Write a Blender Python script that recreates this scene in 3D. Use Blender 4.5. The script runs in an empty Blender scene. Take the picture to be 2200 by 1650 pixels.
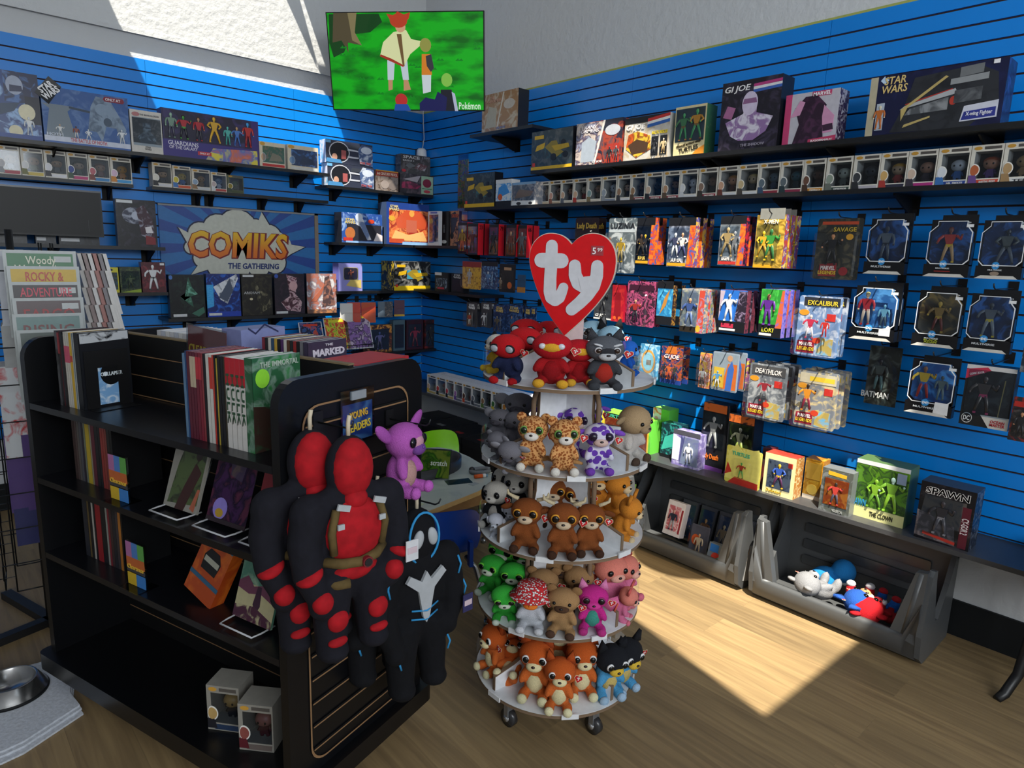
import bpy, bmesh, math, random
from mathutils import Vector, Matrix, geometry, noise
random.seed(7)
S = bpy.context.scene
COL = S.collection
R = math.radians
# ------------------------------------------------------------------ camera, light, exposure
CAM = Vector((-3.539, -5.1526, 1.7116)); YAW, PIT, ROL, FPX = 0.831258, -0.1904976, 0.0321104, 1434.355
_f = Vector((math.cos(PIT)*math.cos(YAW), math.cos(PIT)*math.sin(YAW), math.sin(PIT)))
_r = _f.cross(Vector((0, 0, 1))).normalized(); _u = _r.cross(_f)
_rt = _r*math.cos(ROL)+_u*math.sin(ROL); _up = _u*math.cos(ROL)-_r*math.sin(ROL)
cd = bpy.data.cameras.new('camera'); cam = bpy.data.objects.new('camera', cd); COL.objects.link(cam)
cd.sensor_width = 36; cd.lens = FPX/2200*36; cd.clip_start = .02
cam.matrix_world = Matrix((( _rt.x, _up.x, -_f.x, CAM.x), (_rt.y, _up.y, -_f.y, CAM.y), (_rt.z, _up.z, -_f.z, CAM.z), (0, 0, 0, 1)))
S.camera = cam
w = bpy.data.worlds.new('world'); S.world = w; w.use_nodes = True
bg = w.node_tree.nodes['Background']; bg.inputs[0].default_value = (.82, .92, 1, 1); bg.inputs[1].default_value = 1.2
SUN = Vector((.37, .333, -1)).normalized()
sl = bpy.data.lights.new('sun', 'SUN'); sl.energy = 12.5; sl.angle = R(.5); sl.color = (1, .93, .79)
so = bpy.data.objects.new('sun', sl); COL.objects.link(so); so.rotation_euler = SUN.to_track_quat('-Z', 'Y').to_euler()
al = bpy.data.lights.new('added_window_fill', 'AREA'); al.shape = 'RECTANGLE'; al.size = 4.2; al.size_y = 1.3; al.energy = 190; al.color = (.93, .97, 1)  # added area lamp inside the front window, brightens the upper right wall
ao = bpy.data.objects.new('added_window_fill', al); COL.objects.link(ao); ao.location = (-3.6, -8.6, 2.9)
ao.rotation_euler = (Vector((-.2, -2.2, 2.7))-ao.location).to_track_quat('-Z', 'Y').to_euler()
S.view_settings.view_transform = 'Standard'; S.view_settings.look = 'None'; S.view_settings.gamma = 1
S.view_settings.use_curve_mapping = False; S.view_settings.exposure = 0
# ------------------------------------------------------------------ helpers
def ray(u, v): return _f*FPX+_rt*(u-1100)-_up*(v-825)
def H(u, v, ax, val):
    d = ray(u, v); i = 'xyz'.index(ax); return CAM+d*((val-CAM[i])/d[i])
def VZ(u, v, x, y):
    d = ray(u, v); t = math.hypot(x-CAM.x, y-CAM.y)/math.hypot(d.x, d.y); return CAM.z+t*d.z
def lin(h):
    c = [int(h[i:i+2], 16)/255 for i in (0, 2, 4)]
    return [x/12.92 if x <= .04045 else ((x+.055)/1.055)**2.4 for x in c]
_M = {}
def M(h, r=.55, m=0, n=.06, sc=40, b=0, sh=0):
    """plain painted / plastic / cloth surface with a faint procedural mottling"""
    k = (h, r, m, n, sc, b, sh)
    if k in _M: return _M[k]
    t = bpy.data.materials.new('surface_'+h); t.use_nodes = True; N = t.node_tree; p = N.nodes['Principled BSDF']
    c = lin(h); p.inputs['Roughness'].default_value = r; p.inputs['Metallic'].default_value = m
    if r >= .55 and not m: p.inputs['Specular IOR Level'].default_value = .25
    if sh: p.inputs['Sheen Weight'].default_value = sh
    co = N.nodes.new('ShaderNodeTexCoord'); no = N.nodes.new('ShaderNodeTexNoise'); no.inputs['Scale'].default_value = sc; no.inputs['Detail'].default_value = 3
    N.links.new(co.outputs['Object'], no.inputs['Vector'])
    rp = N.nodes.new('ShaderNodeValToRGB'); e = rp.color_ramp.elements
    e[0].position = .3; e[1].position = .7
    e[0].color = (*[x*(1-n) for x in c], 1); e[1].color = (*[min(1, x*(1+n)) for x in c], 1)
    N.links.new(no.outputs['Fac'], rp.inputs['Fac']); N.links.new(rp.outputs['Color'], p.inputs['Base Color'])
    if b:
        bu = N.nodes.new('ShaderNodeBump'); bu.inputs['Strength'].default_value = b; bu.inputs['Distance'].default_value = .004
        N.links.new(no.outputs['Fac'], bu.inputs['Height']); N.links.new(bu.outputs['Normal'], p.inputs['Normal'])
    _M[k] = t; return t
def P(cols, sc=14, r=.3, vor=False, dist=1.5):
    """printed / patterned surface: blotches of a few inks"""
    cols = cols.split() if isinstance(cols, str) else cols
    k = ('P', tuple(cols), sc, r, vor, dist)
    if k in _M: return _M[k]
    t = bpy.data.materials.new('print_'+cols[0]); t.use_nodes = True; N = t.node_tree; p = N.nodes['Principled BSDF']
    p.inputs['Roughness'].default_value = r
    co = N.nodes.new('ShaderNodeTexCoord'); oi = N.nodes.new('ShaderNodeObjectInfo'); ad = N.nodes.new('ShaderNodeVectorMath'); ad.operation = 'ADD'
    N.links.new(co.outputs['Object'], ad.inputs[0]); N.links.new(oi.outputs['Random'], ad.inputs[1])
    if vor:
        no = N.nodes.new('ShaderNodeTexVoronoi'); out = no.outputs['Distance']
    else:
        no = N.nodes.new('ShaderNodeTexNoise'); no.inputs['Detail'].default_value = 4; no.inputs['Distortion'].default_value = dist; out = no.outputs['Fac']
    no.inputs['Scale'].default_value = sc
    N.links.new(ad.outputs[0], no.inputs['Vector'])
    rp = N.nodes.new('ShaderNodeValToRGB'); e = rp.color_ramp.elements; n = len(cols)
    if vor: ps = [0]+[.38+.1*i for i in range(n-1)]
    else: ps = [0]+[.36+.3*(i)/(n-1) for i in range(n-1)]
    e[0].position = 0; e[1].position = ps[1]
    for i in range(2, n): e.new(ps[i])
    for i, c in enumerate(cols): e[i].color = (*lin(c), 1)
    rp.color_ramp.interpolation = 'LINEAR' if not vor else 'CONSTANT'
    N.links.new(out, rp.inputs['Fac']); N.links.new(rp.outputs['Color'], p.inputs['Base Color'])
    _M[k] = t; return t
def CLEAR(tint='ffffff', g=.035, r=.08):
    k = ('C', tint, g, r)
    if k in _M: return _M[k]
    t = bpy.data.materials.new('clear_plastic'); t.use_nodes = True; N = t.node_tree; N.nodes.clear()
    o = N.nodes.new('ShaderNodeOutputMaterial'); mx = N.nodes.new('ShaderNodeMixShader'); tr = N.nodes.new('ShaderNodeBsdfTransparent'); gl = N.nodes.new('ShaderNodeBsdfGlossy')
    tr.inputs[0].default_value = (*lin(tint), 1); gl.inputs['Roughness'].default_value = r
    lw = N.nodes.new('ShaderNodeLayerWeight'); lw.inputs[0].default_value = .25; ma = N.nodes.new('ShaderNodeMath'); ma.operation = 'MULTIPLY_ADD'; ma.inputs[1].default_value = .22; ma.inputs[2].default_value = g; ma.use_clamp = True
    N.links.new(lw.outputs['Fresnel'], ma.inputs[0]); N.links.new(ma.outputs[0], mx.inputs[0])
    N.links.new(tr.outputs[0], mx.inputs[1]); N.links.new(gl.outputs[0], mx.inputs[2]); N.links.new(mx.outputs[0], o.inputs[0])
    _M[k] = t; return t
def EMI(h, s):
    k = ('E', h, s)
    if k in _M: return _M[k]
    t = bpy.data.materials.new('screen_light'); t.use_nodes = True; N = t.node_tree; p = N.nodes['Principled BSDF']; c = lin(h)
    p.inputs['Base Color'].default_value = (0, 0, 0, 1); p.inputs['Emission Color'].default_value = (*c, 1); p.inputs['Emission Strength'].default_value = s; p.inputs['Roughness'].default_value = .3
    _M[k] = t; return t
class MB:
    def __init__(s): s.v = []; s.f = []; s.m = []; s.mats = []; s.sm = []
    def add(s, vs, fs, mat, smooth=False):
        if mat not in s.mats: s.mats.append(mat)
        i = s.mats.index(mat); o = len(s.v); s.v += [tuple(v) for v in vs]
        for f in fs: s.f.append([a+o for a in f]); s.m.append(i); s.sm.append(smooth)
        return s
    def box(s, x0, x1, y0, y1, z0, z1, mat, T=None):
        vs = [Vector((x, y, z)) for x in (x0, x1) for y in (y0, y1) for z in (z0, z1)]
        if T: vs = [T @ v for v in vs]
        return s.add(vs, [(0, 1, 3, 2), (4, 6, 7, 5), (0, 4, 5, 1), (2, 3, 7, 6), (0, 2, 6, 4), (1, 5, 7, 3)], mat)
    def prism(s, pts, y0, y1, mat, T=None, pl='xz', smooth=False):
        """polygon pts in plane pl, extruded y0..y1 along the third axis"""
        n = len(pts)
        def mk(p, d): return Vector((p[0], d, p[1])) if pl == 'xz' else (Vector((p[0], p[1], d)) if pl == 'xy' else Vector((d, p[0], p[1])))
        vs = [mk(p, y0) for p in pts]+[mk(p, y1) for p in pts]
        if T: vs = [T @ v for v in vs]
        return s.add(vs, [list(range(n)), list(range(2*n-1, n-1, -1))]+[(i, i+n, (i+1) % n+n, (i+1) % n) for i in range(n)], mat, smooth)
    def ell(s, c, r, mat, rot=None, n=12, m=8):
        if not hasattr(r, '__len__'): r = (r, r, r)
        Q = Matrix.Rotation(0, 3, 'X') if rot is None else rot.to_3x3() if hasattr(rot, 'to_3x3') else rot
        vs = [Vector((0, 0, -1))]; fs = []
        for j in range(1, m):
            a = -math.pi/2+math.pi*j/m
            for i in range(n): b = 2*math.pi*i/n; vs.append(Vector((math.cos(a)*math.cos(b), math.cos(a)*math.sin(b), math.sin(a))))
        vs.append(Vector((0, 0, 1)))
        vs = [Q @ Vector((v.x*r[0], v.y*r[1], v.z*r[2]))+Vector(c) for v in vs]
        for i in range(n):
            fs.append((0, 1+(i+1) % n, 1+i)); fs.append((len(vs)-1, 1+(m-2)*n+i, 1+(m-2)*n+(i+1) % n))
            for j in range(m-2): a = 1+j*n; fs.append((a+i, a+(i+1) % n, a+n+(i+1) % n, a+n+i))
        return s.add(vs, fs, mat, True)
    def tube(s, pts, r, mat, n=8, closed=False):
        pts = [Vector(p) for p in pts]; N = len(pts); rs = r if hasattr(r, '__len__') else [r]*N; vs = []; fs = []; pu = None
        for k in range(N):
            a = pts[(k-1) % N] if (k or closed) else pts[k]; b = pts[(k+1) % N] if (k < N-1 or closed) else pts[k]
            t = (b-a).normalized()
            if pu is None: pu = t.orthogonal().normalized()
            pu = (pu-t*pu.dot(t)); pu = pu.normalized() if pu.length > 1e-6 else t.orthogonal().normalized(); q = t.cross(pu)
            for i in range(n): g = 2*math.pi*i/n; vs.append(pts[k]+(pu*math.cos(g)+q*math.sin(g))*rs[k])
        K = N if closed else N-1
        for k in range(K):
            for i in range(n): a = k*n; b = ((k+1) % N)*n; fs.append((a+i, a+(i+1) % n, b+(i+1) % n, b+i))
        if not closed: fs += [list(range(n-1, -1, -1)), [(N-1)*n+i for i in range(n)]]
        return s.add(vs, fs, mat, True)
    def lathe(s, pr, mat, c=(0, 0, 0), n=24, smooth=True, cap=True):
        vs = []; fs = []; c = Vector(c); K = len(pr)
        for (r, z) in pr:
            for i in range(n): g = 2*math.pi*i/n; vs.append(c+Vector((r*math.cos(g), r*math.sin(g), z)))
        for k in range(K-1):
            for i in range(n): fs.append((k*n+i, k*n+(i+1) % n, (k+1)*n+(i+1) % n, (k+1)*n+i))
        if cap: fs += [list(range(n-1, -1, -1)), [(K-1)*n+i for i in range(n)]]
        return s.add(vs, fs, mat, smooth)
    def mesh(s, name):
        me = bpy.data.meshes.new(name); me.from_pydata(s.v, [], s.f)
        for m in s.mats: me.materials.append(m)
        me.polygons.foreach_set('material_index', s.m); me.polygons.foreach_set('use_smooth', s.sm); me.update()
        return me
    def obj(s, name, parent=None, loc=None, rot=None, label=None): return put(name, s.mesh(name), parent, loc, rot, None, label)
def put(name, me, parent=None, loc=None, rot=None, sc=None, label=None):
    o = bpy.data.objects.new(name, me); COL.objects.link(o)
    if parent: o.parent = parent
    if loc is not None: o.location = loc
    if rot is not None: o.rotation_euler = rot
    if sc is not None: o.scale = sc
    if label: o['label'] = label
    return o
def thing(name, label, cat, loc=(0, 0, 0), rz=0, group=None, rot=None):
    o = bpy.data.objects.new(name, None); COL.objects.link(o); o.location = loc; o.rotation_euler = rot if rot else (0, 0, rz)
    o['label'] = label; o['category'] = cat
    if group: o['group'] = group
    o.empty_display_size = .05
    return o
def tag(o, label, cat, group=None):
    o['label'] = label; o['category'] = cat
    if group: o['group'] = group
    return o
def struct(o): o['kind'] = 'structure'; return o
def circ(cx, cz, rx, rz=None, n=20, a0=0, a1=360):
    rz = rz or rx; return [(cx+rx*math.cos(R(a0+(a1-a0)*i/n)), cz+rz*math.sin(R(a0+(a1-a0)*i/n))) for i in range(n)]
def rrect(x0, x1, z0, z1, r, n=4):
    o = []
    for cx, cz, a in ((x1-r, z1-r, 0), (x0+r, z1-r, 90), (x0+r, z0+r, 180), (x1-r, z0+r, 270)):
        o += [(cx+r*math.cos(R(a+90*i/n)), cz+r*math.sin(R(a+90*i/n))) for i in range(n+1)]
    return o
_T = {}
def textmesh(s, mat, shear=0, bold=.012, ext=.02):
    k = (s, mat.name, shear, bold)
    if k in _T: return _T[k]
    cu = bpy.data.curves.new('lettering', 'FONT'); cu.body = s; cu.size = 1; cu.extrude = ext; cu.offset = bold; cu.shear = shear; cu.resolution_u = 2
    cu.align_x = 'CENTER'; cu.space_line = .8
    o = bpy.data.objects.new('lettering', cu); COL.objects.link(o); dg = bpy.context.evaluated_depsgraph_get(); dg.update()
    me = bpy.data.meshes.new_from_object(o.evaluated_get(dg)); bpy.data.objects.remove(o); bpy.data.curves.remove(cu)
    me.materials.clear(); me.materials.append(mat)
    xs = [v.co.x for v in me.vertices]; ys = [v.co.y for v in me.vertices]
    cx, cy = (min(xs)+max(xs))/2, (min(ys)+max(ys))/2
    for v in me.vertices: v.co = Vector((v.co.x-cx, -v.co.z, v.co.y-cy))
    _T[k] = (me, max(xs)-min(xs), max(ys)-min(ys)); return _T[k]
def text(s, x, z, w_, h_, mat, parent, y=-.0012, shear=0, bold=.012, roll=0, T=None, name='lettering', rot=None):
    me, W, Hh = textmesh(s, mat, shear, bold)
    o = put(name, me, parent, (x, y, z), rot or (0, roll, 0), (w_/W, .06, h_/Hh))
    if T: o.location = T @ Vector((x, y, z)); o.rotation_euler = T.to_euler()
    return o
# ------------------------------------------------------------------ generic makers
SKIN = 'c98f6a'
_F = {}
def figmesh(cols, pose=0):
    """small action figure, 1 unit tall, colours: head torso legs [trim]"""
    k = (cols, pose)
    if k in _F: return _F[k]
    c = cols.split(); hd, to, lg = [M(x, .4) for x in c[:3]]; tr = M(c[3], .4) if len(c) > 3 else to
    m = MB(); m.ell((0, 0, .91), (.062, .06, .08), hd, n=8, m=6)
    if len(c) > 4: m.ell((0, .012, .935), (.07, .065, .07), M(c[4], .6), n=8, m=6)
    m.tube([(0, 0, .8), (0, 0, .87)], .035, hd, 6)
    m.prism([(-.15, .79), (.15, .79), (.12, .66), (.075, .52), (-.075, .52), (-.12, .66)], -.05, .05, to)
    m.prism([(-.08, .54), (.08, .54), (.095, .44), (-.095, .44)], -.045, .045, tr)
    sp = (.05, .09, .14)[pose % 3]
    for s in (-1, 1):
        m.tube([(s*.05, 0, .48), (s*(.05+sp*.6), -.01, .26), (s*(.05+sp), 0, .05)], [.055, .045, .034], lg, 6)
        m.box(s*(.05+sp)-.03, s*(.05+sp)+.03, -.09, .03, 0, .05, tr)
        if pose == 0: a = [(s*.16, 0, .76), (s*.21, 0, .62), (s*.22, -.06, .47)]
        elif pose == 1: a = [(s*.16, 0, .76), (s*.27, 0, .66), (s*.3, -.08, .78 if s > 0 else .55)]
        else: a = [(s*.16, 0, .76), (s*.26, 0, .64), (s*.17, -.1, .56)]
        m.tube(a, [.045, .04, .03], to, 6); m.ell(a[-1], .035, hd, n=6, m=4)
    _F[k] = m.mesh('figure'); return _F[k]
def fig(parent, x, z, h, cols, pose=0, y=.02, sx=1): return put('figure', figmesh(cols, pose), parent, (x, y, z), None, (h*sx, h*.5, h))
def popmesh(head, body, top=None):
    k = ('pop', head, body, top)
    if k in _F: return _F[k]
    m = MB(); hd = M(head, .35); bd = M(body, .4)
    m.ell((0, 0, .68), (.34, .28, .28), hd, n=12, m=8); m.prism([(-.13, .42), (.13, .42), (.17, .1), (-.17, .1)], -.09, .09, bd)
    if top: m.ell((0, .05, .78), (.36, .29, .22), M(top, .6), n=12, m=8)
    for s in (-1, 1):
        m.ell((s*.13, -.26, .66), (.045, .03, .05), M('080808', .2), n=6, m=4); m.tube([(s*.09, 0, .14), (s*.12, -.02, 0)], .07, bd, 6)
        m.tube([(s*.14, 0, .38), (s*.24, -.04, .2)], .05, bd, 6)
    _F[k] = m.mesh('figure'); return _F[k]
DK = '191a1d'
ORD = 'first second third fourth fifth sixth seventh eighth ninth tenth eleventh twelfth thirteenth fourteenth fifteenth sixteenth seventeenth eighteenth nineteenth twentieth twenty-first twenty-second twenty-third twenty-fourth twenty-fifth twenty-sixth twenty-seventh twenty-eighth'.split()
_PB = {}
def pop_box(loc, rz, head, body, strip, label, group, art=None, carton='d8d4c8', w=.112, h=.16, d=.09, top=None, word=None):
    """cardboard window box holding a big-headed vinyl figure"""
    t = thing('figure_box', label, 'toy box', loc, rz, group)
    k = (carton, w, h, d)
    if k not in _PB:
        c = M(carton, .5); x0, x1 = -w/2, w/2; m = MB()
        m.box(x0, x1, 0, d, 0, h*.17, c).box(x0, x1, 0, d, h*.84, h, c).box(x0, x0+w*.13, 0, d, h*.17, h*.84, c).box(x1-w*.04, x1, 0, d, h*.17, h*.84, c)
        m.box(x0+w*.13, x1-w*.04, d*.85, d, h*.17, h*.84, M('24262b', .5))
        m2 = MB(); m2.box(x0+w*.13, x1-w*.04, .001, .002, h*.17, h*.84, CLEAR('dde1e6', .03))
        m3 = MB(); m3.prism(circ(x0+w*.2, h*.92, w*.13, h*.045, 10), -.0012, 0, M('c9973c', .4)).box(x0+w*.4, x0+w*.92, -.001, 0, h*.885, h*.955, M('55504c', .4))
        _PB[k] = (m.mesh('carton'), m2.mesh('window'), m3.mesh('logo'))
    a = _PB[k]; cb = put('carton', a[0], t); put('window', a[1], t); put('logo', a[2], cb)
    put('figure', popmesh(head, body, top), t, (w*.1, d*.42, h*.18), None, (h*.55,)*3)
    m = MB(); m.prism([(w*-.28, h*.03), (w*.44, h*.03), (w*.46, h*.14), (w*-.22, h*.14)], -.0014, 0, M(strip, .4)); ns = m.obj('name_strip', cb)
    if art:
        m = MB(); m.prism(circ(-w*.36, h*.38, w*.2, h*.16, 14, -90, 90)+circ(-w*.36, h*.38, w*.12, h*.16, 6, 90, 270), -.0012, 0, M('e8e6e0', .4)); m.prism(circ(-w*.36, h*.38, w*.17, h*.13, 14, -90, 90)+circ(-w*.36, h*.38, w*.1, h*.13, 6, 90, 270), -.0022, 0, M(art, .4))
        m.prism([(-w*.49, h*.05), (-w*.2, h*.05), (-w*.28, h*.26), (-w*.49, h*.26)], -.0018, 0, M(body, .4)); m.obj('side_art', cb)
    if word: text(word, w*.12, h*.085, w*.5, h*.055, M('e9e7e2' if lin(strip)[1] < .4 else '303338', .4), t, y=-.002)
    return t
def feats(t, w, h, F, c=None):
    c = c or t
    """F: printed features in fractions of width/height measured from the lower left"""
    X = lambda f: (f-.5)*w
    art = None; ly = .0008
    for f in F:
        k = f[0]
        if k in 'pqeg':
            if art is None: art = MB()
            ly += .0002
            mm = f[-1]; mm = mm if not isinstance(mm, str) else (P(mm, 9/max(w, h)*.6) if ' ' in mm else M(mm, .35))
        if k == 'p': art.box(X(f[1]), X(f[3]), -ly, 0, f[2]*h, f[4]*h, mm)
        elif k == 'q': art.prism([(X(a), b*h) for a, b in f[1]], -ly, 0, mm)
        elif k == 'e': art.prism(circ(X(f[1]), f[2]*h, f[3]*w, (f[4]*h if f[4] else f[3]*w), 18), -ly, 0, mm)
        elif k == 't':
            ex = f[8] if len(f) > 8 else {}
            text(f[1], X(f[2]), f[3]*h, f[4]*w, f[5]*h, M(f[6], .35) if isinstance(f[6], str) else f[6], c, y=-ly-.0012, shear=f[7] if len(f) > 7 else 0, **ex)
        elif k == 'f': fig(t, X(f[1]), f[2]*h, f[3]*h, f[4], f[5] if len(f) > 5 else 0, f[6] if len(f) > 6 else -.004)
        elif k == 'w':
            m = MB(); m.box(X(f[1]), X(f[3]), -.004, -.003, f[2]*h, f[4]*h, CLEAR('eaf0f6', .03)); m.obj('window', t)
    if art: art.obj('printed_art', c)
def toy_box(loc, rz, w, h, d, base, F, label, group=None, side=None, name='toy_box', top=None, cat='toy box'):
    t = thing(name, label, cat, loc, rz, group)
    bm_ = base if not isinstance(base, str) else (P(base, 5/max(w, h)) if ' ' in base else M(base, .35))
    sm = bm_ if side is None else (P(side, 8/max(w, h)) if ' ' in side else M(side, .35))
    x0, x1 = -w/2, w/2; m = MB()
    m.add([(x0, 0, 0), (x1, 0, 0), (x1, 0, h), (x0, 0, h)], [(0, 1, 2, 3)], bm_)
    m.add([(x0, 0, 0), (x1, 0, 0), (x1, d, 0), (x0, d, 0), (x0, 0, h), (x1, 0, h), (x1, d, h), (x0, d, h)],
          [(0, 3, 2, 1), (4, 5, 6, 7), (1, 2, 6, 5), (0, 4, 7, 3), (2, 3, 7, 6)], sm)
    if top: m.add([(x0, 0, h+.0006), (x1, 0, h+.0006), (x1, d, h+.0006), (x0, d, h+.0006)], [(0, 1, 2, 3)], M(top, .35))
    feats(t, w, h, F, m.obj('carton', t)); return t
def blister(loc, rz, w, h, card, F, label, group=None, bub=(.1, .08, .9, .72), bd=.045, fg=None, tilt=0, hole=True):
    """carded pack: backing card, clear bubble, figure"""
    t = thing('carded_figure', label, 'toy pack', loc, 0, group, rot=(R(tilt), 0, rz))
    cm = card if not isinstance(card, str) else (P(card, 6/h) if ' ' in card else M(card, .35))
    m = MB(); m.prism(rrect(-w/2, w/2, 0, h, w*.05, 3), 0, .003, cm); feats(t, w, h, F, m.obj('backing_card', t))
    x0, x1, z0, z1 = (bub[0]-.5)*w, (bub[2]-.5)*w, bub[1]*h, bub[3]*h
    m = MB(); pts = rrect(x0, x1, z0, z1, w*.08, 3); n = len(pts); cx, cz = (x0+x1)/2, (z0+z1)/2
    vs = [(a, -.002, b) for a, b in pts]+[(a, -bd*.8, b) for a, b in pts]+[(cx+(a-cx)*.92, -bd, cz+(b-cz)*.94) for a, b in pts]
    m.add(vs, [(i, (i+1) % n, n+(i+1) % n, n+i) for i in range(n)]+[(n+i, n+(i+1) % n, 2*n+(i+1) % n, 2*n+i) for i in range(n)]+[list(range(2*n, 3*n))], CLEAR()); m.obj('bubble', t)
    for q in (fg or []): fig(t, (q[0]-.5)*w, q[1]*h, q[2]*h, q[3], q[4] if len(q) > 4 else 0, -bd*.5)
    return t
HOOK = None
def peg(loc, rz, L=.22, label='black wire peg hook in the wall', group='peg hooks on the walls'):
    global HOOK
    if HOOK is None:
        m = MB(); m.tube([(0, 0, 0), (0, -.2, 0), (0, -.215, .008), (0, -.222, .022)], .0028, M('24262a', .35, .4), 6)
        m2 = MB(); m2.box(-.018, .018, -.004, 0, -.02, .03, M('101012', .4)); HOOK = (m.mesh('wire'), m2.mesh('back_plate'))
    t = thing('peg_hook', label, 'hook', loc, rz, group); put('wire', HOOK[0], t, None, None, (1, L/.22, 1)); put('back_plate', HOOK[1], t); return t
def hero_pack(loc, rz, w, h, d, F, fgs, label, group=None, extra='0e0f12', inner='1d3f74 2f5f9e 16294a', name='boxed_figure'):
    """dark window box with a chamfered white edged window, for hanging"""
    t = thing(name, label, 'toy pack', loc, rz, group); k = M(extra, .3); m = MB()
    m.box(-w/2, w/2, 0, d, 0, h*.22, k).box(-w/2, w/2, d*.8, d, h*.22, h, k).box(-w/2*.55, w/2, d*.8, d*.9, h, h*1.08, k)
    m.box(w/2-.004, w/2, 0, d, h*.2, h*.6, k); cb = m.obj('carton', t)
    m = MB(); pl = [(-.47, .30), (-.36, .22), (.36, .22), (.47, .30), (.47, .78), (.34, .9), (.34, .97), (-.30, .97), (-.30, .9), (-.47, .78)]
    X = [(a*w, b*h) for a, b in pl]; cx, cz = 0, .6*h; n = len(X)
    inn = [(a*.965, cz+(b-cz)*.965) for a, b in X]
    vs = [(a, -.002, b) for a, b in X]+[(a, -.002, b) for a, b in inn]+[(a, .004, b) for a, b in X]
    m.add(vs, [(i, (i+1) % n, n+(i+1) % n, n+i) for i in range(n)]+[(i, 2*n+i, 2*n+(i+1) % n, (i+1) % n) for i in range(n)], M('d9dcdf', .4)); m.obj('white_edging', t)
    m = MB(); m.prism(inn, d*.7, d*.78, P(inner, 14)); m.obj('backdrop', t)
    m = MB(); m.prism(inn, 0, .001, CLEAR('eef4fa', .03)); m.obj('window', t)
    for q in fgs: fig(t, q[0]*w, q[1]*h, q[2]*h, q[3], q[4] if len(q) > 4 else 0, d*.35)
    feats(t, w, h, F, cb); return t
def remeshed(m, name, vox):
    o = m.obj(name); md = o.modifiers.new('r', 'REMESH'); md.mode = 'VOXEL'; md.voxel_size = vox; md.use_smooth_shade = True
    s2 = o.modifiers.new('s', 'SMOOTH'); s2.iterations = 3; s2.factor = .5
    dg = bpy.context.evaluated_depsgraph_get(); dg.update(); me = bpy.data.meshes.new_from_object(o.evaluated_get(dg))
    mats = list(m.mats); bpy.data.objects.remove(o); me.materials.clear(); me.materials.append(mats[0])
    for p in me.polygons: p.use_smooth = True
    return me
# ------------------------------------------------------------------ the room
BLK = M('131417', .38); BLKM = M('0c0c0e', .6); WHT = M('cfd0cf', .6)
def wallmat():
    t = bpy.data.materials.new('textured_white_paint'); t.use_nodes = True; N = t.node_tree; p = N.nodes['Principled BSDF']
    p.inputs['Base Color'].default_value = (*lin('c6c8ca'), 1); p.inputs['Roughness'].default_value = .8
    co = N.nodes.new('ShaderNodeTexCoord'); no = N.nodes.new('ShaderNodeTexNoise'); no.inputs['Scale'].default_value = 26; no.inputs['Detail'].default_value = 6
    bu = N.nodes.new('ShaderNodeBump'); bu.inputs['Strength'].default_value = .5; bu.inputs['Distance'].default_value = .012
    N.links.new(co.outputs['Object'], no.inputs['Vector']); N.links.new(no.outputs['Fac'], bu.inputs['Height']); N.links.new(bu.outputs['Normal'], p.inputs['Normal']); return t
def floormat():
    t = bpy.data.materials.new('wood_plank'); t.use_nodes = True; N = t.node_tree; p = N.nodes['Principled BSDF']; L = N.links.new
    co = N.nodes.new('ShaderNodeTexCoord'); mp = N.nodes.new('ShaderNodeMapping'); mp.inputs['Rotation'].default_value = (0, 0, R(90)); L(co.outputs['Object'], mp.inputs['Vector'])
    br = N.nodes.new('ShaderNodeTexBrick'); br.offset = .37; br.inputs['Scale'].default_value = 1; br.inputs['Brick Width'].default_value = 1.22; br.inputs['Row Height'].default_value = .182
    br.inputs['Mortar Size'].default_value = .0012; br.inputs['Color1'].default_value = (0, 0, 0, 1); br.inputs['Color2'].default_value = (1, 1, 1, 1); br.inputs['Mortar'].default_value = (.35, .35, .35, 1); br.inputs['Bias'].default_value = 0
    L(mp.outputs[0], br.inputs['Vector'])
    g = N.nodes.new('ShaderNodeMapping'); g.inputs['Scale'].default_value = (26, 1.6, 1); L(co.outputs['Object'], g.inputs['Vector'])
    ad = N.nodes.new('ShaderNodeVectorMath'); ad.operation = 'MULTIPLY_ADD'; ad.inputs[1].default_value = (7, 7, 7); L(br.outputs['Color'], ad.inputs[0]); L(g.outputs[0], ad.inputs[2])
    no = N.nodes.new('ShaderNodeTexNoise'); no.inputs['Scale'].default_value = 1.4; no.inputs['Detail'].default_value = 7; no.inputs['Distortion'].default_value = .8; L(ad.outputs[0], no.inputs['Vector'])
    rp = N.nodes.new('ShaderNodeValToRGB'); e = rp.color_ramp.elements; e[0].position = .2; e[0].color = (*lin('6e5c43'), 1); e[1].position = .82; e[1].color = (*lin('9a8560'), 1); L(no.outputs['Fac'], rp.inputs['Fac'])
    mx = N.nodes.new('ShaderNodeMix'); mx.data_type = 'RGBA'; mx.blend_type = 'MULTIPLY'; mx.inputs[0].default_value = 1
    r2 = N.nodes.new('ShaderNodeValToRGB'); f = r2.color_ramp.elements; f[0].color = (.8, .78, .77, 1); f[1].color = (1.15, 1.1, 1.05, 1); L(br.outputs['Color'], r2.inputs['Fac'])
    L(rp.outputs[0], mx.inputs[6]); L(r2.outputs[0], mx.inputs[7]); L(mx.outputs[2], p.inputs['Base Color']); p.inputs['Roughness'].default_value = .48
    bu = N.nodes.new('ShaderNodeBump'); bu.inputs['Strength'].default_value = .12; bu.inputs['Distance'].default_value = .002; L(no.outputs['Fac'], bu.inputs['Height']); L(bu.outputs['Normal'], p.inputs['Normal']); return t
WM = wallmat()
struct(MB().box(-9, .1, -10, .1, -.1, 0, floormat()).obj('floor'))
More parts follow.
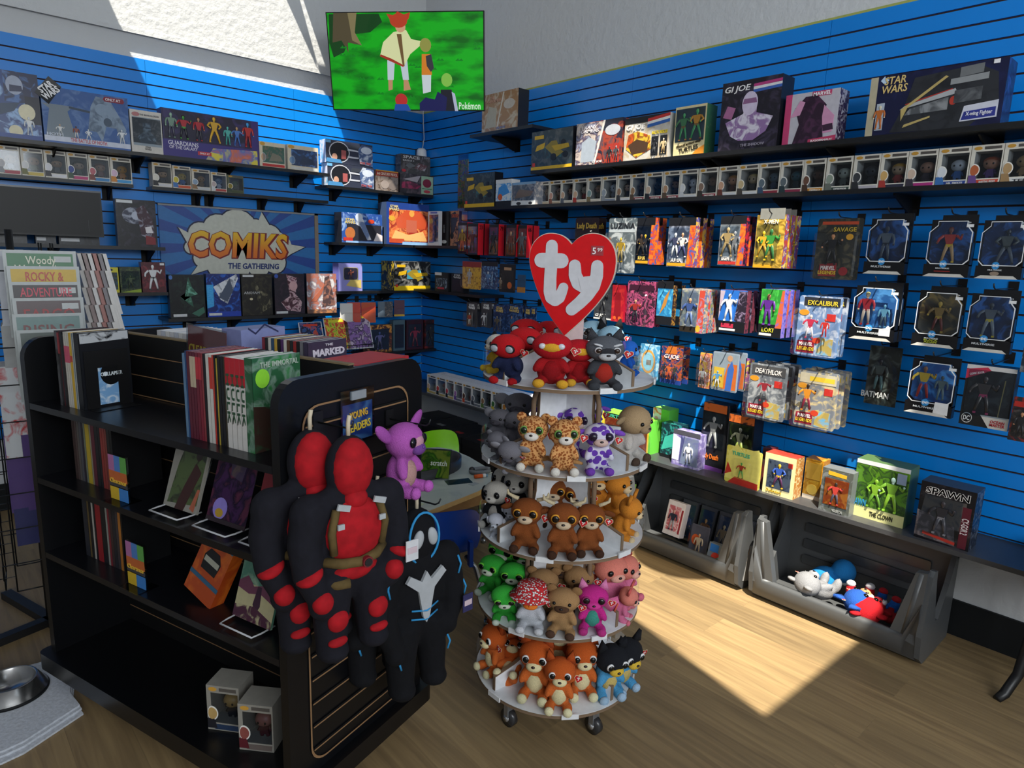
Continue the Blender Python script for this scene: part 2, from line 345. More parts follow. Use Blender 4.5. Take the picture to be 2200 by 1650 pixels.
m = MB().box(-9, .14, .019, .14, 0, 3.06, WM).box(-9, .14, -.012, .14, 3.06, 4.3, WM).box(-9, 0, -.018, -.012, 3.045, 3.075, WM)
WL = struct(m.obj('wall_left'))
m = MB().box(.019, .14, -10, .019, 0, 4.3, WM)
WR = struct(m.obj('wall_right'))
m = MB().box(-6.3, -6.2, -9.1, .14, 0, 4.3, WM); struct(m.obj('wall_far'))
m = MB().box(-6.3, .14, -9.1, -9.0, 0, .35, WM).box(-6.3, .14, -9.1, -9.0, 3.3, 4.3, WM).box(-6.3, -5.6, -9.1, -9.0, .35, 3.3, WM).box(-.4, .14, -9.1, -9.0, .35, 3.3, WM); struct(m.obj('wall_front'))
m = MB()
for x in (-5.6, -4.3, -3.0, -1.7, -.44): m.box(x, x+.05, -9.07, -9.03, .35, 3.3, M('2a2b2e', .4))
m.box(-5.6, -.4, -9.07, -9.03, .35, .4, M('2a2b2e', .4)).box(-5.6, -.4, -9.07, -9.03, 3.25, 3.3, M('2a2b2e', .4)); struct(m.obj('window_1'))
BLUE = M('0680da', .32, n=.03, sc=3); GRV = M('3b2b2a', .8)
def slat_panel(L_, name, parent, T):
    m = MB(); m.box(.001, L_-.001, .011, .019, .462, 2.9, GRV, T)
    for k in range(32):
        zt = 2.9-.0762*k-(.0045 if k else 0); zb = 2.9-.0762*(k+1)+.0045
        m.box(.001, L_-.001, 0, .011, zb, zt, BLUE, T)
    return m.obj(name, parent)
for a, b_ in ((0, 1.183), (1.183, 2.205), (2.205, 3.42), (3.42, 4.64)):
    slat_panel(b_-a, 'slatwall_panel', WL, Matrix.Translation((-b_, 0, 0)))
for a, b_ in ((0.0, 1.09), (1.09, 2.31), (2.31, 3.53), (3.53, 4.75), (4.75, 5.97)):
    slat_panel(b_-a, 'slatwall_panel', WR, Matrix.Translation((0, -a, 0)) @ Matrix.Rotation(R(-90), 4, 'Z'))
m = MB().box(.002, .019, -6, 0, 2.9, 2.912, M('9fa65c', .7)); struct(m.obj('trim_1', WR))
struct(MB().box(.004, .019, -9, -.03, 0, .175, M('141719', .6)).obj('baseboard_right'))
struct(MB().box(-9, 0, .004, .019, 0, .175, M('141719', .6)).obj('baseboard_left'))
# ceiling with made-up openings, shaped so the sun through them lands in the wanted patches
CZ = 4.3
def up(p, mg=0): return ((p[0]-.37*(CZ-p[2])), (p[1]-.333*(CZ-p[2])))
OPEN = [
 [up(p) for p in ((-1.145, 0, 3.6), (-1.115, 0, 3.6), (-.90, 0, 3.05), (-.975, 0, 3.05))],
 [up(p) for p in ((-2.83, 0, 4.28), (-2.34, 0, 3.05), (-2.0, 0, 2.2), (-.5, 0, 1.9), (-.84, 0, 2.79), (-1.23, 0, 3.51), (-1.5, 0, 4.28))],
 [(-1.17, -.84), (-1.76, -.81), (-1.91, -.93)]+[up(p) for p in ( (-.98, -.25, 1.76), (-.8, -.25, 1.45), (-.8, -.25, 1.32), (-.12, -.25, 1.33), (-.12, -.25, 1.95))],
 [(-2.15, -1.0), (-1.97, -1.0), (-1.97, -1.15), (-2.08, -1.26), (-2.32, -1.26), (-2.2, -1.14)],
 [up(p) for p in ((-.25, -1.98, 2.28), (-.25, -1.62, 1.95), (-.2, -1.75, 1.4), (-.3, -1.75, .5), (-1.0, -2.8, 0), (-1.06, -3.29, 0), (-1.255, -4.15, 0), (-.3, -4.18, 0), (-.2, -4.12, .5), (-.05, -4.0, 1.0), (-.2, -3.62, 1.5), (-.2, -3.45, 1.98), (-.25, -2.5, 2.5), (-.25, -2.2, 2.55))],
]
def ceiling():
    polys = [[Vector((-9, -10, 0)), Vector((.14, -10, 0)), Vector((.14, .14, 0)), Vector((-9, .14, 0))]]+[[Vector((x, y, 0)) for x, y in o] for o in OPEN]
    flat = [v for p in polys for v in p]; tr = geometry.tessellate_polygon(polys)
    m = MB(); m.add([(v.x, v.y, CZ) for v in flat], [tuple(t) for t in tr], WM); m.add([(v.x, v.y, CZ+.03) for v in flat], [tuple(reversed(t)) for t in tr], WM)
    return struct(m.obj('ceiling'))
ceiling()
# ------------------------------------------------------------------ shelves on the slat walls
def wall_shelf(loc, rz, L_, d, label, brs=(.1, .9), bd=None, col=None):
    t = thing('wall_shelf', label, 'shelf', loc, rz, None); k = col or BLK
    MB().box(-L_/2, L_/2, -d, -.002, -.022, 0, k).obj('board', t); bd = bd or d*.85
    for f in brs:
        x = (f-.5)*L_
        m = MB(); m.prism([(-.002, -.022), (-bd, -.022), (-bd, -.03), (-.045, -.1), (-.002, -.1)], x-.004, x+.004, BLKM, pl='yz'); m.box(x-.03, x+.03, -.004, -.0005, -.105, -.022, BLKM); m.obj('bracket', t)
    return t
def sR(y0, y1, z, d, label, brs=(.1, .9), **k): return wall_shelf((0, (y0+y1)/2, z), R(-90), abs(y1-y0), d, label, brs, **k)
def sL(x0, x1, z, d, label, brs=(.1, .9), **k): return wall_shelf(((x0+x1)/2, 0, z), 0, abs(x1-x0), d, label, brs, **k)
Z1, Z0, Z2, Z3, Z4, Z5 = 2.278, 2.578, 2.055, 1.77, 1.40, .532
sR(-1.72, -5.3, Z1, .3, 'topmost long black shelf on the right wall carrying large boxes', (.02, .19, .36, .38, .55, .72, .9))
sR(-1.05, -1.72, Z0, .3, 'short black shelf on the right wall beside the television', (.3,))
sR(-1.0, -5.3, Z2, .3, 'long black right wall shelf holding the row of big-headed figures', (.05, .18, .31, .44, .57, .7, .83))
sR(-.02, -1.0, Z3, .25, 'black right wall shelf near the corner behind the red toy packs', (.2, .8))
sR(-.02, -1.15, Z4, .25, 'black right wall shelf near the corner with small dark boxes', (.2, .7))
sR(-.03, -4.72, Z5, .32, 'lowest grey-black shelf running along the whole right wall', (.08, .2, .32, .44, .56, .68, .8, .92), col=M('3d3e41', .4))
LZ1, LZ2, LZ3, LZ4, LZ5, LZ6, LZ7, LZ8 = 2.275, 2.085, 2.20, 1.77, 1.385, 1.215, 1.69, .86
sL(-4.2, -1.05, LZ1, .3, 'topmost long black shelf on the left wall', (.3, .45, .6, .78, .95))
sL(-3.6, -2.36, LZ2, .15, 'shallow black shelf on the left wall above the dark monitor', (.2, .9))
sL(-2.25, -.99, LZ2, .15, 'shallow black shelf above the comic shop sign', (.25, .32, .62, .85))
sL(-1.03, -.02, LZ3, .2, 'black left wall shelf below the television holding old model kits', (.15, .6, .9))
sL(-.96, -.26, LZ4, .25, 'black left wall shelf holding the red and blue playset boxes', (.1, .6))
sL(-.98, -.26, LZ5, .25, 'black left wall shelf holding the yellow and black racing car boxes', (.2, .75))
sL(-2.23, -.98, LZ6, .25, 'black shelf under the comic shop sign holding five dark boxes', (.15, .4, .65, .88))
sL(-3.4, -2.22, LZ7, .25, 'black left wall shelf under the monitor with one tall figure box', (.5, .95))
sL(-3.4, -2.22, LZ5+.01, .25, 'black left wall shelf left of the sign with three small boxes', (.4, .85))
sL(-.73, -.01, LZ8, .25, 'lowest black left wall shelf in the corner with three figure packs', (.2, .8))
# ------------------------------------------------------------------ television, camera, monitor, sign
def television():
    tl = .179; yw = -.858
    t = thing('television', 'large flat television tilted down in the corner showing a bright green cartoon', 'television', (-.844, -1.025, 2.976), 0, rot=(-tl, 0, 0))
    t.rotation_euler = (Matrix.Rotation(yw, 3, 'Z') @ Matrix.Rotation(tl, 3, 'X')).to_euler()
    W, Hh = 1.08, .61; k = M('0a0a0b', .25)
    m = MB(); m.box(-W/2, W/2, 0, .03, -Hh/2, Hh/2, k); m.box(-W/2, W/2, -.004, 0, Hh/2-.006, Hh/2, k).box(-W/2, W/2, -.004, 0, -Hh/2, -Hh/2+.008, k).box(-W/2, -W/2+.006, -.004, 0, -Hh/2, Hh/2, k).box(W/2-.006, W/2, -.004, 0, -Hh/2, Hh/2, k)
    m.box(-.3, .3, .03, .06, -.2, .15, k); m.obj('housing', t)
    g = bpy.data.materials.new('screen_meadow'); g.use_nodes = True; N = g.node_tree; p = N.nodes['Principled BSDF']; p.inputs['Base Color'].default_value = (0, 0, 0, 1); p.inputs['Roughness'].default_value = .25
    co = N.nodes.new('ShaderNodeTexCoord'); mp = N.nodes.new('ShaderNodeMapping'); mp.inputs['Scale'].default_value = (1, 1, 3); no = N.nodes.new('ShaderNodeTexNoise'); no.inputs['Scale'].default_value = 4; no.inputs['Detail'].default_value = 5
    rp = N.nodes.new('ShaderNodeValToRGB'); e = rp.color_ramp.elements; e[0].position = .36; e[0].color = (*lin('0a6b14'), 1); e[1].position = .56; e[1].color = (*lin('14b81c'), 1)
    N.links.new(co.outputs['Object'], mp.inputs[0]); N.links.new(mp.outputs[0], no.inputs[0]); N.links.new(no.outputs[0], rp.inputs[0]); N.links.new(rp.outputs[0], p.inputs['Emission Color']); p.inputs['Emission Strength'].default_value = .72
    MB().box(-W/2+.006, W/2-.006, -.0012, 0, -Hh/2+.008, Hh/2-.006, g).obj('screen', t)
    a = MB(); X = lambda f: (f-.5)*W; Z = lambda f: (.5-f)*Hh; D = [.0014]
    def q(pts, c, s=.9): D[0] += .00012; a.prism([(X(x), Z(y)) for x, y in pts], -D[0], 0, EMI(c, s))
    def el(x, y, rx, ry, c): D[0] += .00012; a.prism(circ(X(x), Z(y), rx*W, ry*Hh, 16), -D[0], 0, EMI(c, .9))
    q([(.02, .02), (.34, .02), (.36, .1), (.28, .2), (.16, .22), (.1, .4), (.03, .45), (.01, .3)], '0d3d14')
    q([(.05, .0), (.2, .0), (.18, .2), (.22, .33), (.13, .3), (.13, .4), (.09, .28), (.03, .3)], '4e4631'); q([(.14, .0), (.2, .0), (.18, .2), (.22, .33), (.16, .28)], '7d7350')
    for i in range(26): x = random.uniform(.03, .97); y = random.uniform(.3, .95); q([(x-.02, y), (x, y-.03), (x+.004, y-.008), (x+.02, y-.025), (x+.03, y)], '0a7f1a')
    # a tall cloaked grown-up, a child and onlookers, all plain figures
    for s in (-1, 1): q([(.445+s*.04-.024, .48), (.445+s*.04+.024, .48), (.445+s*.05+.02, .68), (.445+s*.05-.018, .68)], 'b9c6cf'); q([(.445+s*.05-.014, .68), (.445+s*.05+.014, .68), (.445+s*.06+.02, .78), (.445+s*.05-.016, .79)], 'b58a66')
    q([(.43, .2), (.51, .18), (.54, .27), (.60, .29), (.6, .33), (.53, .42), (.485, .55), (.4, .49), (.335, .44), (.36, .3)], 'd3d8a3'); q([(.45, .22), (.48, .22), (.492, .54), (.48, .54)], '6b5232')
    q([(.4, .49), (.335, .44), (.34, .42), (.41, .465), (.485, .53), (.485, .55)], '9c3320'); el(.475, .15, .032, .055, 'c99a78'); el(.465, .09, .055, .07, 'b13a20')
    q([(.41, .08), (.39, .02), (.44, .04), (.46, .0), (.5, .03), (.54, .01), (.53, .07), (.51, .1), (.45, .09)], 'b13a20')
    el(.63, .33, .036, .07, '8d8f45'); q([(.605, .42), (.66, .42), (.665, .63), (.6, .63)], 'cc7a26'); q([(.63, .44), (.665, .42), (.68, .56), (.66, .6), (.635, .54)], '35353d'); q([(.6, .63), (.66, .63), (.655, .8), (.605, .82)], 'c3cdd3')
    el(.46, .89, .04, .07, 'b02b2b'); q([(.42, .93), (.5, .93), (.52, 1), (.41, 1)], '204a9c'); el(.76, .68, .035, .07, '7db84a'); q([(.72, .78), (.79, .78), (.82, 1), (.72, 1)], '1b1b26'); q([(.79, .8), (.81, .82), (.83, 1), (.81, 1)], 'aab0c8')
    q([(.58, .92), (.62, .86), (.68, .88), (.7, .8), (.76, .86), (.75, 1), (.58, 1)], '191a50')
    a.obj('picture', t); text('Pokémon', X(.905), Z(.945), .15, .045, EMI('cfe6cf', .9), t, y=-.006)
    MB().box(-.05, .05, .06, .62, -.08, .05, M('17181a', .5)).obj('mount', t)
television()
def dome():
    t = thing('security_camera', 'white dome security camera in the wall corner below the television', 'camera', (-.045, -.045, 2.54))
    MB().box(-.03, .03, -.02, .045, 0, .06, M('2a2b2e', .5)).obj('bracket', t)
    MB().lathe([(.028, .06), (.042, .045), (.045, .0), (.044, -.03)], M('d9dadb', .35)).obj('housing', t, (-.01, -.02, 0))
    MB().ell((-.01, -.02, -.03), .042, M('111214', .08), n=20, m=12).obj('lens_dome', t)
    MB().tube([(.01, 0, .05), (.03, .0, .15), (.02, 0, .3), (.03, .02, .5)], .004, M('d5d5d5', .5), 6).obj('cable', t)
dome()
t = thing('monitor', 'wide black flat monitor hanging at the far left above the comic spinner rack', 'monitor', (-2.98, -.35, 1.74))
m = MB(); m.box(-.39, .39, 0, .03, 0, .27, M('0b0b0c', .45)).box(-.392, .392, -.002, .032, .262, .272, M('54565a', .3)); m.obj('housing', t); MB().box(-.38, .38, -.003, -.001, .012, .26, M('070708', .5)).obj('screen', t); MB().box(-.05, .05, .03, .345, .1, .2, BLKM).obj('mount', t); MB().box(.31, .314, -.005, -.002, .03, .1, M('2c2d2f', .5)).obj('badge', t)
def sign():
    x0, x1, z0, z1 = -2.19, -1.02, 1.5, 1.985; W = x1-x0
    t = thing('shop_sign', 'wide blue sunburst sign with orange bubble lettering on the left wall', 'sign', ((x0+x1)/2, -.02, z0)); h = z1-z0
    m = MB(); m.box(-W/2, W/2, 0, .019, 0, h, M('2f6fae', .35)); m.obj('board', t)
    m = MB(); m.box(W/2-.03, W/2, -.008, .019, 0, h, M('8a7d70', .6)).box(-W/2, W/2, -.008, .019, h-.012, h, M('8a8d92', .5)); m.obj('frame', t)
    m = MB(); cx, cz = -.02*W, h*.45
    for i in range(22):
        a, b2 = R(i*360/22), R(i*360/22+7.5); pts = [(cx, cz)]
        for g in (a, b2):
            dx, dz = math.cos(g), math.sin(g); k = min(((W/2-.03-cx) if dx > 0 else (cx+W/2))/max(abs(dx), 1e-6), ((h-.012-cz) if dz > 0 else cz)/max(abs(dz), 1e-6)); pts.append((cx+dx*k, cz+dz*k))
        m.prism(pts, -.001, 0, M('2a4a94', .35))
    m.obj('sunburst', t)
    def cloud(e):
        o = []; y_ = [-.0016 if e else -.0028]
        def Y_(): y_[0] -= .00005; return y_[0]
        for ax, az, r in ((.05, .42, .05), (.13, .62, .10), (.27, .7, .13), (.42, .72, .17), (.56, .66, .13), (.68, .62, .11), (.76, .44, .08), (.72, .22, .1), (.58, .16, .1), (.4, .12, .11), (.26, .14, .1), (.14, .26, .08)): o.append((ax, az, r))
        m = MB()
        for ax, az, r in o: m.prism(circ((ax-.45)*.62*W/.8+cx, az*h*.95, (r+e)*.62*W/.8*.95, (r+e)*.62*W/.8*.95, 18), Y_(), 0, M('17203f' if e else 'c4c6bb', .35))
        m.prism(circ(.0*W+cx, .46*h, .33*W, .34*h, 24), Y_(), 0, M('17203f' if e else 'c4c6bb', .35))
        c2 = [((a-.45)*.78*W+cx, b*h) for a, b in ((.12, .2), (.04, -.0), (.2, .1), (.45, .2), (.75, .2), (.86, .34), (.99, .46), (.84, .5), (.7, .72), (.62, .97), (.58, .78), (.4, .8), (.1, .55), (-.03, .68), (.04, .42))]
        m.prism(c2 if not e else [(cx+(a-cx)*1.03, cz+(b-cz)*1.05) for a, b in c2], Y_(), 0, M('17203f' if e else 'c4c6bb', .35)); return m
    cloud(.012).obj('cloud_outline', t); cloud(0).obj('cloud', t)
    g = bpy.data.materials.new('orange_gradient_print'); g.use_nodes = True; N = g.node_tree; p = N.nodes['Principled BSDF']; p.inputs['Roughness'].default_value = .35
    co = N.nodes.new('ShaderNodeTexCoord'); sp = N.nodes.new('ShaderNodeSeparateXYZ'); rp = N.nodes.new('ShaderNodeValToRGB'); e = rp.color_ramp.elements; e[0].color = (*lin('c23d2a'), 1); e[1].color = (*lin('e8c32c'), 1); e.new(.42).color = (*lin('dd7a2a'), 1); e.new(.72).color = (*lin('e8c32c'), 1)
    N.links.new(co.outputs['Generated'], sp.inputs[0]); N.links.new(sp.outputs[2], rp.inputs[0]); N.links.new(rp.outputs[0], p.inputs['Base Color'])
    text('COMIKS', cx-.01*W, h*.45, W*.64, h*.42, M('7a1f22', .4), t, y=-.0046, bold=.07, shear=.12)
    text('COMIKS', cx-.014*W, h*.455, W*.62, h*.39, g, t, y=-.006, bold=.03, shear=.12)
    text('THE GATHERING', cx+.07*W, h*.14, W*.33, h*.09, M('23366f', .4), t, y=-.0055, bold=.03, shear=.1)
sign()
def poster():
    y = H(995, 330, 'x', -.01).y; t = thing('comic_poster', 'narrow bagged comic poster of a colourful crowd pinned to the right wall', 'poster', (-.006, y, 2.05), R(-90)); w_, h_ = .13, .42
    MB().box(-w_/2, w_/2, 0, .004, 0, h_, P('c9cfd2 3a78b5 b5483a d8b13a 2f7a4a', 22)).obj('printed_sheet', t); MB().box(-w_/2-.004, w_/2+.004, -.003, -.002, -.07, h_+.05, CLEAR('dfeaf2')).obj('sleeve', t)
poster()
# ------------------------------------------------------------------ boxes on the right wall shelves
def RB(u1, v1, u2, v2, vt, xf):
    a = H(u1, v1, 'x', xf); b = H(u2, v2, 'x', xf); c = H(u1, vt, 'x', xf); return abs(b.y-a.y), c.z-a.z, (a.y+b.y)/2
def LB(u1, v1, u2, v2, vt, yf):
    a = H(u1, v1, 'y', yf); b = H(u2, v2, 'y', yf); c = H(u1, vt, 'y', yf); return abs(b.x-a.x), c.z-a.z, (a.x+b.x)/2
def rbox(px, zs, xf, d, base, F, label, group=None, **k):
    w_, h_, y = RB(*px, xf); return toy_box((xf, y, zs), R(-90), w_*.985, h_, d, base, F, label, group, **k)
def lbox(px, zs, yf, d, base, F, label, group=None, **k):
    w_, h_, x = LB(*px, yf); return toy_box((x, yf, zs), 0, w_*.985, h_, d, base, F, label, group, **k)
CAR = [('q', [(.1, .5), (.32, .56), (.34, .7), (.14, .64)], 'c9a21c'), ('q', [(.34, .58), (.5, .72), (.62, .72), (.7, .5), (.8, .42), (.62, .3), (.5, .42)], '8d7a2a'), ('e', .56, .32, .07, .09, '15161a'), ('e', .84, .36, .06, .08, '15161a'), ('e', .78, .66, .05, .07, '15161a'), ('q', [(.5, .6), (.9, .62), (.93, .52), (.6, .46)], 'b7961c'), ('p', .04, .12, .1, .21, 'c23a2c'), ('p', .08, .8, .3, .89, 'cfa61e')]
STR = [('q', [(.52, .86), (1, .93), (1, 1), (.52, .93)], 'c5322e'), ('q', [(.52, .8), (1, .87), (1, .93), (.52, .86)], 'e8e6e2'), ('q', [(.52, .73), (1, .8), (1, .87), (.52, .8)], '2f62ae')]
rbox((1140, 363, 1229, 350, 279), Z1, -.25, .1, '3a3d40 55595a 2d3a40', [('p', 0, 0, 1, .11, 'd2a91f'), ('p', .3, .3, .75, .6, '2f7f8c 3a6a70 353b3e')]+CAR, 'black and yellow racing vehicle box, leftmost on the long top right shelf', side='1a1b1e')
rbox((1235, 355, 1334, 344, 263), Z1, -.25, .09, '3a3146 5a4a52 a8432a 2a2b3a', [('q', [(0, .05), (.42, .02), (.6, .98), (0, 1)], '6d5f72 8e93a8 4a3a52 c7b9b0'), ('q', [(.4, 0), (.44, 0), (.64, 1), (.6, 1)], 'd9d4cf'), ('t', 'TRANS\nFORMERS', .28, .84, .46, .16, 'd8d3d8', .15), ('e', .8, .76, .16, .12, 'b9bcc6'), ('q', [(.12, .1), (.42, .1), (.46, .55), (.3, .66), (.14, .55)], 'a3adba'), ('t', 'GI JOE', .5, .08, .22, .06, 'e8e6e4', .2), ('p', .7, .03, .82, .45, 'a8352a'), ('p', .84, .03, .96, .45, 'a8352a'), ('f', .76, .05, .35, '33333a 2a2b30 222226'), ('f', .9, .05, .35, '8a8d92 4a4b50 333338')], 'box with a split picture of a grey robot and white jet, top right shelf')
rbox((1338, 343, 1435, 333, 250), Z1, -.25, .1, 'd7d0c4 b8a68a c9c4bb', [('p', 0, .86, 1, 1, '1a1a1d')]+STR+[('t', 'GI JOE', .26, .76, .42, .15, 'f0eeea', .2), ('q', [(.05, .3), (.1, .62), (.3, .68), (.6, .55), (.62, .25), (.3, .08)], 'e8a02a c2521e 7a3a1a d9b23a'), ('q', [(.1, .38), (.3, .5), (.56, .4), (.55, .2), (.2, .16)], '4a3424'), ('t', 'ARCTIC RESCUE', .8, .6, .34, .07, 'd9c21f'), ('p', .63, .1, .78, .52, '1d1e22'), ('p', .82, .1, .97, .52, '1d1e22'), ('f', .7, .12, .34, '22242a 2a2b30 33353a'), ('f', .9, .12, .34, 'd8c9b0 c9b48a a88a5a')], 'white and orange box with red, white and blue stripes, top right shelf', side='c5c0b8')
rbox((1445, 332, 1512, 328, 226), Z1, -.25, .1, 'd9c99a', [('p', .04, .3, .96, .95, '1a2422 24382f 2a3f4a'), ('t', 'TEENAGE MUTANT NINJA', .5, .24, .8, .05, '3a2f1a', 0, {'roll': -.15}), ('t', 'TURTLES', .5, .15, .62, .09, '2a2418', 0, {'roll': -.15}), ('q', [(.6, 0), (1, 0), (1, .2), (.75, .12)], 'd98a2a'), ('f', .3, .32, .55, '3f8a55 3a6b48 2f7a4c 6a4a2a', 1), ('f', .72, .32, .6, '3f8a55 a8762a 2f7a4c 6a4a2a', 2), ('w', .04, .3, .96, .95)], 'cream window box with two green figures on the top shelf of the right wall', side='cfc09a 3a6b48')
rbox((1541, 322, 1669, 308, 177), Z1, -.27, .12, '2b2533 3a3346 1f1c26', [('t', 'GI JOE', .27, .88, .44, .11, 'e8e6e6', .2)]+[('q', [(.54, .885), (1, .905), (1, .945), (.54, .925)], 'b23a7a'), ('q', [(.54, .845), (1, .865), (1, .9), (.54, .885)], 'dcd9dc'), ('q', [(.54, .805), (1, .825), (1, .865), (.54, .845)], '3a5fae'), ('q', [(.2, .22), (.35, .14), (.6, .13), (.8, .24), (.9, .44), (.62, .52), (.62, .62), (.42, .62), (.4, .52), (.1, .42)], 'b9a9c9 d9d3e0 8f6fa0'), ('e', .5, .66, .13, .17, 'cbbfd6'), ('q', [(.38, .66), (.62, .66), (.6, .73), (.4, .73)], '8a5f86'), ('q', [(.05, .5), (.2, .46), (.26, .62), (.12, .66)], 'a5668f'), ('t', 'THE SHADOW', .6, .07, .4, .04, '9a94a4')], 'tall black box with a white masked bust on the top right shelf', side='15161b')
rbox((1679, 307, 1795, 298, 199), Z1, -.25, .1, 'b9b6bf', [('p', 0, 0, .12, 1, 'c0406f'), ('p', .5, .9, .85, 1, 'b53a63'), ('t', 'MARVEL', .68, .945, .32, .07, 'efeff0'), ('q', [(.2, .02), (.78, .02), (.72, .5), (.78, .72), (.6, .92), (.38, .92), (.2, .72), (.3, .4)], '3a2238 4a2a45 2c1a2c'), ('q', [(.12, .55), (.28, .86), (.38, .82), (.3, .58)], 'c98fb0'), ('q', [(.74, .72), (.94, .5), (.92, .2), (.76, .18), (.72, .5)], 'c98fb0'), ('q', [(.76, .22), (.94, .24), (.92, .36), (.74, .34)], '3a2238'), ('q', [(.5, 0), (1, 0), (1, .13), (.5, .09)], 'b83a5f'), ('t', 'JUGGERNAUT', .75, .05, .4, .05, 'f0e8ea')], 'pink and white box with a hulking purple torso on the top right shelf', side='7a4a5a b9b6bf 3a2238')
rbox((1857, 281, 2151, 261, 156), Z1+.0, -.27, .12, '23285a 1c2048 14183a', [('q', [(0, 0), (.06, 0), (.06, 1), (0, 1)], 'b3aa90'), ('q', [(.2, .04), (.78, .0), (.97, .35), (.94, .8), (.8, .96), (.35, .9), (.3, .5)], '15161a 202226 2c2e33'), ('t', 'STAR\nWARS', .2, .84, .2, .27, 'd8bd7a', .1), ('q', [(.08, .93), (.115, .86), (.15, .93), (.115, .97), (.11, 1.0)], 'bcd4ee'), ('q', [(.26, .4), (.68, .56), (.66, .64), (.3, .46)], 'a8abae'), ('q', [(.3, .47), (.64, .63), (.64, .645), (.3, .485)], 'b5362c'), ('q', [(.3, .3), (.62, .32), (.62, .52), (.34, .4)], '6d7074 8a8d90 4f5256'), ('e', .655, .45, .026, .07, 'b03a2c'), ('q', [(.62, .7), (.88, .72), (.88, .82), (.62, .79)], '8d9092'), ('q', [(.68, .8), (.84, .83), (.84, .97), (.68, .95)], '6d7072'), ('q', [(.66, .4), (.85, .42), (.85, .62), (.66, .6)], '4a4c50 63666a 3a3c40'), ('q', [(.28, .22), (.32, .42), (.6, .84), (.58, .86), (.27, .4)], 'b8a467'), ('q', [(.3, .1), (.5, .22), (.5, .25), (.31, .15)], 'b8a467'), ('q', [(.72, .1), (.97, .12), (.97, .38), (.74, .34)], 'c9cbd8'), ('q', [(.73, .12), (.96, .14), (.96, .28), (.745, .25)], '2f3688'), ('t', 'X-wing Fighter', .85, .2, .18, .08, 'e6e6f0'), ('p', .075, .1, .135, .55, 'a9b3c0'), ('f', .105, .12, .4, 'c9c0a8 b5642a b5642a'), ('p', .9, .93, .94, .99, 'e6e6ea')], 'very long navy box holding a grey model spacecraft, right end of top shelf', side='1c2c66 2a3f86 16204a')
w_, h_, y_ = RB(1035, 279, 1112, 266, 198, -.27)
toy_box((-.27, y_, Z0), R(-90), w_, h_, .1, 'b7a48c c9bca6 a8805a', [('t', 'THE\nTRANSFORMERS', .3, .84, .48, .16, 'c9a08a', .1), ('q', [(.42, .1), (.45, .1), (.62, .98), (.59, .98)], 'd6cfc0'), ('q', [(.1, .12), (.4, .12), (.42, .6), (.2, .68)], 'b9b3a0'), ('e', .76, .66, .15, .13, 'c9c0b4'), ('t', 'GI JOE', .55, .08, .26, .07, '7a8ab8', .2)], 'sun-faded tan box alone on the short shelf beside the television', None, side='1a1a1d')
# second shelf: one racing box, two vehicle boxes, then the long row of figure boxes
rbox((997, 447, 1062, 445, 375), Z2, -.27, .08, '33373a 4a5052 2a3438', [('p', 0, 0, 1, .12, 'd2a91f'), ('p', .3, .3, .75, .6, '2f7f8c 3a6a70 353b3e')]+CAR, 'black and yellow racing vehicle box at the left end of the second right shelf', side='15161a')
rbox((1064, 443, 1098, 442, 386), Z2, -.27, .08, '3b7bb8 5a9ad0 c9d3da', [('p', 0, 0, 1, .2, '16171b'), ('q', [(.1, .3), (.9, .5), (.6, .85), (.2, .7)], '3a86c9'), ('e', .3, .35, .14, .12, 'c2582a'), ('p', 0, .86, 1, 1, 'd3d6d8')], 'small blue and white box right of the racing vehicle box on the second right shelf', side='d3d6d8')
rbox((1099, 442, 1150, 441, 393), Z2, -.27, .1, 'a8a8ae c9bfb8 7a7f8a', [('p', 0, 0, 1, .2, 'd3d6d8'), ('e', .3, .09, .1, .07, '2a2b30'), ('e', .8, .09, .08, .06, '2a2b30'), ('p', 0, .9, 1, 1, '7a9fc0'), ('q', [(.1, .3), (.8, .4), (.9, .6), (.3, .7)], 'b08f7a'), ('w', .05, .22, .95, .88)], 'wide pale window box beside the row of figure boxes on the second right shelf')
PX = [1152, 1179, 1204, 1230, 1260, 1290, 1324, 1353, 1384, 1422, 1458, 1496, 1540, 1582, 1626, 1672, 1721, 1768, 1827, 1885, 1943, 2006, 2076, 2146, 2220]
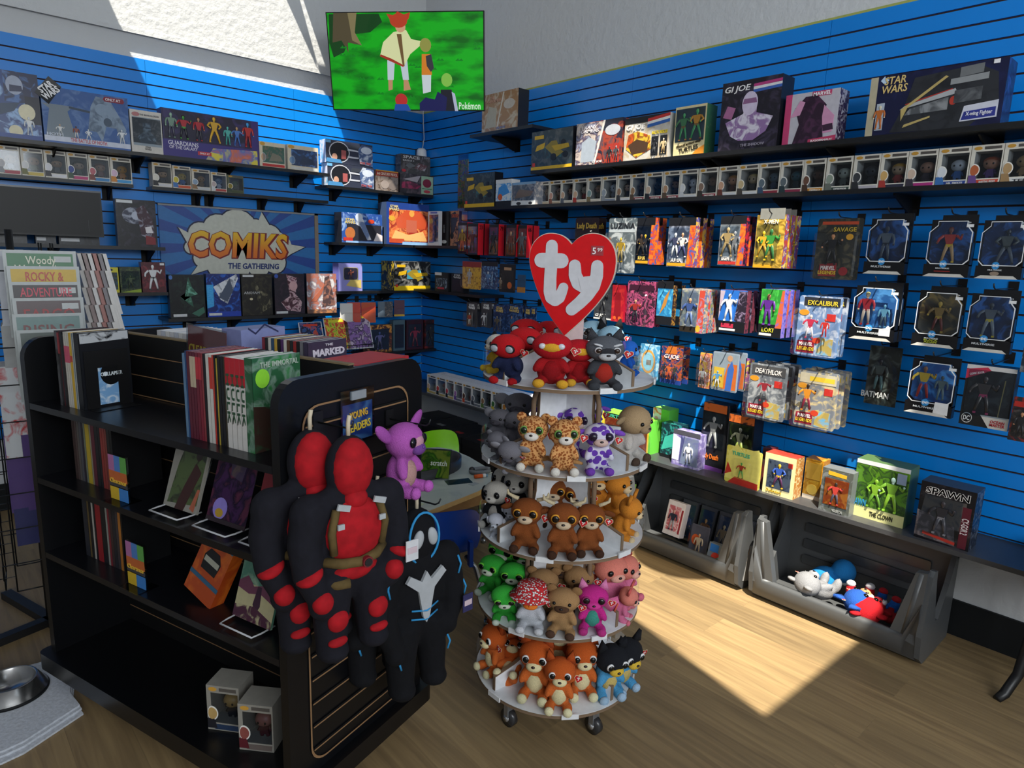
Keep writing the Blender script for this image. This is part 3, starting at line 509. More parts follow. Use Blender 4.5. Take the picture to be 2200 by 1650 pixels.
PD = [('c9a68a', '7a4a3a', 'c9b8a0', 'c9a68a', None), ('c9a68a', '8a5a4a', 'b9a890', 'c99a8a', None), ('b98a6a', '5a5f6a', 'c9c0b0', 'c9a68a', '5a3a2a'), ('c9b8a0', 'a8352a', 'c9b8a0', 'c9a68a', None), ('b98a6a', '7a6a4a', 'd0c8ba', '7f9a9a', '8a6a3a'), ('c9ced3', '8f959c', '8a93a3', '9aa3ad', None), ('c9a68a', '3a3b40', 'd8d8da', '9a7a5f', '3a2a20'), ('7a5a3a', '5a4a3a', '8a2f3f', '9a7a5a', None), ('3a3a3f', '2a2b30', '8a2f3f', 'c9b09a', None), ('8a6a4a', '5a4a3a', '8a2f3f', 'b58f6f', '3a2418'), ('d8dadc', 'c9ccd0', 'd0d3d6', 'd8dadc', None), ('7a5f4f', '3a3530', '8a2f3f', '8a7262', None), ('c98f6a', '6a3a30', 'd0d3d6', 'c9a084', 'c9873a'), ('c9b088', '4a4540', 'd0d3d6', 'c9b48a', 'd0b878'), ('5a6f7a', '3a4f6a', '8a2f3f', '5f6f7a', None), ('2f5f6a', '2a3a40', '8a2f4a', '5f6a70', None), ('5a3a2a', '4a3528', 'c9892a', '6a4a3a', '33241a'), ('b9bfae', '6a7068', '3a4a44', '8f9a8c', None), ('3a3f44', '2a2b30', 'b5b0b8', '3a3d42', None), ('c9a884', 'a83a34', '2a2d40', 'd0a868', 'd0a040'), ('b98a6f', '3a3440', 'a8307a', 'd0b8a4', None), ('d8dce0', '3a6fb0', '24408a', 'd8dce0', None), ('c98f70', '6a4a8a', 'c2452f', 'b5603a', 'b0502a'), ('b59468', 'a08058', 'd8d8d6', 'b59468', None), ('d0b08f', '4a2a5a', '4a2440', '15161a', '18181b')]
ST = ['maroon' if p[2].startswith('8a2') else 'pale' for p in PD]
WORD = {7: 'POE DAMERON', 8: 'HAN SOLO', 9: 'PRINCESS LEIA', 11: 'MACE WINDU', 21: 'MR. FREEZE', 22: 'BASKETBALL FREDDY', 23: 'TED', 24: 'TRAVIS BARKER', 16: 'CHEWBACCA', 17: 'CAPTAIN PHASMA'}
ys = [H(u, 443-(u-1100)*.0436, 'x', -.2).y for u in PX]+[None]
for i, p in enumerate(PD):
    y0 = ys[i]; y1 = ys[i+1] if i+1 < len(PX) else y0-.115; w_ = min(.118, abs(y1-y0)*.98)
    yc = (y0+y1)/2
    pop_box((-.2, yc, Z2), R(-90), p[0], p[1], p[2], f'big-headed figure box, {"maroon" if ST[i]=="maroon" else {"a8307a":"magenta","c2452f":"orange-red","24408a":"navy","c9892a":"orange","4a2440":"plum"}.get(p[2],"pale")} name strip, {ORD[i]} from left in the long right row', 'big-headed figure boxes on the second right shelf', p[3], w=w_, top=p[4], word=WORD.get(i))
# two-deep white row on the lowest shelf near the corner
ul = [917, 937, 957, 975, 993, 1012, 1033, 1055, 1079, 1104, 1131]
cols = ['c9a68a d8b13a', 'c2392f 1a1a1d', 'c23a4a 1a1a1d', 'a86fb0 6a4a9a', '5a3a2a c24a2a', '6a6f7a 3a3f4a', '8a6a4a 5a7a3a', '3a6b3a c9b13a', 'b5762a d0a040', '6b6a3a c9b13a']
for r_ in (0, 1):
    for i in range(10):
        y0 = H(ul[i], 850+(ul[i]-917)*.215, 'x', -.29).y; y1 = H(ul[i+1], 850+(ul[i+1]-917)*.215, 'x', -.29).y
        a, b_ = cols[(i+r_*3) % 10].split()
        pop_box((-.29+r_*.1, (y0+y1)/2, Z5), R(-90), a, b_, 'b9a468' if i < 3 else '6a6f7a', f'white figure box, {ORD[i]} from the corner in the {"back" if r_ else "front"} row, lowest shelf', 'white figure boxes in the corner of the lowest shelf', a, w=abs(y1-y0)*.97, carton='dcdcdc')
# ------------------------------------------------------------------ lowest right shelf
def low(px, xf, d, base, F, label, **k): return rbox(px, Z5, xf, d, base, F, label, **k)
low((1290, 930, 1393, 962, 862), -.26, .12, 'd9c23a', [('p', .08, .06, .97, .86, 'b84a26 d0703a a8401f'), ('p', .05, .88, 1, 1, '1b1c1f'), ('t', 'TURTLES', .3, .92, .5, .1, '3fae8a', 0), ('f', .62, .1, .7, '8a5a3a 24241f b9b4a0', 0), ('w', .08, .06, .97, .86)], 'yellow framed box with an orange window and dark figure behind the white plush, lowest shelf', side='3aa03a 6fd04a', top='7ed63a')
low((1398, 962, 1433, 958, 870), -.13, .1, '5fc23f', [('p', 0, 0, .5, 1, '2f5fa8 d96a2a d8d8d8')], 'bright green box behind the yellow framed box on the lowest shelf', side='5fc23f', top='8ae05a')
low((1418, 964, 1459, 975, 890), -.2, .08, '1c4a52 2f8f8a 16323a', [('q', [(.05, .2), (.95, .45), (.8, .8), (.2, .6)], '3fb0a0'), ('p', 0, 0, 1, .1, '15161a')], 'teal box with a swooping vehicle picture on the lowest right shelf')
low((1443, 980, 1501, 991, 907), -.27, .09, '8a7fb8 b9b3d6 7a6fa8', [('q', [(.3, .08), (.95, .08), (.95, .9), (.45, .9)], 'cfcbe0 a8a0cc b9b5c9'), ('q', [(0, .15), (.25, .15), (.3, .8), (0, .9)], 'e0dff0'), ('p', 0, .92, 1, 1.05, '4a4a55'), ('f', .62, .14, .6, 'd0d3dc d0d3dc b0b3c0 3a3a44'), ('w', .3, .08, .97, .9)], 'lavender window box with a pale figure on the lowest right shelf')
for i, (px, cc) in enumerate((((1501, 996, 1552, 1006, 853), '8f9292 6f7272 8f9292'), ((1556, 1000, 1612, 1012, 866), '55584f 4a4d40 8a9a4a'))):
    low(px, -.2, .1, '15161a', [('p', .06, .34, .95, .86, '24262a 33363a 1b1c1f' if i == 0 else '2c331c 3f4a1f 1b1f12'), ('p', .02, .88, .98, 1, '8f2f1a 1b1c1f c2622a'), ('t', 'Lady Death', .45, .2, .7, .1, 'cf6a24'), ('p', 0, 0, 1, .06, '6a3f8a'), ('f', .5, .36, .46, cc, 1), ('w', .06, .34, .95, .86)], ('tall black box with a grey statuette' if i == 0 else 'tall black box with a green-tinted statuette')+' on the lowest shelf')
low((1633, 1025, 1652, 1030, 945), -.18, .07, '22252a 2f3a3a 6a2a2a', [], 'slim dark box wedged left of the cream window box on the lowest shelf')
w_, h_, y_ = RB(1556, 1015, 1634, 1029, 935, -.3)
t = blister((-.3, y_, Z5), R(-93), w_, h_, 'e0d86a e8e08a d8cf5a', [('q', [(0, .1), (.08, .85), (.3, 1.08), (.45, .9), (.9, 1.05), (1, .8), (.96, .1)], 'e3dc78'), ('t', 'TURTLES', .42, .82, .5, .1, '3fb08a'), ('q', [(.1, 0), (.95, 0), (.95, .16), (.3, .2)], 'b8342a'), ('q', [(0, .2), (.06, .55), (.2, .3)], 'b8342a')], 'bright yellow carded pack with a green and red figure standing on the lowest shelf', bub=(.25, .2, .78, .72), bd=.03, fg=[(.5, .22, .42, '4a9a4a a83a2a 4a9a4a 6a4a2a', 1)])
low((1638, 1038, 1705, 1056, 951), -.29, .09, 'dccf9c', [('p', .12, .16, .88, .86, '1a1c22 33384a 6a6f7a'), ('t', 'Defenders', .38, .09, .5, .08, 'c9a83a', .1), ('f', .5, .2, .6, 'c9a12a 2f4fa0 4a2448 c9a12a', 2), ('p', .76, .74, .9, .86, 'b8342a'), ('w', .12, .16, .88, .86)], 'cream window box with a blue and yellow armoured figure on the lowest shelf', side='d0b478 dccf9c b87a3a', top='b8402f')
low((1724, 1053, 1762, 1062, 966), -.2, .08, 'c98a24 dca63a b87a1a', [('p', 0, 0, 1, .1, 'b8b0a4'), ('p', .1, .5, .9, .9, 'a8752a d09a3a'), ('e', .5, .25, .3, .13, 'e0b04a'), ('w', .04, .1, .96, .96)], 'amber tinted window pack between the cream box and the grey framed box')
low((1760, 1070, 1826, 1086, 977), -.3, .08, '5f6362 74787a 50544f', [('p', .12, .16, .9, .78, 'b8561f d0782a a8441a'), ('q', [(.2, .86), (.8, .84), (.8, .92), (.2, .95)], 'c9a12a'), ('f', .5, .2, .52, '2a2320 b03a34 3a3a4a', 1), ('t', 'VEGETA', .62, .06, .34, .06, '9a9c9a'), ('w', .1, .14, .92, .8)], 'grey framed window box with a red and orange figure on the lowest shelf', side='6a6e6e')
low((1830, 1076, 1944, 1108, 952), -.24, .12, '2c3a24 5f8a24 3a4f2a 7fb02a', [('p', 0, 0, 1, .2, 'c9c68a'), ('p', 0, .93, 1, 1.0, 'c9cbcd'), ('t', 'SPAWN', .12, .26, .3, .12, '3fa0d0'), ('t', 'THE CLOWN', .58, .1, .44, .08, '2a2b1c'), ('f', .72, .22, .6, '9ab8b0 5f8a2a 6f9a2a 8ac23a', 1), ('f', .42, .22, .5, '6f9a2a 6f9a2a 4f7a24', 2), ('p', .78, .72, .95, .9, 'c9cbd6'), ('w', 0, .2, 1, .93)], 'wide window box with green creatures and a cream base on the lowest shelf', side='8f9a6a 4f6a3a')
low((1967, 1117, 2086, 1152, 992), -.29, .12, '1a1a1f 3a3438 15151a', [('q', [(.05, .3), (.9, .3), (.85, .78), (.1, .78)], '23242a 3f4048 5a5450'), ('q', [(0, .05), (.75, .02), (.7, .35), (0, .5)], 'b8a89a 7a6f70 4a4548'), ('t', 'SPAWN', .5, .87, .8, .13, 'd8d4d0', 0, {'bold': .07}), ('t', 'SPAWN', .5, .87, .78, .12, 'b3362a'), ('p', .8, .02, .95, .72, '5a1c2a'), ('t', 'CY-GOR 2', .875, .4, .34, .1, 'd8cfd0', 0, {'roll': math.pi/2}), ('q', [(.15, .1), (.75, .04), (.75, .09), (.15, .15)], 'b5342a'), ('f', .45, .16, .58, '3a3438 2a2a30 3f4048 7a7a80', 1), ('w', .04, .12, .79, .8)], 'big black crinkled box with big red lettering on the lowest right shelf', side='2f333a 5a6068 1b1c20', top='3a3d42 70767a 1b1c20')
# ------------------------------------------------------------------ hanging packs on the right wall
def SH(s, n):
    w_ = s.replace(',', '').split()[:n]
    while w_[-1] in 'a an the with of in at on and by reading right under behind beside left its two'.split(): w_.pop()
    return ' '.join(w_)
def PG(s): return 'wire peg hook holding the '+SH(s, 10)
def hang(px, zt, xf, kind, label, n=1, step=.045, tilt=0, group=None, pegx=True, **k):
    w_, h_, y = RB(*px, xf); z0 = H(px[0], px[1], 'x', xf).z
    z0 = (H((px[0]+px[2])/2, (px[1]+px[3])/2, 'x', xf)).z
    o = None
    for i in range(n):
        lab = label if i == 0 else f'{["", "second", "third", "fourth"][i]} pack on the peg behind the '+SH(label, 8)
        o = kind((xf+i*step, y, z0), R(-90), w_, h_, lab, group or (SH(label, 8)+' and those behind it' if n > 1 else None))
    if pegx: peg((-.002, y, z0+h_*(1.0)+.006), R(-90), -xf+.03, PG(label))
    return o
def K(card, F, **k):
    def f(loc, rz, w_, h_, label, group): return blister(loc, rz, w_, h_, card, F, label, group, **k)
    return f
def KH(F, fgs, d=.04, **k):
    def f(loc, rz, w_, h_, label, group): return hero_pack(loc, rz, w_, h_*.94, d, F, fgs, label, group, **k)
    return f
def KB(base, F, d=.04, **k):
    def f(loc, rz, w_, h_, label, group): return toy_box(loc, rz, w_, h_, d, base, F, label, group, name='boxed_figure', cat='toy pack', **k)
    return f
DC = [('e', .43, .225, .085, .065, '2f86c4'), ('t', 'DC', .43, .225, .11, .05, 'e8eef2'), ('t', 'MULTIVERSE', .43, .135, .48, .035, 'c9cdd0'), ('q', [(0, 0), (.94, 0), (.84, .055), (.14, .055)], 'c4c2bb'), ('p', .82, .86, .97, .91, 'd8dadb'), ('t', '12+', .87, .94, .08, .03, 'c9cdd0')]
RED = [('p', .1, .06, .9, .96, '2a2428 4a4048 a8352a'), ('w', .06, .04, .94, .9), ('p', 0, .9, 1, 1, '1b1b1e')]
# red sided packs near the corner
for i, (px, fc) in enumerate((((983, 545, 1003, 546, 478), 'c9a12a 8a6a2a a84a2a'), ((1004, 547, 1026, 548, 480), '8a5a4a 5a2a2a 3a2a2a'), ((1050, 549, 1070, 550, 482), '2a2a2f 24252a 1b1c1f'), ((1086, 551, 1108, 552, 483), 'b58a6a 6a3a30 4a3a34'), ((1112, 553, 1130, 554, 484), '8a8d92 5a5d62 4a4c50'))):
    w_, h_, y = RB(*px, -.25); z0 = H(px[0], px[1], 'x', -.25).z
    for j in (1, 0) if i else (0,):
        O_ = toy_box((-.25+j*.065, y, z0), R(-90), w_, h_, .055, '201c20', RED+[('f', .5, .1, .7, fc, i % 3)] if j == 0 else [], f'red sided black window pack, {ORD[i]} from the corner in the upper row'+(', hung behind another' if j else ''), 'red sided packs near the corner', side='c21c28', name='boxed_figure', cat='toy pack')
    text(['10', '23', '79', '07', '66'][i], 0, 0, .03, .03, M('2a0c10', .5), O_, y=0, rot=(0, 0, R(90))).location = (w_/2+.001, .028, h_-.03)
    peg((-.002, y, z0+h_+.01), R(-90), .27, f'wire peg hook holding the {ORD[i]} red sided pack from the corner')
hang((1233, 560, 1282, 563, 468), 0, -.22, K('1a181c 2a262c 3a2a2a', [('t', 'Lady Death', .5, .8, .84, .17, 'c9a84a')], fg=[(.5, .1, .5, 'c9c9cc 3a3a40 2a2a30')]), 'black carded pack with gold script lettering above the heart sign', n=2, step=.07)
hang((1303, 585, 1362, 588, 469), 0, -.27, K('8a9298 b9c0c4 5a646a', [('t', 'LUZINIA', .5, .86, .86, .1, '24262c', .1), ('p', .05, .74, .95, .8, 'aab2b8')], bub=(.02, .0, .98, .74), fg=[(.55, .2, .45, 'b59a3a a88a2a 8a7a4a'), (.15, .25, .4, '6a4a3a 4a3a34 3a3030')]), 'large clear pack with a golden figure right of the heart sign top')
LEG = [('p', 0, .86, 1, 1, '1a1a1d'), ('p', 0, .0, .74, .06, 'd09a24')]
def hero(a, b_, word, wc='d8d4d0', strip='d09a24'):
    return [('p', 0, .84, 1, 1, '1a1b1f'), ('q', [(.74, 0), (1, 0), (1, .84), (.8, .84)], b_), ('p', .02, .02, .72, .08, strip), ('t', word, .36, .14, .4, .08, wc), ('w', .04, .16, .78, .82)]
B1 = '4a3a6a 2f5fa8 c2402a d8762a'
hang((1364, 567, 1402, 569, 468), 0, -.29, KB('23262a 33363a 1b1c20', hero(0, B1, 'SUPER', 'e0c060')+[('f', .3, .2, .45, '5a4030 3a3028 2a2620', 2), ('f', .52, .2, .45, 'c9a12a 24242a 1b1b20', 1)], side=B1), 'dark window pack with two crouching dark figures and an orange striped edge, upper row', n=2, step=.07)
hang((1431, 572, 1488, 575, 468), 0, -.29, KB('8a8d9a b0b3c0 5a5d6a', hero(0, B1, 'SUPER', 'e0dcd8')+[('f', .3, .2, .5, 'd8dadc 3a3f5a c9ccd0', 1), ('f', .56, .2, .5, 'b58a6a d8d4d0 3a3f6a', 2)], side='d8902a a8402f 3a4fa0 e0b04a'), 'bright window pack with pale blue-grey figures in the upper right wall row', n=3, step=.07)
hang((1541, 568, 1595, 572, 464), 0, -.29, KB('2a2b2f 4a4a4a 8a8d90', hero(0, B1, 'LEGENDS', 'e8e0dc', 'b8342f')+[('f', .34, .18, .6, 'a8926a 9a845a 7a6a48', 2), ('f', .62, .2, .5, '8a8d92 6a6d72 5a5d62')], side='3a1c4a c22a34 2a2038'), 'window pack with a bulky tan figure and a red side, upper right wall row', n=2, step=.06)
hang((1617, 574, 1678, 577, 462), 0, -.29, KB('a8872f d8b84a c9a040 8a6f2a', [('p', .1, .92, .95, 1.12, '8a8a84'), ('t', 'X-MEN', .5, .87, .5, .08, 'e8e2d0'), ('p', 0, 0, .66, .06, 'd09a24'), ('f', .56, .14, .6, '2f6b3a 3a8a3a 2f6b3a d0b02a', 1), ('f', .3, .2, .5, 'd0b02a c9a02a a8842a', 2), ('w', .04, .1, .8, .84)], side='d8902a e0c060 3a4fa0 a8402f'), 'golden window pack with a green figure at the right of the upper row', n=3, step=.06)
hang((1745, 598, 1840, 603, 470), 0, -.24, K('3a3a34 55503f 2a2c2a', [('p', .1, .9, .9, .95, 'a8442a'), ('t', 'SAVAGE', .62, .82, .5, .07, 'b59a3a'), ('q', [(.12, .05), (.52, .05), (.52, .27), (.14, .25)], '8a2a2f'), ('t', 'MARVEL', .33, .19, .32, .07, 'e6e0dc'), ('t', 'LEGENDS', .32, .11, .4, .06, 'd8c23a'), ('e', .68, .14, .1, .07, '8a2a2f'), ('e', .74, .7, .08, .05, 'c9942a')], bub=(.02, .0, .98, .78), fg=[(.42, .24, .52, 'b5805a 1b1c20 1b1c20 2a2a2a 2a1c14', 1)]), 'clear pack with a dark haired figure in black, upper right row', n=1)
hang((1853, 588, 1941, 590, 462), 0, -.27, KH(DC, [(-.05, .24, .62, '3a3a40 5a5d60 4a4c50 2a2a30')]), 'boxed grey caped figure with a round blue badge, leftmost of three in the upper row')
hang((1981, 593, 2078, 597, 464), 0, -.27, KH(DC[:2]+DC[3:]+[('t', 'MULTIVERSE', .43, .15, .3, .025, 'c9cdd0'), ('p', .25, .09, .6, .105, '8a2a24')], [(-.02, .25, .62, '6a3a2a a8342a b58a5a c9a12a 5a2418', 1)]), 'boxed red and gold costumed figure behind a white edged window, upper row')
hang((2092, 597, 2192, 602, 464), 0, -.27, KH(DC[:2]+DC[3:]+[('t', 'MULTIVERSE', .43, .15, .3, .025, 'c9cdd0'), ('e', .43, .09, .1, .035, '8a7a6a')], [(.08, .25, .6, '24262a 4a4c48 55575a 2a2c2a', 2)]), 'boxed dark figure with a black cape at the right end of the upper row')
# middle row
hang((993, 620, 1033, 622, 562), 0, -.27, K('c98f2a 8a5a2a d8a83a', [('p', 0, .8, 1, 1, '8a2f2a')], bub=(.1, .05, .9, .8), fg=[(.5, .2, .55, 'b9bcc0 a8abb0 8a8d92')]), 'orange-brown carded pack with a silver figure near the corner')
hang((1034, 620, 1068, 622, 562), 0, -.27, K('3a5f8a 6f9ac0 2a3f6a', [('p', 0, .84, 1, 1, '1b1c22')], bub=(.2, .08, .95, .7), fg=[(.55, .15, .5, 'd8dadc 5a86b8 3a5a8a')]), 'blue carded pack with a white and blue figure near the corner')
hang((1072, 627, 1106, 629, 567), 0, -.27, K('1b1c20', [('p', .12, .12, .9, .78, '2c2a2c'), ('e', .66, .25, .14, .12, 'c2602f'), ('p', .3, .78, .75, .88, 'b08a6a')], bub=(.0, .05, .42, .68), fg=[(.22, .12, .4, 'b5a08a 8a7a6a 6a5a4a')]), 'black retro card with an orange disc near the corner')
hang((1111, 628, 1128, 629, 590), 0, -.27, K('2a4a6a', [('p', 0, 0, 1, .3, 'b5762a')]), 'small blue carded pack partly behind the heart sign', pegx=False)
for i, (px, cc) in enumerate((((1002, 702, 1024, 703, 650), 'd8d4d0 a83a30 c9c4be'), ((1033, 703, 1055, 704, 650), 'c9ccd0 d8dadc b9bcc0'), ((1059, 712, 1085, 714, 655), '8a7a5a 6a5a3a 4a4030'), ((1086, 713, 1121, 715, 655), 'b58a6a 3a5f8a 6a5a3a'), ((1125, 714, 1140, 716, 660), '8a8d92 5a5d62 4a4c50'))):
    hang(px, 0, -.26, K('2f4a7a 4a6fa8 1f2f55' if i > 1 else '24262c 3a3d44', [('t', 'STAR\nWARS', .5, .84, .6, .2, 'd0b46a' if i > 1 else 'e0e0e0')], bub=(.05, .03, .95, .66), fg=[(.5, .1, .5, cc, i % 3)]), f'small carded space figure pack, {ORD[i]} from the corner in the middle row', n=2, step=.05, group='small carded packs left of the heart sign')
hang((1275, 685, 1312, 687, 607), 0, -.24, KB('1b1c1f 2f3034 3a3c40', [('t', 'GI JOE', .4, .1, .6, .1, 'e0e0e0', .2), ('f', .5, .2, .6, '1b1b1f 2a2b2f 24252a', 1), ('p', 0, 0, 1, .04, 'd8d8d8')], side='1b1c1f'), 'black window pack with a dark figure right of the heart sign', pegx=False)
hang((1312, 690, 1338, 692, 612), 0, -.25, KB('b8202a c9342f a81c2a', [('q', [(.2, .1), (.8, .1), (.7, .8), (.3, .8)], '8a1820'), ('e', .3, .1, .12, .05, 'd8602a'), ('e', .7, .1, .12, .05, 'd8602a')], side='c21c38'), 'bright red figure pack right of the heart sign', n=2)
hang((1344, 699, 1403, 703, 604), 0, -.3, K('7a3a55 2a1c28 b8507a 3a2430', [('p', .1, .8, .95, .92, '3a1a2a')], bub=(.08, .02, .86, .74), fg=[(.4, .1, .5, 'b58a6a a8342a 2a2a2f 1b1b1f', 1)]), 'plum card pack with a red jacketed figure and yellow bubble, middle row', n=2, step=.06)
hang((1408, 697, 1441, 699, 612), 0, -.28, KB('3a9ad0 5ab8e0 2a7ab0', [('p', 0, 0, 1, .22, '1b1c20'), ('q', [(.2, .25), (.5, .7), (.8, .9), (.6, .5)], 'b9803a'), ('p', 0, .92, 1, 1.1, '1b1c20')], side='2a2438 b98a3a 3a2a2a'), 'sky blue pack with a bronze flying figure in the middle row', n=2, step=.08)
hang((1459, 712, 1508, 716, 620), 0, -.3, KB('a89a7a c9bfa0 8a8f9a', [('p', 0, 0, .7, .13, '2a241c'), ('q', [(.72, 0), (1, 0), (1, .98), (.78, .98)], '3a5fa8 8a9ac0 c24a3a'), ('f', .4, .15, .65, 'b58a6a 3a5086 5a6f9a 8a8d92', 1), ('e', .8, .1, .1, .08, 'c9a83a'), ('w', .03, .14, .74, .96)], side='b8443a 8aa05a 3a5fa8 d0b08a'), 'silver window pack with a blue armoured figure in the middle row', n=3, step=.06)
hang((1541, 711, 1598, 716, 622), 0, -.3, KB('2a6ac0', [('p', 0, 0, 1, .26, '1a1b1f'), ('q', [(.0, .3), (.18, .98), (0, .98)], 'b8a8b8'), ('q', [(.6, .3), (.72, .98), (1, .98), (1, .26), (.7, .26)], 'b9a8c0 8a7a98 2a2430'), ('f', .38, .26, .66, 'd8dadc d8dadc c9ccd0', 1), ('p', .12, .1, .58, .2, 'b8304a'), ('p', .06, .03, .66, .08, 'd8d8d8')], side='4a2a3a 2a2430 7a3a4a'), 'royal blue pack with a white leaping figure in the middle row', n=3, step=.06)
hang((1627, 722, 1676, 727, 620), 0, -.3, KB('3aa03a 4ab84a 2f8a34', [('p', 0, 0, 1, .27, '1a1b1f'), ('q', [(.72, .2), (.9, .98), (1, .98), (1, .2)], 'd0b8a8 8a5aa0 c9603a'), ('f', .36, .25, .66, '8a5a4a 5a2a86 4a2470 6a3a98', 0), ('t', 'LOKI', .42, .15, .5, .09, 'c9c23a'), ('p', .06, .03, .6, .08, 'd8d8d8')], side='c9a8b0 3a4fb8 8a7ad0'), 'bright green pack with a purple robed figure in the middle row', n=3, step=.06)
ML = [('q', [(.03, .04), (.46, .04), (.46, .26), (.05, .24)], '8a2436'), ('t', 'MARVEL', .26, .19, .32, .06, 'ece6e6'), ('t', 'LEGENDS', .26, .11, .4, .06, 'e0c83a'), ('q', [(.52, .03), (.88, .03), (.88, .3), (.52, .32)], '3a8ac0 6fb0d8 b5a05a'), ('e', .5, .26, .1, .05, 'c2402a'), ('e', .14, .72, .12, .05, 'd0902a'), ('q', [(.68, .6), (.88, .6), (.88, .72), (.68, .72)], 'b8302a')]
hang((1706, 758, 1796, 772, 632), 0, -.3, K('8aa0c0 c0c8d8 6a86b0', ML+[('p', .12, .84, .95, .98, '2a2c34'), ('t', 'EXCALIBUR', .56, .89, .7, .08, 'd0b83a')], bub=(.0, .0, .96, .8), bd=.06, fg=[(.38, .3, .4, 'd8c8c0 b8304a d8d4dc', 1), (.72, .35, .3, 'c2402a b8302a a82a2a')]), 'glaring clear pack with red figures in full sun, middle row', n=2, step=.07)
hang((1822, 727, 1919, 735, 606), 0, -.3, KH(DC+[('q', [(.66, .1), (.9, .1), (.9, .26), (.84, .3), (.8, .25), (.66, .22)], 'd8d8d8')], [(-.2, .27, .62, 'c9a884 a8242a b59a84 a8242a d0b86a'), (.2, .26, .42, '6fa0b0 6fa0b0 3a4a50')], inner='3a78b8 5a9ad0 2a5a90'), 'boxed red dressed figure beside pale blue trousers, middle row', n=2, step=.06)
hang((1956, 742, 2055, 749, 616), 0, -.29, KH(DC[:2]+DC[3:]+[('t', 'MULTIVERSE', .43, .15, .3, .025, 'c9cdd0'), ('t', 'BLACK\nADAM', .43, .1, .3, .07, 'a8b03a')], [(.0, .26, .56, 'b5903a 8a6a3a 6a2f24 b5903a', 1)], inner='5a4a34 8a6f3a 3a3428'), 'boxed gold winged figure with olive lettering, middle row')
hang((2066, 752, 2168, 761, 622), 0, -.3, KH(DC, [(-.03, .26, .6, '2f3136 55585c 6a6d70 b8a02a', 1)]), 'boxed grey figure with a yellow belt, right end of the middle row')
hang((2190, 800, 2225, 802, 660), 0, -.3, KB('24262a 8a9096 3a3d42', [('w', .05, .1, .95, .95)]), 'dark clear fronted pack cut by the right edge of the picture, middle row')
# lower row
hang((1372, 812, 1413, 816, 738), 0, -.27, K('7ab8d8 b8dce8 4a98c8', [('e', .45, .5, .36, .34, 'd8a04a'), ('e', .45, .5, .28, .27, '8ac8e0'), ('p', .35, .4, .6, .55, '7a7468')], bub=(.1, .1, .9, .85)), 'pale blue carded pack with an orange ring in the lower row')
hang((1417, 821, 1462, 828, 742), 0, -.27, K('24305a 6a4a3a b8542a 2a3a6a', [('q', [(.15, .8), (.3, 1.0), (.7, 1.02), (.72, .82)], 'c26a2a'), ('t', 'GI JOE', .5, .72, .7, .14, 'e8e4e0', .2), ('p', 0, 0, 1, .12, '24408a')], bub=(.06, .1, .94, .62), fg=[(.28, .14, .42, '24242a 2a2b30 3a3a3f'), (.52, .14, .42, 'c2502a c2602a a8442a', 1), (.76, .14, .42, '6a4a3a 3a3a34 2a2a2a', 2)]), 'navy and orange carded pack with three small figures in the lower row', n=2, step=.07)
hang((1228, 760, 1262, 762, 697), 0, -.2, K('24242a 3a3438', [('t', 'KISS', .5, .86, .8, .12, 'd8d8d8')]), 'dark carded pack behind the grey masked plush toys', pegx=False)
hang((1266, 760, 1298, 762, 695), 0, -.2, K('6a6440 4a4834', [('t', 'SPAWN', .5, .86, .8, .1, 'c9c9b0')]), 'olive carded pack behind the pale ice-blue plush toys', pegx=False)
hang((1499, 832, 1524, 836, 756), 0, -.27, K('c98a8a d8b8a8 b85a5a d8a84a', [('w', .1, .1, .9, .9)], fg=[(.5, .1, .5, '3a3a40 8a8d92 2a2b30')]), 'pink and yellow carded pack at the left of the lower sunlit group')
hang((1526, 838, 1582, 842, 756), 0, -.3, K('8a98a8', [('p', .03, .03, .97, .97, '7f8c98'), ('q', [(.38, .05), (.95, .05), (.95, .72), (.6, .72)], 'b8602a'), ('q', [(.55, .02), (.78, .02), (.84, .6), (.74, .8), (.6, .6)], '3a5fa8'), ('e', .66, .86, .1, .08, 'b58a6a'), ('p', .08, .08, .48, .6, 'c9a83a')], bub=(.07, .07, .5, .62), bd=.03, fg=[(.28, .1, .42, '5a90c0 5a98c8 d0d8dc', 1)]), 'grey and orange retro card with a blue drawn athlete in the lower row', n=2, step=.08)
hang((1590, 838, 1614, 841, 768), 0, -.22, K('c9a8c0 d8c84a 8a4a8a', []), 'pink and yellow card tucked behind the grey retro card', pegx=False)
for px, F_, fgs, lab in (((1602, 893, 1682, 906, 778), [('p', .06, .8, .94, .97, '4a4a4c'), ('t', 'DEATHLOK', .5, .87, .7, .09, 'd0ccc8', .1)], [(.5, .34, .42, '6a6d70 8a2a34 6a6d70 a8303a', 1)], 'clear pack with a grey and red figure in the sun'), ((1703, 912, 1790, 926, 792), [('p', .06, .78, .94, .95, 'b8b09a'), ('p', .3, .82, .9, .9, 'd8b83a')], [(.34, .3, .48, '2a2018 c9822a 7a2438 c9822a', 1)], 'clear pack with an orange clad figure and a metal shield in the sun')):
    hang(px, 0, -.27, K('8a9098 a8acb0 6a7078' if 'grey and red' in lab else '9a8f80 c9b88a 7a7f88', ML+F_, bub=(.0, .0, .97, .78), bd=.06, fg=fgs), lab, n=3, step=.07)
w_, h_, y_ = RB(1842, 868, 1915, 872, 742, -.16); z_ = H(1878, 872, 'x', -.16).z
t = thing('carded_figure', 'clear round-bottomed pack with a grey figure in the lower row', 'toy pack', (-.12, y_, z_), R(-90))
MB().box(-w_*.42, w_*.52, 0, .003, 0, h_, P('3a4240 566260 2a302f', 18)).obj('backing_card', t)
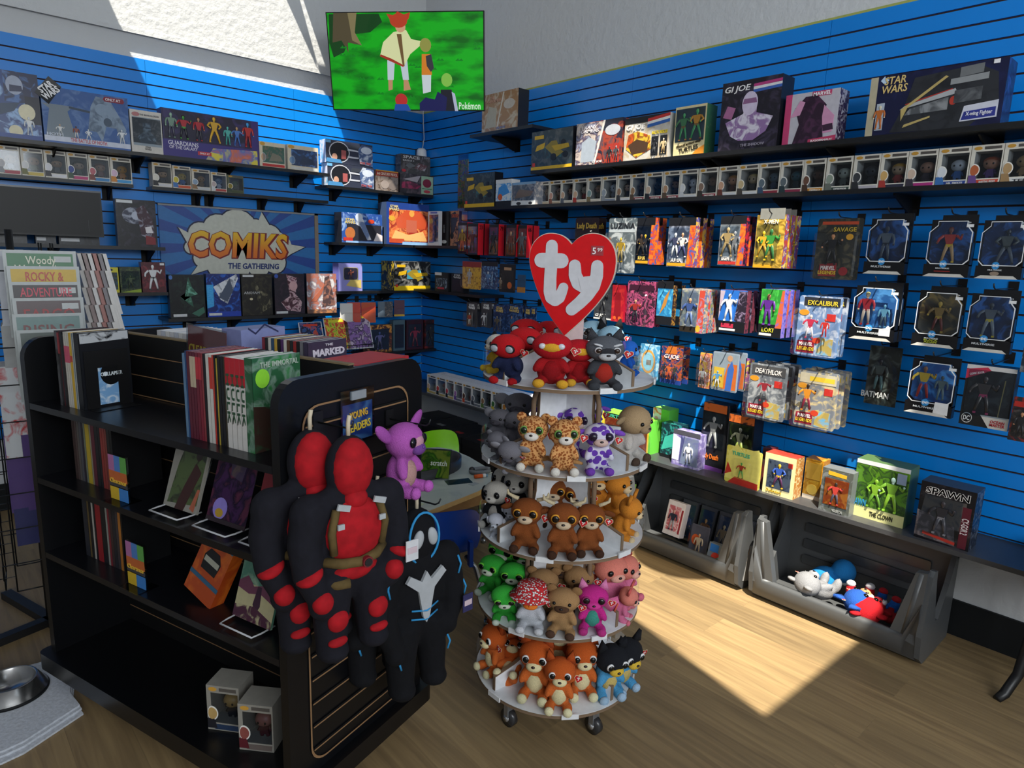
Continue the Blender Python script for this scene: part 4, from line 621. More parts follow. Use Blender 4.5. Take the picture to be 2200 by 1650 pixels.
pts = circ(0, h_*.46, w_*.5, h_*.47, 28); n_ = 28; m = MB(); m.add([(a, -.002, b) for a, b in pts]+[(a*.9, -.05, h_*.46+(b-h_*.46)*.94) for a, b in pts], [(i, (i+1) % n_, n_+(i+1) % n_, n_+i) for i in range(n_)]+[list(range(n_, 2*n_))], CLEAR()); m.obj('bubble', t)
fig(t, 0, h_*.25, h_*.55, '24262a 3f4a4a 4a6a6f 24262a', 0, -.025); text('BATMAN', -.0, h_*.2, w_*.8, h_*.1, M('b9bcbc', .4), t, y=-.052); peg((-.002, y_, z_+h_+.01), R(-90), .17, 'wire peg hook above the round-bottomed clear pack')
hang((1941, 884, 2042, 899, 762), 0, -.3, KH(DC+[('q', [(.62, .06), (.92, .04), (.92, .26), (.64, .26)], 'd8d8d8')], [(-.18, .27, .62, '8a5a3a c9a02a a8342a 2a5aa0', 1), (.2, .3, .45, '4a5450 5a6864 6a7874')], inner='2f70b8 4f98d8 24528a'), 'boxed gold and red figure beside a grey one, lower row')
w_, h_, y_ = RB(2059, 908, 2163, 930, 778, -.28); z_ = H(2110, 918, 'x', -.28).z
toy_box((-.28, y_, z_), R(-90), w_, h_, .06, '1b1d1f', [('p', .06, .18, .97, .93, '24292a 34383a 1a1c1e'), ('p', 0, .93, 1, 1, 'c4c4c4'), ('q', [(0, .76), (0, .92), (.42, .98), (.5, .93)], 'b8304a'), ('t', 'COMIC BOOK', .22, .87, .3, .035, 'ead8d8', 0, {'roll': -.3}), ('e', .15, .12, .11, .085, 'd8dadb'), ('e', .15, .12, .1, .075, '15161a'), ('t', 'DC', .15, .12, .13, .08, 'd8dadb'), ('q', [(.42, .2), (1, .2), (1, 0), (.62, .0)], 'c9c6be'), ('t', 'OCEAN\nMASTER', .79, .09, .3, .1, 'b3242f'), ('f', .42, .22, .62, '2a2a2f 2a2b2f 24262a 6a2a4a', 1), ('q', [(.76, .2), (.78, .2), (.82, .8), (.8, .8)], '8a7a4a'), ('w', .06, .18, .97, .93)], 'black window box with a dark figure and red corner stripe, right end of lower row', name='boxed_figure', cat='toy pack', side='16171a')
peg((-.002, y_, z_+h_+.01), R(-90), .3, 'wire peg hook above the black box with the red corner stripe')
hang((2163, 945, 2215, 952, 850), 0, -.3, K('b8862a 8a2a24 2a2a2c', [('p', .1, .1, .9, .75, '24262a 5a5048 1b1c1f'), ('q', [(.05, .78), (.95, .78), (.95, .9), (.05, .9)], 'a82a24')], bub=(.1, .1, .9, .76), fg=[(.5, .14, .55, 'b5805a 1b1c20 1b1c20')]), 'yellow and red card with a suited figure at the right edge of the picture')
# ------------------------------------------------------------------ boxes on the left wall shelves
lbox((-25, 280, 93, 296, 132), LZ1, -.25, .1, '3f6fb0 8fb0d8 24407a', [('p', .35, .55, 1, 1, '24305a 4a6fa8 1b2448'), ('e', .55, .8, .16, .14, '9aa3b8'), ('q', [(.45, .7), (.7, .72), (.68, .8), (.46, .8)], '2a3050'), ('p', .72, .25, 1, .66, '15182a'), ('e', .74, .42, .16, .12, 'd8d0b0'), ('e', .5, .12, .13, .09, 'd0c9a8'), ('f', .76, .08, .28, 'd8dadc d8dadc c9ccd0'), ('p', 0, 0, 1, .08, '1b3f86'), ('q', [(.1, .3), (.5, .42), (.62, .55), (.2, .5)], '2a3f5a')], 'tall blue snow scene box cut by the left edge on the top left shelf', side='1b2448')
w_, h_, x_ = LB(96, 298, 281, 319, 176, -.25); t = toy_box((x_, -.25, LZ1), 0, w_, h_, .1, '3a5f9a 8aa0c8 5a78b0', [('q', [(.02, .12), (.08, .62), (.0, .7), (.35, .7), (.28, .6), (.36, .12)], 'c9c4bc b0aaa2'), ('q', [(.3, .66), (.7, .6), (.7, .64), (.3, .7)], '55585f'), ('q', [(.5, .3), (.55, .75), (.62, .95), (.78, .92), (.9, .6), (.96, .4), (.9, .12), (.84, .4), (.72, .42), (.66, .12), (.6, .3)], 'a8abb0 8a8d93 c4c6ca'), ('e', .68, .72, .08, .11, 'c4c6ca'), ('e', .74, .5, .05, .08, '6a6d74'), ('p', 0, 0, 1, .14, 'c4c9d8'), ('t', 'THE BATTLE OF HOTH', .5, .1, .42, .07, 'b5303a'), ('q', [(0, 0), (1, 0), (1, .05), (0, .05)], '2f5aa0'), ('t', 'HOTH', .12, .17, .18, .05, 'd8dcea'), ('f', .18, .14, .22, 'c9a88a d8d8d8 b9bcc0', 1), ('f', .36, .14, .22, '5a3a2a 8a4a3a d8d4d0'), ('f', .5, .13, .2, 'd8dadc d8dadc c9ccd0', 2), ('f', .9, .14, .26, 'd8dadc d8dadc c9ccd0', 1), ('q', [(.72, .88), (.94, .88), (.96, .92), (.94, .97), (.72, .97), (.7, .92)], 'c2303a'), ('t', 'ONLY AT', .82, .925, .18, .05, 'efe8e8'), ('w', 0, .14, 1, 1)], 'wide clear fronted box with a grey walking machine and snow scene, top left shelf', side='5a78b0')
m = MB(); m.prism([(-.065, 0), (0, -.055), (.07, .05), (.01, .1)], -.004, -.002, M('15161a', .4)); m.obj('logo_card', t, (-w_*.42, 0, h_*.86)); text('STAR\nWARS', -w_*.415, h_*.87+.02, .1, .075, M('e8e8ea', .4), t, y=-.006, roll=-.7, bold=.04)
lbox((283, 318, 353, 326, 225), LZ1, -.25, .09, 'c9c4bc', [('p', .06, .18, .94, .82, '4a4440 6a625a 33302e'), ('q', [(.06, .24), (.38, .24), (.42, .3), (.58, .3), (.62, .24), (.94, .24), (.94, .16), (.06, .16)], 'c9c4bc'), ('t', 'STAR\nWARS', .5, .13, .2, .09, '1b1c20'), ('t', 'THE MANDALORIAN', .6, .9, .6, .04, '5a5a60'), ('e', .18, .9, .12, .05, 'a86a6a'), ('q', [(.3, .24), (.7, .24), (.8, .38), (.62, .5), (.62, .72), (.38, .72), (.38, .5), (.2, .38)], '5f666a 8a9296 3f4448'), ('w', .06, .18, .94, .84)], 'off-white window box with a chrome big-headed figure on the top left shelf', side='b9b4ac')
w_, h_, x_ = LB(351, 326, 557, 343, 222, -.25); F_ = [('p', .02, .38, .9, .98, '2a2440 3a3060 1f1a33'), ('p', 0, 0, 1, .36, '2a2058 3a2f78'), ('t', 'GUARDIANS', .2, .3, .3, .09, 'd8d4e0'), ('t', 'OF THE GALAXY', .2, .21, .28, .07, 'd8d4e0'), ('q', [(.42, .02), (.5, .28), (.98, .34), (.98, .02)], 'b9a8d0 c86a4a 5a6fb0 d8c84a'), ('q', [(.34, .1), (.48, .1), (.48, .18), (.34, .18)], 'b8303f'), ('t', 'ONLY AT', .41, .14, .1, .04, 'f0e8e8'), ('q', [(.92, .36), (1, .36), (1, 1), (.92, 1)], '3a2a70')]
for q_ in ((.09, .52, '8fae9a 6f8a7a 4a4a5a', 0), (.21, .5, '4a9a3f a8242f 2a2a33 4a9a3f 3a1c2a', 1), (.36, .5, 'b58a6a a8242f 3a3a44 a8242f 5a3a20', 0), (.52, .56, 'd8b03a d0a02f d8a82f', 2), (.66, .4, '5fc0b0 4fa8a0 3f9a90', 0), (.76, .42, 'c9a070 4a78c0 3a66b0', 1), (.88, .55, '3f9ad8 b8302f 9a242a', 0)): F_.append(('f', q_[0], .4, q_[1], q_[2], q_[3]))
toy_box((x_, -.25, LZ1), 0, w_, h_, .09, '2a2450', F_, 'wide purple box with seven coloured figures in a row on the top left shelf', side='3a2f70')
for px, lab, cc in (((558, 351, 614, 357, 296), 'left of two wide cream vehicle boxes in the sun on the top left shelf', ('8a6a4a a8845a 5a7a4a', 'b8302f')), ((618, 357, 685, 366, 302), 'right of two wide cream vehicle boxes with blue tints on the top left shelf', ('3a5f9a 5a86c0 2a3350', 'c9c9c4'))):
    lbox(px, LZ1, -.25, .1, 'd0c6b0', [('p', .12, .2, .96, .84, cc[0]), ('e', .12, .92, .1, .07, 'c9973c'), ('p', .1, .05, .96, .15, cc[1]), ('e', .14, .4, .1, .17, 'e0d8c8'), ('e', .14, .4, .085, .145, 'c9a07a' if cc[1][0] == 'b' else '7f9ab8'), ('q', [(.35, .25), (.9, .3), (.8, .5), (.5, .6)], 'b59a6a' if cc[1][0] == 'b' else '22283a'), ('w', .12, .2, .96, .84)], lab, side='c9bfa8')
TR = [('e', .28, .5, .22, .46, 'c4c8d4'), ('e', .28, .5, .2, .42, '1a1b22'), ('e', .18, .28, .055, .15, 'c99a84'), ('q', [(0, .02), (.34, .02), (.3, .18), (.02, .2)], '4a8ac0'), ('p', .32, .22, .42, .6, 'a85a5a'), ('q', [(.5, .72), (.7, .72), (.74, .86), (.52, .9)], '3a3f4a'), ('q', [(.45, .62), (.68, .6), (.7, .66), (.46, .7)], 'c4c8d4'), ('q', [(.45, .3), (.68, .3), (.7, .36), (.46, .38)], 'c4c8d4'), ('q', [(.72, .1), (1, .02), (1, .9), (.76, .96), (.68, .7)], '8fa0c0 c4cfe0 4a5f8a'), ('e', .86, .72, .12, .16, 'c9d3e4'), ('t', 'STAR TREK', .84, .14, .24, .1, 'b8504a'), ('p', 0, .86, .1, .98, '6fb0e0')]
for k, (z_, lab) in enumerate(((LZ3, 'lower of two stacked boxes with a black disc and silver starship, below the television'), (LZ3+.172, 'upper of two stacked boxes with a black disc and silver starship, below the television'))):
    w_, h_, x_ = LB(704, 396, 803, 406, 345, -.19); toy_box((x_-.01*k, -.19, z_), 0, w_, .17, .1, '20222c 33384a', TR, lab, 'two stacked starship boxes', side='3a78b8 6fb0d8 c9c9d8')
lbox((807, 405, 856, 409, 360), LZ3, -.17, .1, '1b1a1a 5a4a40 8a7f78', [('p', 0, .72, 1, .95, '9a3a2a'), ('t', '3rd CENTURY PISTOL', .5, .83, .9, .13, 'e0d0c0'), ('p', 0, .95, 1, 1, 'c9952a'), ('e', .4, .32, .18, .2, '9a8f8a'), ('e', .75, .28, .18, .2, '7a706c')], 'black box with a red title band on the shelf below the television')
w_, h_, x_ = LB(859, 410, 932, 415, 370, -.17); hb = .165
toy_box((x_, -.17, LZ3), 0, w_, hb, .12, '3a3236 5a4c50 2a2428', [('q', [(.05, .25), (.5, .25), (.62, .45), (.3, .62), (.05, .55)], '8a2448 a83058 5a1c34'), ('q', [(.1, .7), (.6, .95), (.5, .6)], '8a8084 a8a0a4'), ('p', .62, .05, .97, .95, '9ab89a'), ('e', .79, .6, .13, .22, '7a1f34'), ('t', 'SPACESHIP', .79, .32, .3, .06, '2f7a5a'), ('e', .79, .18, .1, .08, 'b8424a')], 'dark box with a magenta spaceship and pale green panel near the corner')
w2, h2, x2 = LB(866, 368, 925, 374, 328, -.17); toy_box((x2-.01, -.165, LZ3+hb+.001), R(-6), w2, .155, .1, '4a4648 5f5a5c 33302f', [('t', 'SPACE', .35, .86, .56, .16, 'c9c9c9'), ('t', 'EAGLE 1', .25, .68, .36, .08, 'c9c9c9'), ('q', [(.15, .4), (.3, .6), (.5, .42), (.3, .3)], '8f9294 5f6264'), ('q', [(.45, .3), (.6, .6), (.9, .5), (.8, .2)], '7a7476 a8a4a6 5a3438'), ('e', .1, .14, .07, .07, 'b8303a'), ('t', '1999', .85, .9, .25, .1, '8a8d98')], 'grey model kit box resting on the magenta spaceship box in the corner')
# figure boxes on the shallow shelves
ux = [-52, -3, 48, 98, 147, 193, 239, 286]
LP = [('b9bcc0', '5a5f66', '24242c', None), ('c9b09a', '8a8d92', 'a83a4a', None), ('c99a70', '6a6a2f', 'c9b04a', 'd8d8d8', None), ('b98a5f', '24242a', 'd8d8dc', 'd8d8dc', '1b1b1f'), ('c9a68a', '2f4a34', 'b82f70', '24408a', '1f2a1f'), ('b98a6a', '7a3a30', '2f7fb8', 'b8606a', '6a3a2a'), ('d0902a', 'c9802a', '3a98d0', 'd8b8d0', None)]
for i in range(7):
    x0 = H(ux[i], 380+ux[i]*.073, 'y', -.14).x; x1 = H(ux[i+1], 380+ux[i+1]*.073, 'y', -.14).x; p = LP[i]
    pop_box(((x0+x1)/2, -.14, LZ2), 0, p[0], p[1], p[2], f'big-headed figure box above the dark monitor, {ORD[6-i]} from the right', 'big-headed figure boxes above the dark monitor', p[3] or 'b9b9bc', w=abs(x1-x0)*.97, top=p[4] if len(p) > 4 else None)
ux = [329, 372, 413, 454, 489, 525]
LP = [('c9a07a', '24242a', 'c9c9cc', 'd8d4c8', '15161a'), ('c9a84a', '3a6fb0', 'c2502a', 'c9b83a', None), ('b58a5a', '8a6a4a', 'b9bcc0', '8aa0b8', None), ('8a9aa8', 'c9ccd0', 'a83a34', 'b9a8a8', None), ('4a6a44', '33402f', '3f4a2a', '8a7a2a', None)]
for i in range(5):
    x0 = H(ux[i], 408+(ux[i]-329)*.072, 'y', -.14).x; x1 = H(ux[i+1], 408+(ux[i+1]-329)*.072, 'y', -.14).x; p = LP[i]
    pop_box(((x0+x1)/2, -.14, LZ2), 0, p[0], p[1], p[2], f'big-headed figure box above the shop sign, {ORD[i]} from the left', 'big-headed figure boxes above the shop sign', p[3], w=abs(x1-x0)*.96, h=.155-.008*i, top=p[4], carton='d0cabc' if i < 4 else '5a6048')
# middle left shelves
lbox((254, 534, 341, 546, 432), LZ7, -.24, .05, '1d1a24 2f2a38 15141a', [('e', .45, .66, .3, .18, '6a6f80 9aa0b0 33364a'), ('e', .48, .66, .1, .09, 'b0b6c6'), ('q', [(.6, .25), (.95, .1), (.9, .6), (.7, .9), (.5, .8)], '5a5f74 8f8f9f 3a1c2a'), ('q', [(.72, .3), (.9, .3), (.86, .45), (.7, .42)], 'd8d4d8'), ('p', .03, .92, .42, .98, 'd0d3d6'), ('q', [(.7, .05), (.95, .05), (.95, .2), (.7, .25)], '7a1c24')], 'tall dark box with a metallic armoured picture standing left of the shop sign')
for u0, u1, v0, v1, lab in ((-80, 60, 536, 531, 'dark box at the far left half hidden under the monitor'), (78, 122, 529, 531, 'narrow black box in the middle under the monitor'), (128, 215, 530, 534, 'dark box with silver streaks under the right end of the monitor')):
    w_, h_, x_ = LB(u0, v0, u1, v1, v0-90, -.24); toy_box((x_, -.24, LZ7), 0, w_, .24, .06, '101114 2a2d36 16171c', [('q', [(.1, .3), (.5, .2), (.9, .5), (.6, .8)], '2f3440 8a93a3 16171c'), ('p', .05, .08, .5, .16, 'c9ccd0')], lab)
lbox((213, 630, 258, 632, 575), LZ5+.01, -.24, .08, 'b0a81f c9c02a', [('p', .1, .12, .94, .8, '3a5a74 5a7a8a 6a5a3a'), ('e', .5, .9, .25, .06, '1b1c20'), ('f', .5, .14, .5, '8a6a4a 3a5f8a 2a2a30'), ('w', .1, .12, .94, .8)], 'yellow framed window box on the shelf left of the five dark boxes')
lbox((260, 631, 305, 633, 576), LZ5+.01, -.24, .08, '3a4a24 4f6230 24301a', [('p', .08, .16, .94, .84, '2a3a1f 4a5a34 1f2a18'), ('q', [(0, 0), (1, 0), (1, .14), (.5, .08)], '8aa02a'), ('f', .5, .18, .5, '4a5a34 3a4a2a 33402a', 1), ('w', .08, .16, .94, .84)], 'dark green camouflage window box on the shelf left of the five dark boxes')
lbox((307, 630, 359, 636, 565), LZ5+.01, -.24, .06, '5a1f28 7a2a34 4a1820', [('f', .46, .08, .84, 'd4d6d9 d4d6d9 d4d6d9 33363a', 1), ('p', .78, .9, .96, .97, 'd8dadc')], 'dark red box with a white armoured figure, directly left of the shop sign')
W5 = [((366, 677, 443, 679, 583), '121519 1c2a24 0f1114', [('q', [(.4, .4), (.55, .95), (.65, .7), (.8, .55), (.6, .5), (.66, .25), (.5, .35), (.3, .5)], '4f8a74 6fb09a 2f5a48'), ('q', [(.6, .1), (.95, .25), (.98, .12), (.8, .02)], '7ab09a 3a6a58'), ('e', .06, .94, .05, .05, '4a78c0'), ('p', .08, .03, .46, .09, 'c9ccce')], 'black box with a pale green swirling shape, leftmost of five under the shop sign'),
 ((446, 678, 519, 679, 585), '1c3f9a 2f6ad0 15286a', [('q', [(.2, .7), (.9, 1), (.95, .9), (.6, .3), (.4, .4)], 'a8b4c8 3a4458 d8dce4'), ('q', [(.35, .45), (.7, .9), (.78, .6), (.6, .35)], '1b1f2c 4a5468'), ('q', [(0, .2), (.2, .25), (.2, .75), (0, .75)], '3aa0e0'), ('t', 'CKPANTH', .1, .5, .5, .12, '4ab0e8', 0, {'roll': math.pi/2}), ('p', 0, 0, 1, .12, '1f3fa8'), ('p', .04, .03, .42, .09, 'c9ccce')], 'blue box with a burst of light, second of five under the shop sign'),
 ((521, 677, 587, 678, 587), '15151a 3a3628 1f1d1a', [('q', [(.4, .9), (.6, .6), (.9, .5), (.95, .2), (.6, .05), (.5, .4)], '5a5440 8a8468 2a2820'), ('t', 'ARKHAM', .32, .55, .5, .06, 'b0b0b0'), ('p', .05, .93, .4, .98, 'c9ccce'), ('e', .3, .4, .05, .03, 'c9c0a0')], 'near-black box with a dim golden figure, middle one of five under the shop sign'),
 ((591, 674, 656, 674, 586), '1b1620 3a2a38 24202a', [('q', [(.4, .98), (.75, .9), (.7, .5), (.9, .3), (.85, .05), (.4, .1), (.2, .3), (.5, .45)], 'b08a9a 7a4a5a d0b0b8 4a2a34'), ('e', .62, .7, .14, .12, 'c9a0a4'), ('e', .07, .94, .06, .05, '3a5ab0'), ('p', .04, .02, .42, .08, 'c9ccce')], 'dark box with white flowing hair, fourth of five under the shop sign'),
 ((660, 672, 724, 671, 586), 'b8b4b8 d0ccce 8a8490 a86a5a', [('q', [(.5, .15), (.6, .9), (.75, .95), (.85, .6), (.95, .2)], '6a4a48 9a6a5a 4a3a3c'), ('q', [(.1, .3), (.4, .55), (.6, .75), (.5, .5), (.3, .3)], '7a4a40 a8604a'), ('p', 0, 0, 1, .1, 'a86a3a c98a5a 6a5048')], 'bright sunlit box with a brown armoured figure, rightmost of five under the shop sign')]
for px, base, F_, lab in W5: lbox(px, LZ6, -.22, .05, base, F_, lab, side='15161a')
# corner shelves
lbox((734, 527, 822, 531, 462), LZ4, -.24, .12, '3a66b8 8aa8d8 2a4f9a', [('q', [(.0, .12), (.12, .12), (.12, .62), (.98, .62), (.98, .1), (.2, .06)], '17171d 2a2a34'), ('t', 'STAR\nWARS', .2, .72, .26, .18, 'd8c06a'), ('q', [(.34, .85), (.44, 1.0), (.52, .8), (.72, .12), (.62, .1), (.45, .55), (.34, .62)], 'b0bcd0 d8dce6 6a7fa8'), ('e', .42, .86, .09, .14, 'c9d3e4'), ('e', .72, .74, .08, .07, 'c2402a'), ('e', .2, .32, .12, .2, 'b06a3a'), ('p', .04, .06, .26, .17, 'b8342a'), ('q', [(.78, .08), (1, .08), (1, .28), (.86, .36)], 'c9a0a8 d8d0d4'), ('p', .1, 0, 1, .06, '8ab0e0')], 'blue and white box with a white diving spacecraft on the left wall, in the sun', side='1b2a55 16171c')
lbox((830, 530, 922, 533, 439), LZ4, -.25, .1, '2f5ab0 24408a', [('p', .06, .08, .97, .84, 'b8402a d0603a e08a4a 9a2f24'), ('q', [(.2, .6), (.45, .84), (.8, .8), (.95, .6), (.9, .4), (.25, .4)], 'a83a2a c2502f'), ('q', [(.45, .3), (.7, .3), (.7, .6), (.45, .6)], '6a2a2a b8604a'), ('e', .58, .76, .06, .08, 'd89a4a'), ('q', [(.1, .1), (.95, .1), (.85, .34), (.5, .24), (.2, .34)], 'd8904a e0b070'), ('t', 'STAR\nWARS', .17, .87, .22, .13, 'd8c88a'), ('e', .12, .62, .07, .06, 'd0a03a'), ('p', .06, .04, .4, .14, 'b8482a'), ('p', .36, 0, 1, .07, '8ab4e0')], 'tall blue box with a big glowing red arena picture near the corner', side='1f2a4a 3a4a6a')
lbox((826, 531, 829, 531, 442), LZ4, -.13, .1, '1f2436', [], 'dark slim box tucked behind the red arena box near the corner')
for px, xf, base, F_, lab, sd in (((921, 530, 942, 530, 457), -.33, 'd0d3d8', [('p', .12, .12, .9, .9, '6a5a5a c27a4a 3a3a4a'), ('p', .2, .93, .8, .98, '5a6ab0'), ('p', .1, .08, .5, .14, '5a8ac0'), ('w', .1, .1, .9, .9)], 'white framed window pack in the corner beside the red arena box', 'd0d3d8'), ((946, 531, 962, 531, 458), -.27, '15161a', [('t', 'BLACK SERIES', .5, .5, .6, .05, '8a8d92', 0, {'roll': math.pi/2}), ('e', .5, .12, .3, .05, 'c9c9c9')], 'black upright pack in the corner beside the white framed pack', '15161a'), ((966, 531, 984, 532, 456), -.24, '6a78b8 2a2a3a c98a6a', [('q', [(.1, .9), (.6, .98), (.9, .8), (.5, .4), (.2, .3)], '1b1b26 3a3a4a'), ('t', 'STAR TREK', .6, .86, .7, .1, 'c2604a'), ('e', .3, .3, .18, .1, '24242c')], 'purple and orange card pack beside the black upright pack in the corner', '5a4a6a')):
    w_, h_, y = RB(*px, xf+.1); toy_box((xf+.1, y, Z3), R(-84), max(w_, .07), h_, .03, base, F_, lab, side=sd)
lbox((728, 626, 779, 627, 566), LZ5, -.23, .1, '6f6fb8 8f8fd0', [('q', rrect(.2, .82, .4, .86, .08), 'c9b46a'), ('q', rrect(.22, .8, .42, .84, .08), '2a2638 5a4a4a 3a3448'), ('q', [(.3, .2), (.95, .1), (.95, .4), (.5, .42)], 'c9b46a'), ('f', .5, .42, .36, 'b5603a 8a4a3a 5a3a3a', 1), ('w', .2, .4, .82, .86)], 'violet window box alone at the left end of the racing car box shelf', side='8585c9 6a6ab8')
for k, (u0, u1, yf, lab) in enumerate(((832, 930, -.12, 'rear of two black and yellow racing car boxes in the corner'), (846, 925, -.24, 'front of two black and yellow racing car boxes in the corner'))):
    lbox((u0, 626+k, u1, 628+k, 564), LZ5, yf, .1, '3a3d40 8a8a88 1b1c1e', [('p', 0, 0, 1, .16, 'd8b81f'), ('p', .35, .4, .8, .7, '5ab8d0 8ac8d8 3a8aa8')]+CAR, lab, group='racing car boxes in the corner', side='1a1b1e d8b81f 1a1b1e', top='b9bcc0')
for px, lab, F_ in (((934, 631, 963, 632, 592), 'small black and white pack with a clipped corner on the corner shelf', [('p', .1, .1, .9, .7, '5a6a7a 8a9aa8 2a2f38'), ('p', 0, .85, .5, 1, 'd0d3d6'), ('p', .2, .1, .7, .2, 'b8384a')]), ((969, 632, 995, 633, 592), 'small black pack with a maroon picture on the corner shelf', [('p', .1, .08, .9, .7, '5a2a34 3a2a34 2a2430'), ('t', 'STAR\nWARS', .5, .86, .6, .22, 'c9c9cc')])):
    rbox(px, Z4, -.21, .06, '1b1c20', F_, lab, None, name='boxed_figure')
for px, lab, a_, fc in (((788, 757, 842, 757, 698), 'orange and black carded figure pack on the lowest left corner shelf', 'a8582a 6a3424 2a2428 c98a3a', '3a4f8a 5a5a8a 3a3a5a'), ((845, 756, 870, 756, 690), 'grey-blue slim box on the lowest left corner shelf', '4a5f6a', None), ((873, 756, 909, 756, 692), 'black window pack with a maroon figure on the lowest left corner shelf', '1b1a1e 2a2024 3a1c28', '6a2438 7a2a3f 5a2030'), ((912, 757, 937, 757, 696), 'maroon and gold slim pack at the corner end of the lowest shelf', '5a1c20 7a2a24 2a1a1c', '3a3a3a 2a2a2a 1b1b1b')):
    F_ = [('p', .12, .1, .88, .85, '24242a 3a3638')]+([('f', .5, .12, .65, fc, 1)] if fc else [])+[('w', .1, .08, .9, .86)]
    lbox(px, LZ8, -.2, .06, a_, F_, lab, name='boxed_figure')
for px, lab, a_, fg_ in (((732, 692, 757, 693, 652), 'leftmost carded toy car on the sunlit left wall pegs', '4a6fa8 c9c9c9', None), ((747, 693, 774, 694, 650), 'second carded toy car with a red wave on the left wall pegs', 'b8a890 b83a2a', None), ((778, 694, 806, 694, 650), 'third carded toy car with a red wave on the left wall pegs', 'c9b8a0 b84a2a', None), ((813, 682, 826, 683, 648), 'small dark carded toy left of the last pair on the left wall', '3a4f6a 5a6a7a', None), ((826, 682, 843, 683, 648), 'small carded toy with a pale bubble near the corner pegs', '5a6f7a 8a7a6a 3a3f4a', None), ((848, 680, 868, 681, 645), 'small maroon carded toy with a yellow foot near the corner', '7a4a5a 5a3a48', None)):
    w_, h_, x_ = LB(*px, -.2); z_ = H(px[0], px[1], 'y', -.2).z
    blister((x_, -.2, z_), R(-12), w_, h_, a_, [('q', [(0, .55), (1, .75), (1, .85), (0, .68)], 'b83428')] if 'wave' in lab else [('p', 0, 0, 1, .12, 'c9a02a')] if 'maroon' in lab else [], lab, 'carded toy cars on the left wall', bub=(.1, .1, .92, .5), bd=.03)
    peg((x_, -.002, z_+h_+.01), 0, .21, PG(lab))
# row of leaning comics on a wire tray below
tr = thing('wire_tray', 'black wire tray on the left wall holding three upright comics', 'tray', (-.98, -.02, .93)); m = MB(); k = M('17181a', .4, .3)
m2 = MB()
for zz in (0, .055): m.tube([(-.55, 0, zz), (.3, 0, zz), (.3, -.3, zz-.03), (-.55, -.3, zz-.03)], .003, k, 6, True)
for i in range(30): x = -.55+.85*i/29; m2.tube([(x, 0, .055), (x, 0, 0), (x, -.3, -.03), (x, -.3, .025)], .0016, k, 5)
for i in range(3): x = -.4+i*.28; m.tube([(x, 0, .0), (x, .015, .14)], .003, k, 6)
m.obj('frame', tr); m2.obj('wires', tr)
for i, (u0, u1, v0, vt, a_, lab, ti) in enumerate(((652, 702, 800, 737, '4a3a8a c2502a 2f5a9a 24243a', 'leftmost comic with orange and blue action art on the wire tray', 'FANTASTIC'), (706, 758, 803, 735, '7ac23a 5aa02f d8d04a c24a3a', 'green and yellow comic in the middle of the wire tray', 'TALES'), (748, 804, 806, 733, '4a3a6a c9b8d0 2a2440 8a6aa8', 'purple and white comic at the right end of the wire tray', 'XMEN'))):
    w_, h_, x_ = LB(u0, v0, u1, v0+3, vt, -.27); t = thing('comic_book', lab, 'comic', (x_, -.27, .915), 0, None, rot=(R(-18), 0, 0))
    MB().box(-w_/2, w_/2, 0, .002, 0, h_*1.05, M('c9ccd0', .4)).box(-w_/2+.008, w_/2-.008, -.001, 0, .01, h_*1.03, P(a_, 22)).obj('cover', t)
    MB().box(-w_*.3, w_*.3, -.002, -.001, h_*.9, h_*.98, M('c23a2a' if i == 0 else 'd8d03a' if i == 1 else 'c9a83a', .4)).obj('title_block', t)
# ------------------------------------------------------------------ revolving plush stand
SX, SY = -1.82, -3.56; VA = math.atan2(CAM.y-SY, CAM.x-SX); TZ = [.165, .452, .736, 1.02, 1.305]
def stroke(m, pts, r, y0, mat):
    Y = [y0]
    def nx_(): Y[0] -= .00005; return Y[0]
    rs = r if hasattr(r, '__len__') else [r]*len(pts)
    for k, (x, z) in enumerate(pts):
        m.prism(circ(x, z, rs[k], n=16), nx_(), 0, mat)
        if k < len(pts)-1:
            x2, z2 = pts[k+1]; dx, dz = x2-x, z2-z; L_ = math.hypot(dx, dz) or 1; nx, nz = -dz/L_, dx/L_
            m.prism([(x+nx*rs[k], z+nz*rs[k]), (x-nx*rs[k], z-nz*rs[k]), (x2-nx*rs[k+1], z2-nz*rs[k+1]), (x2+nx*rs[k+1], z2+nz*rs[k+1])], nx_(), 0, mat)
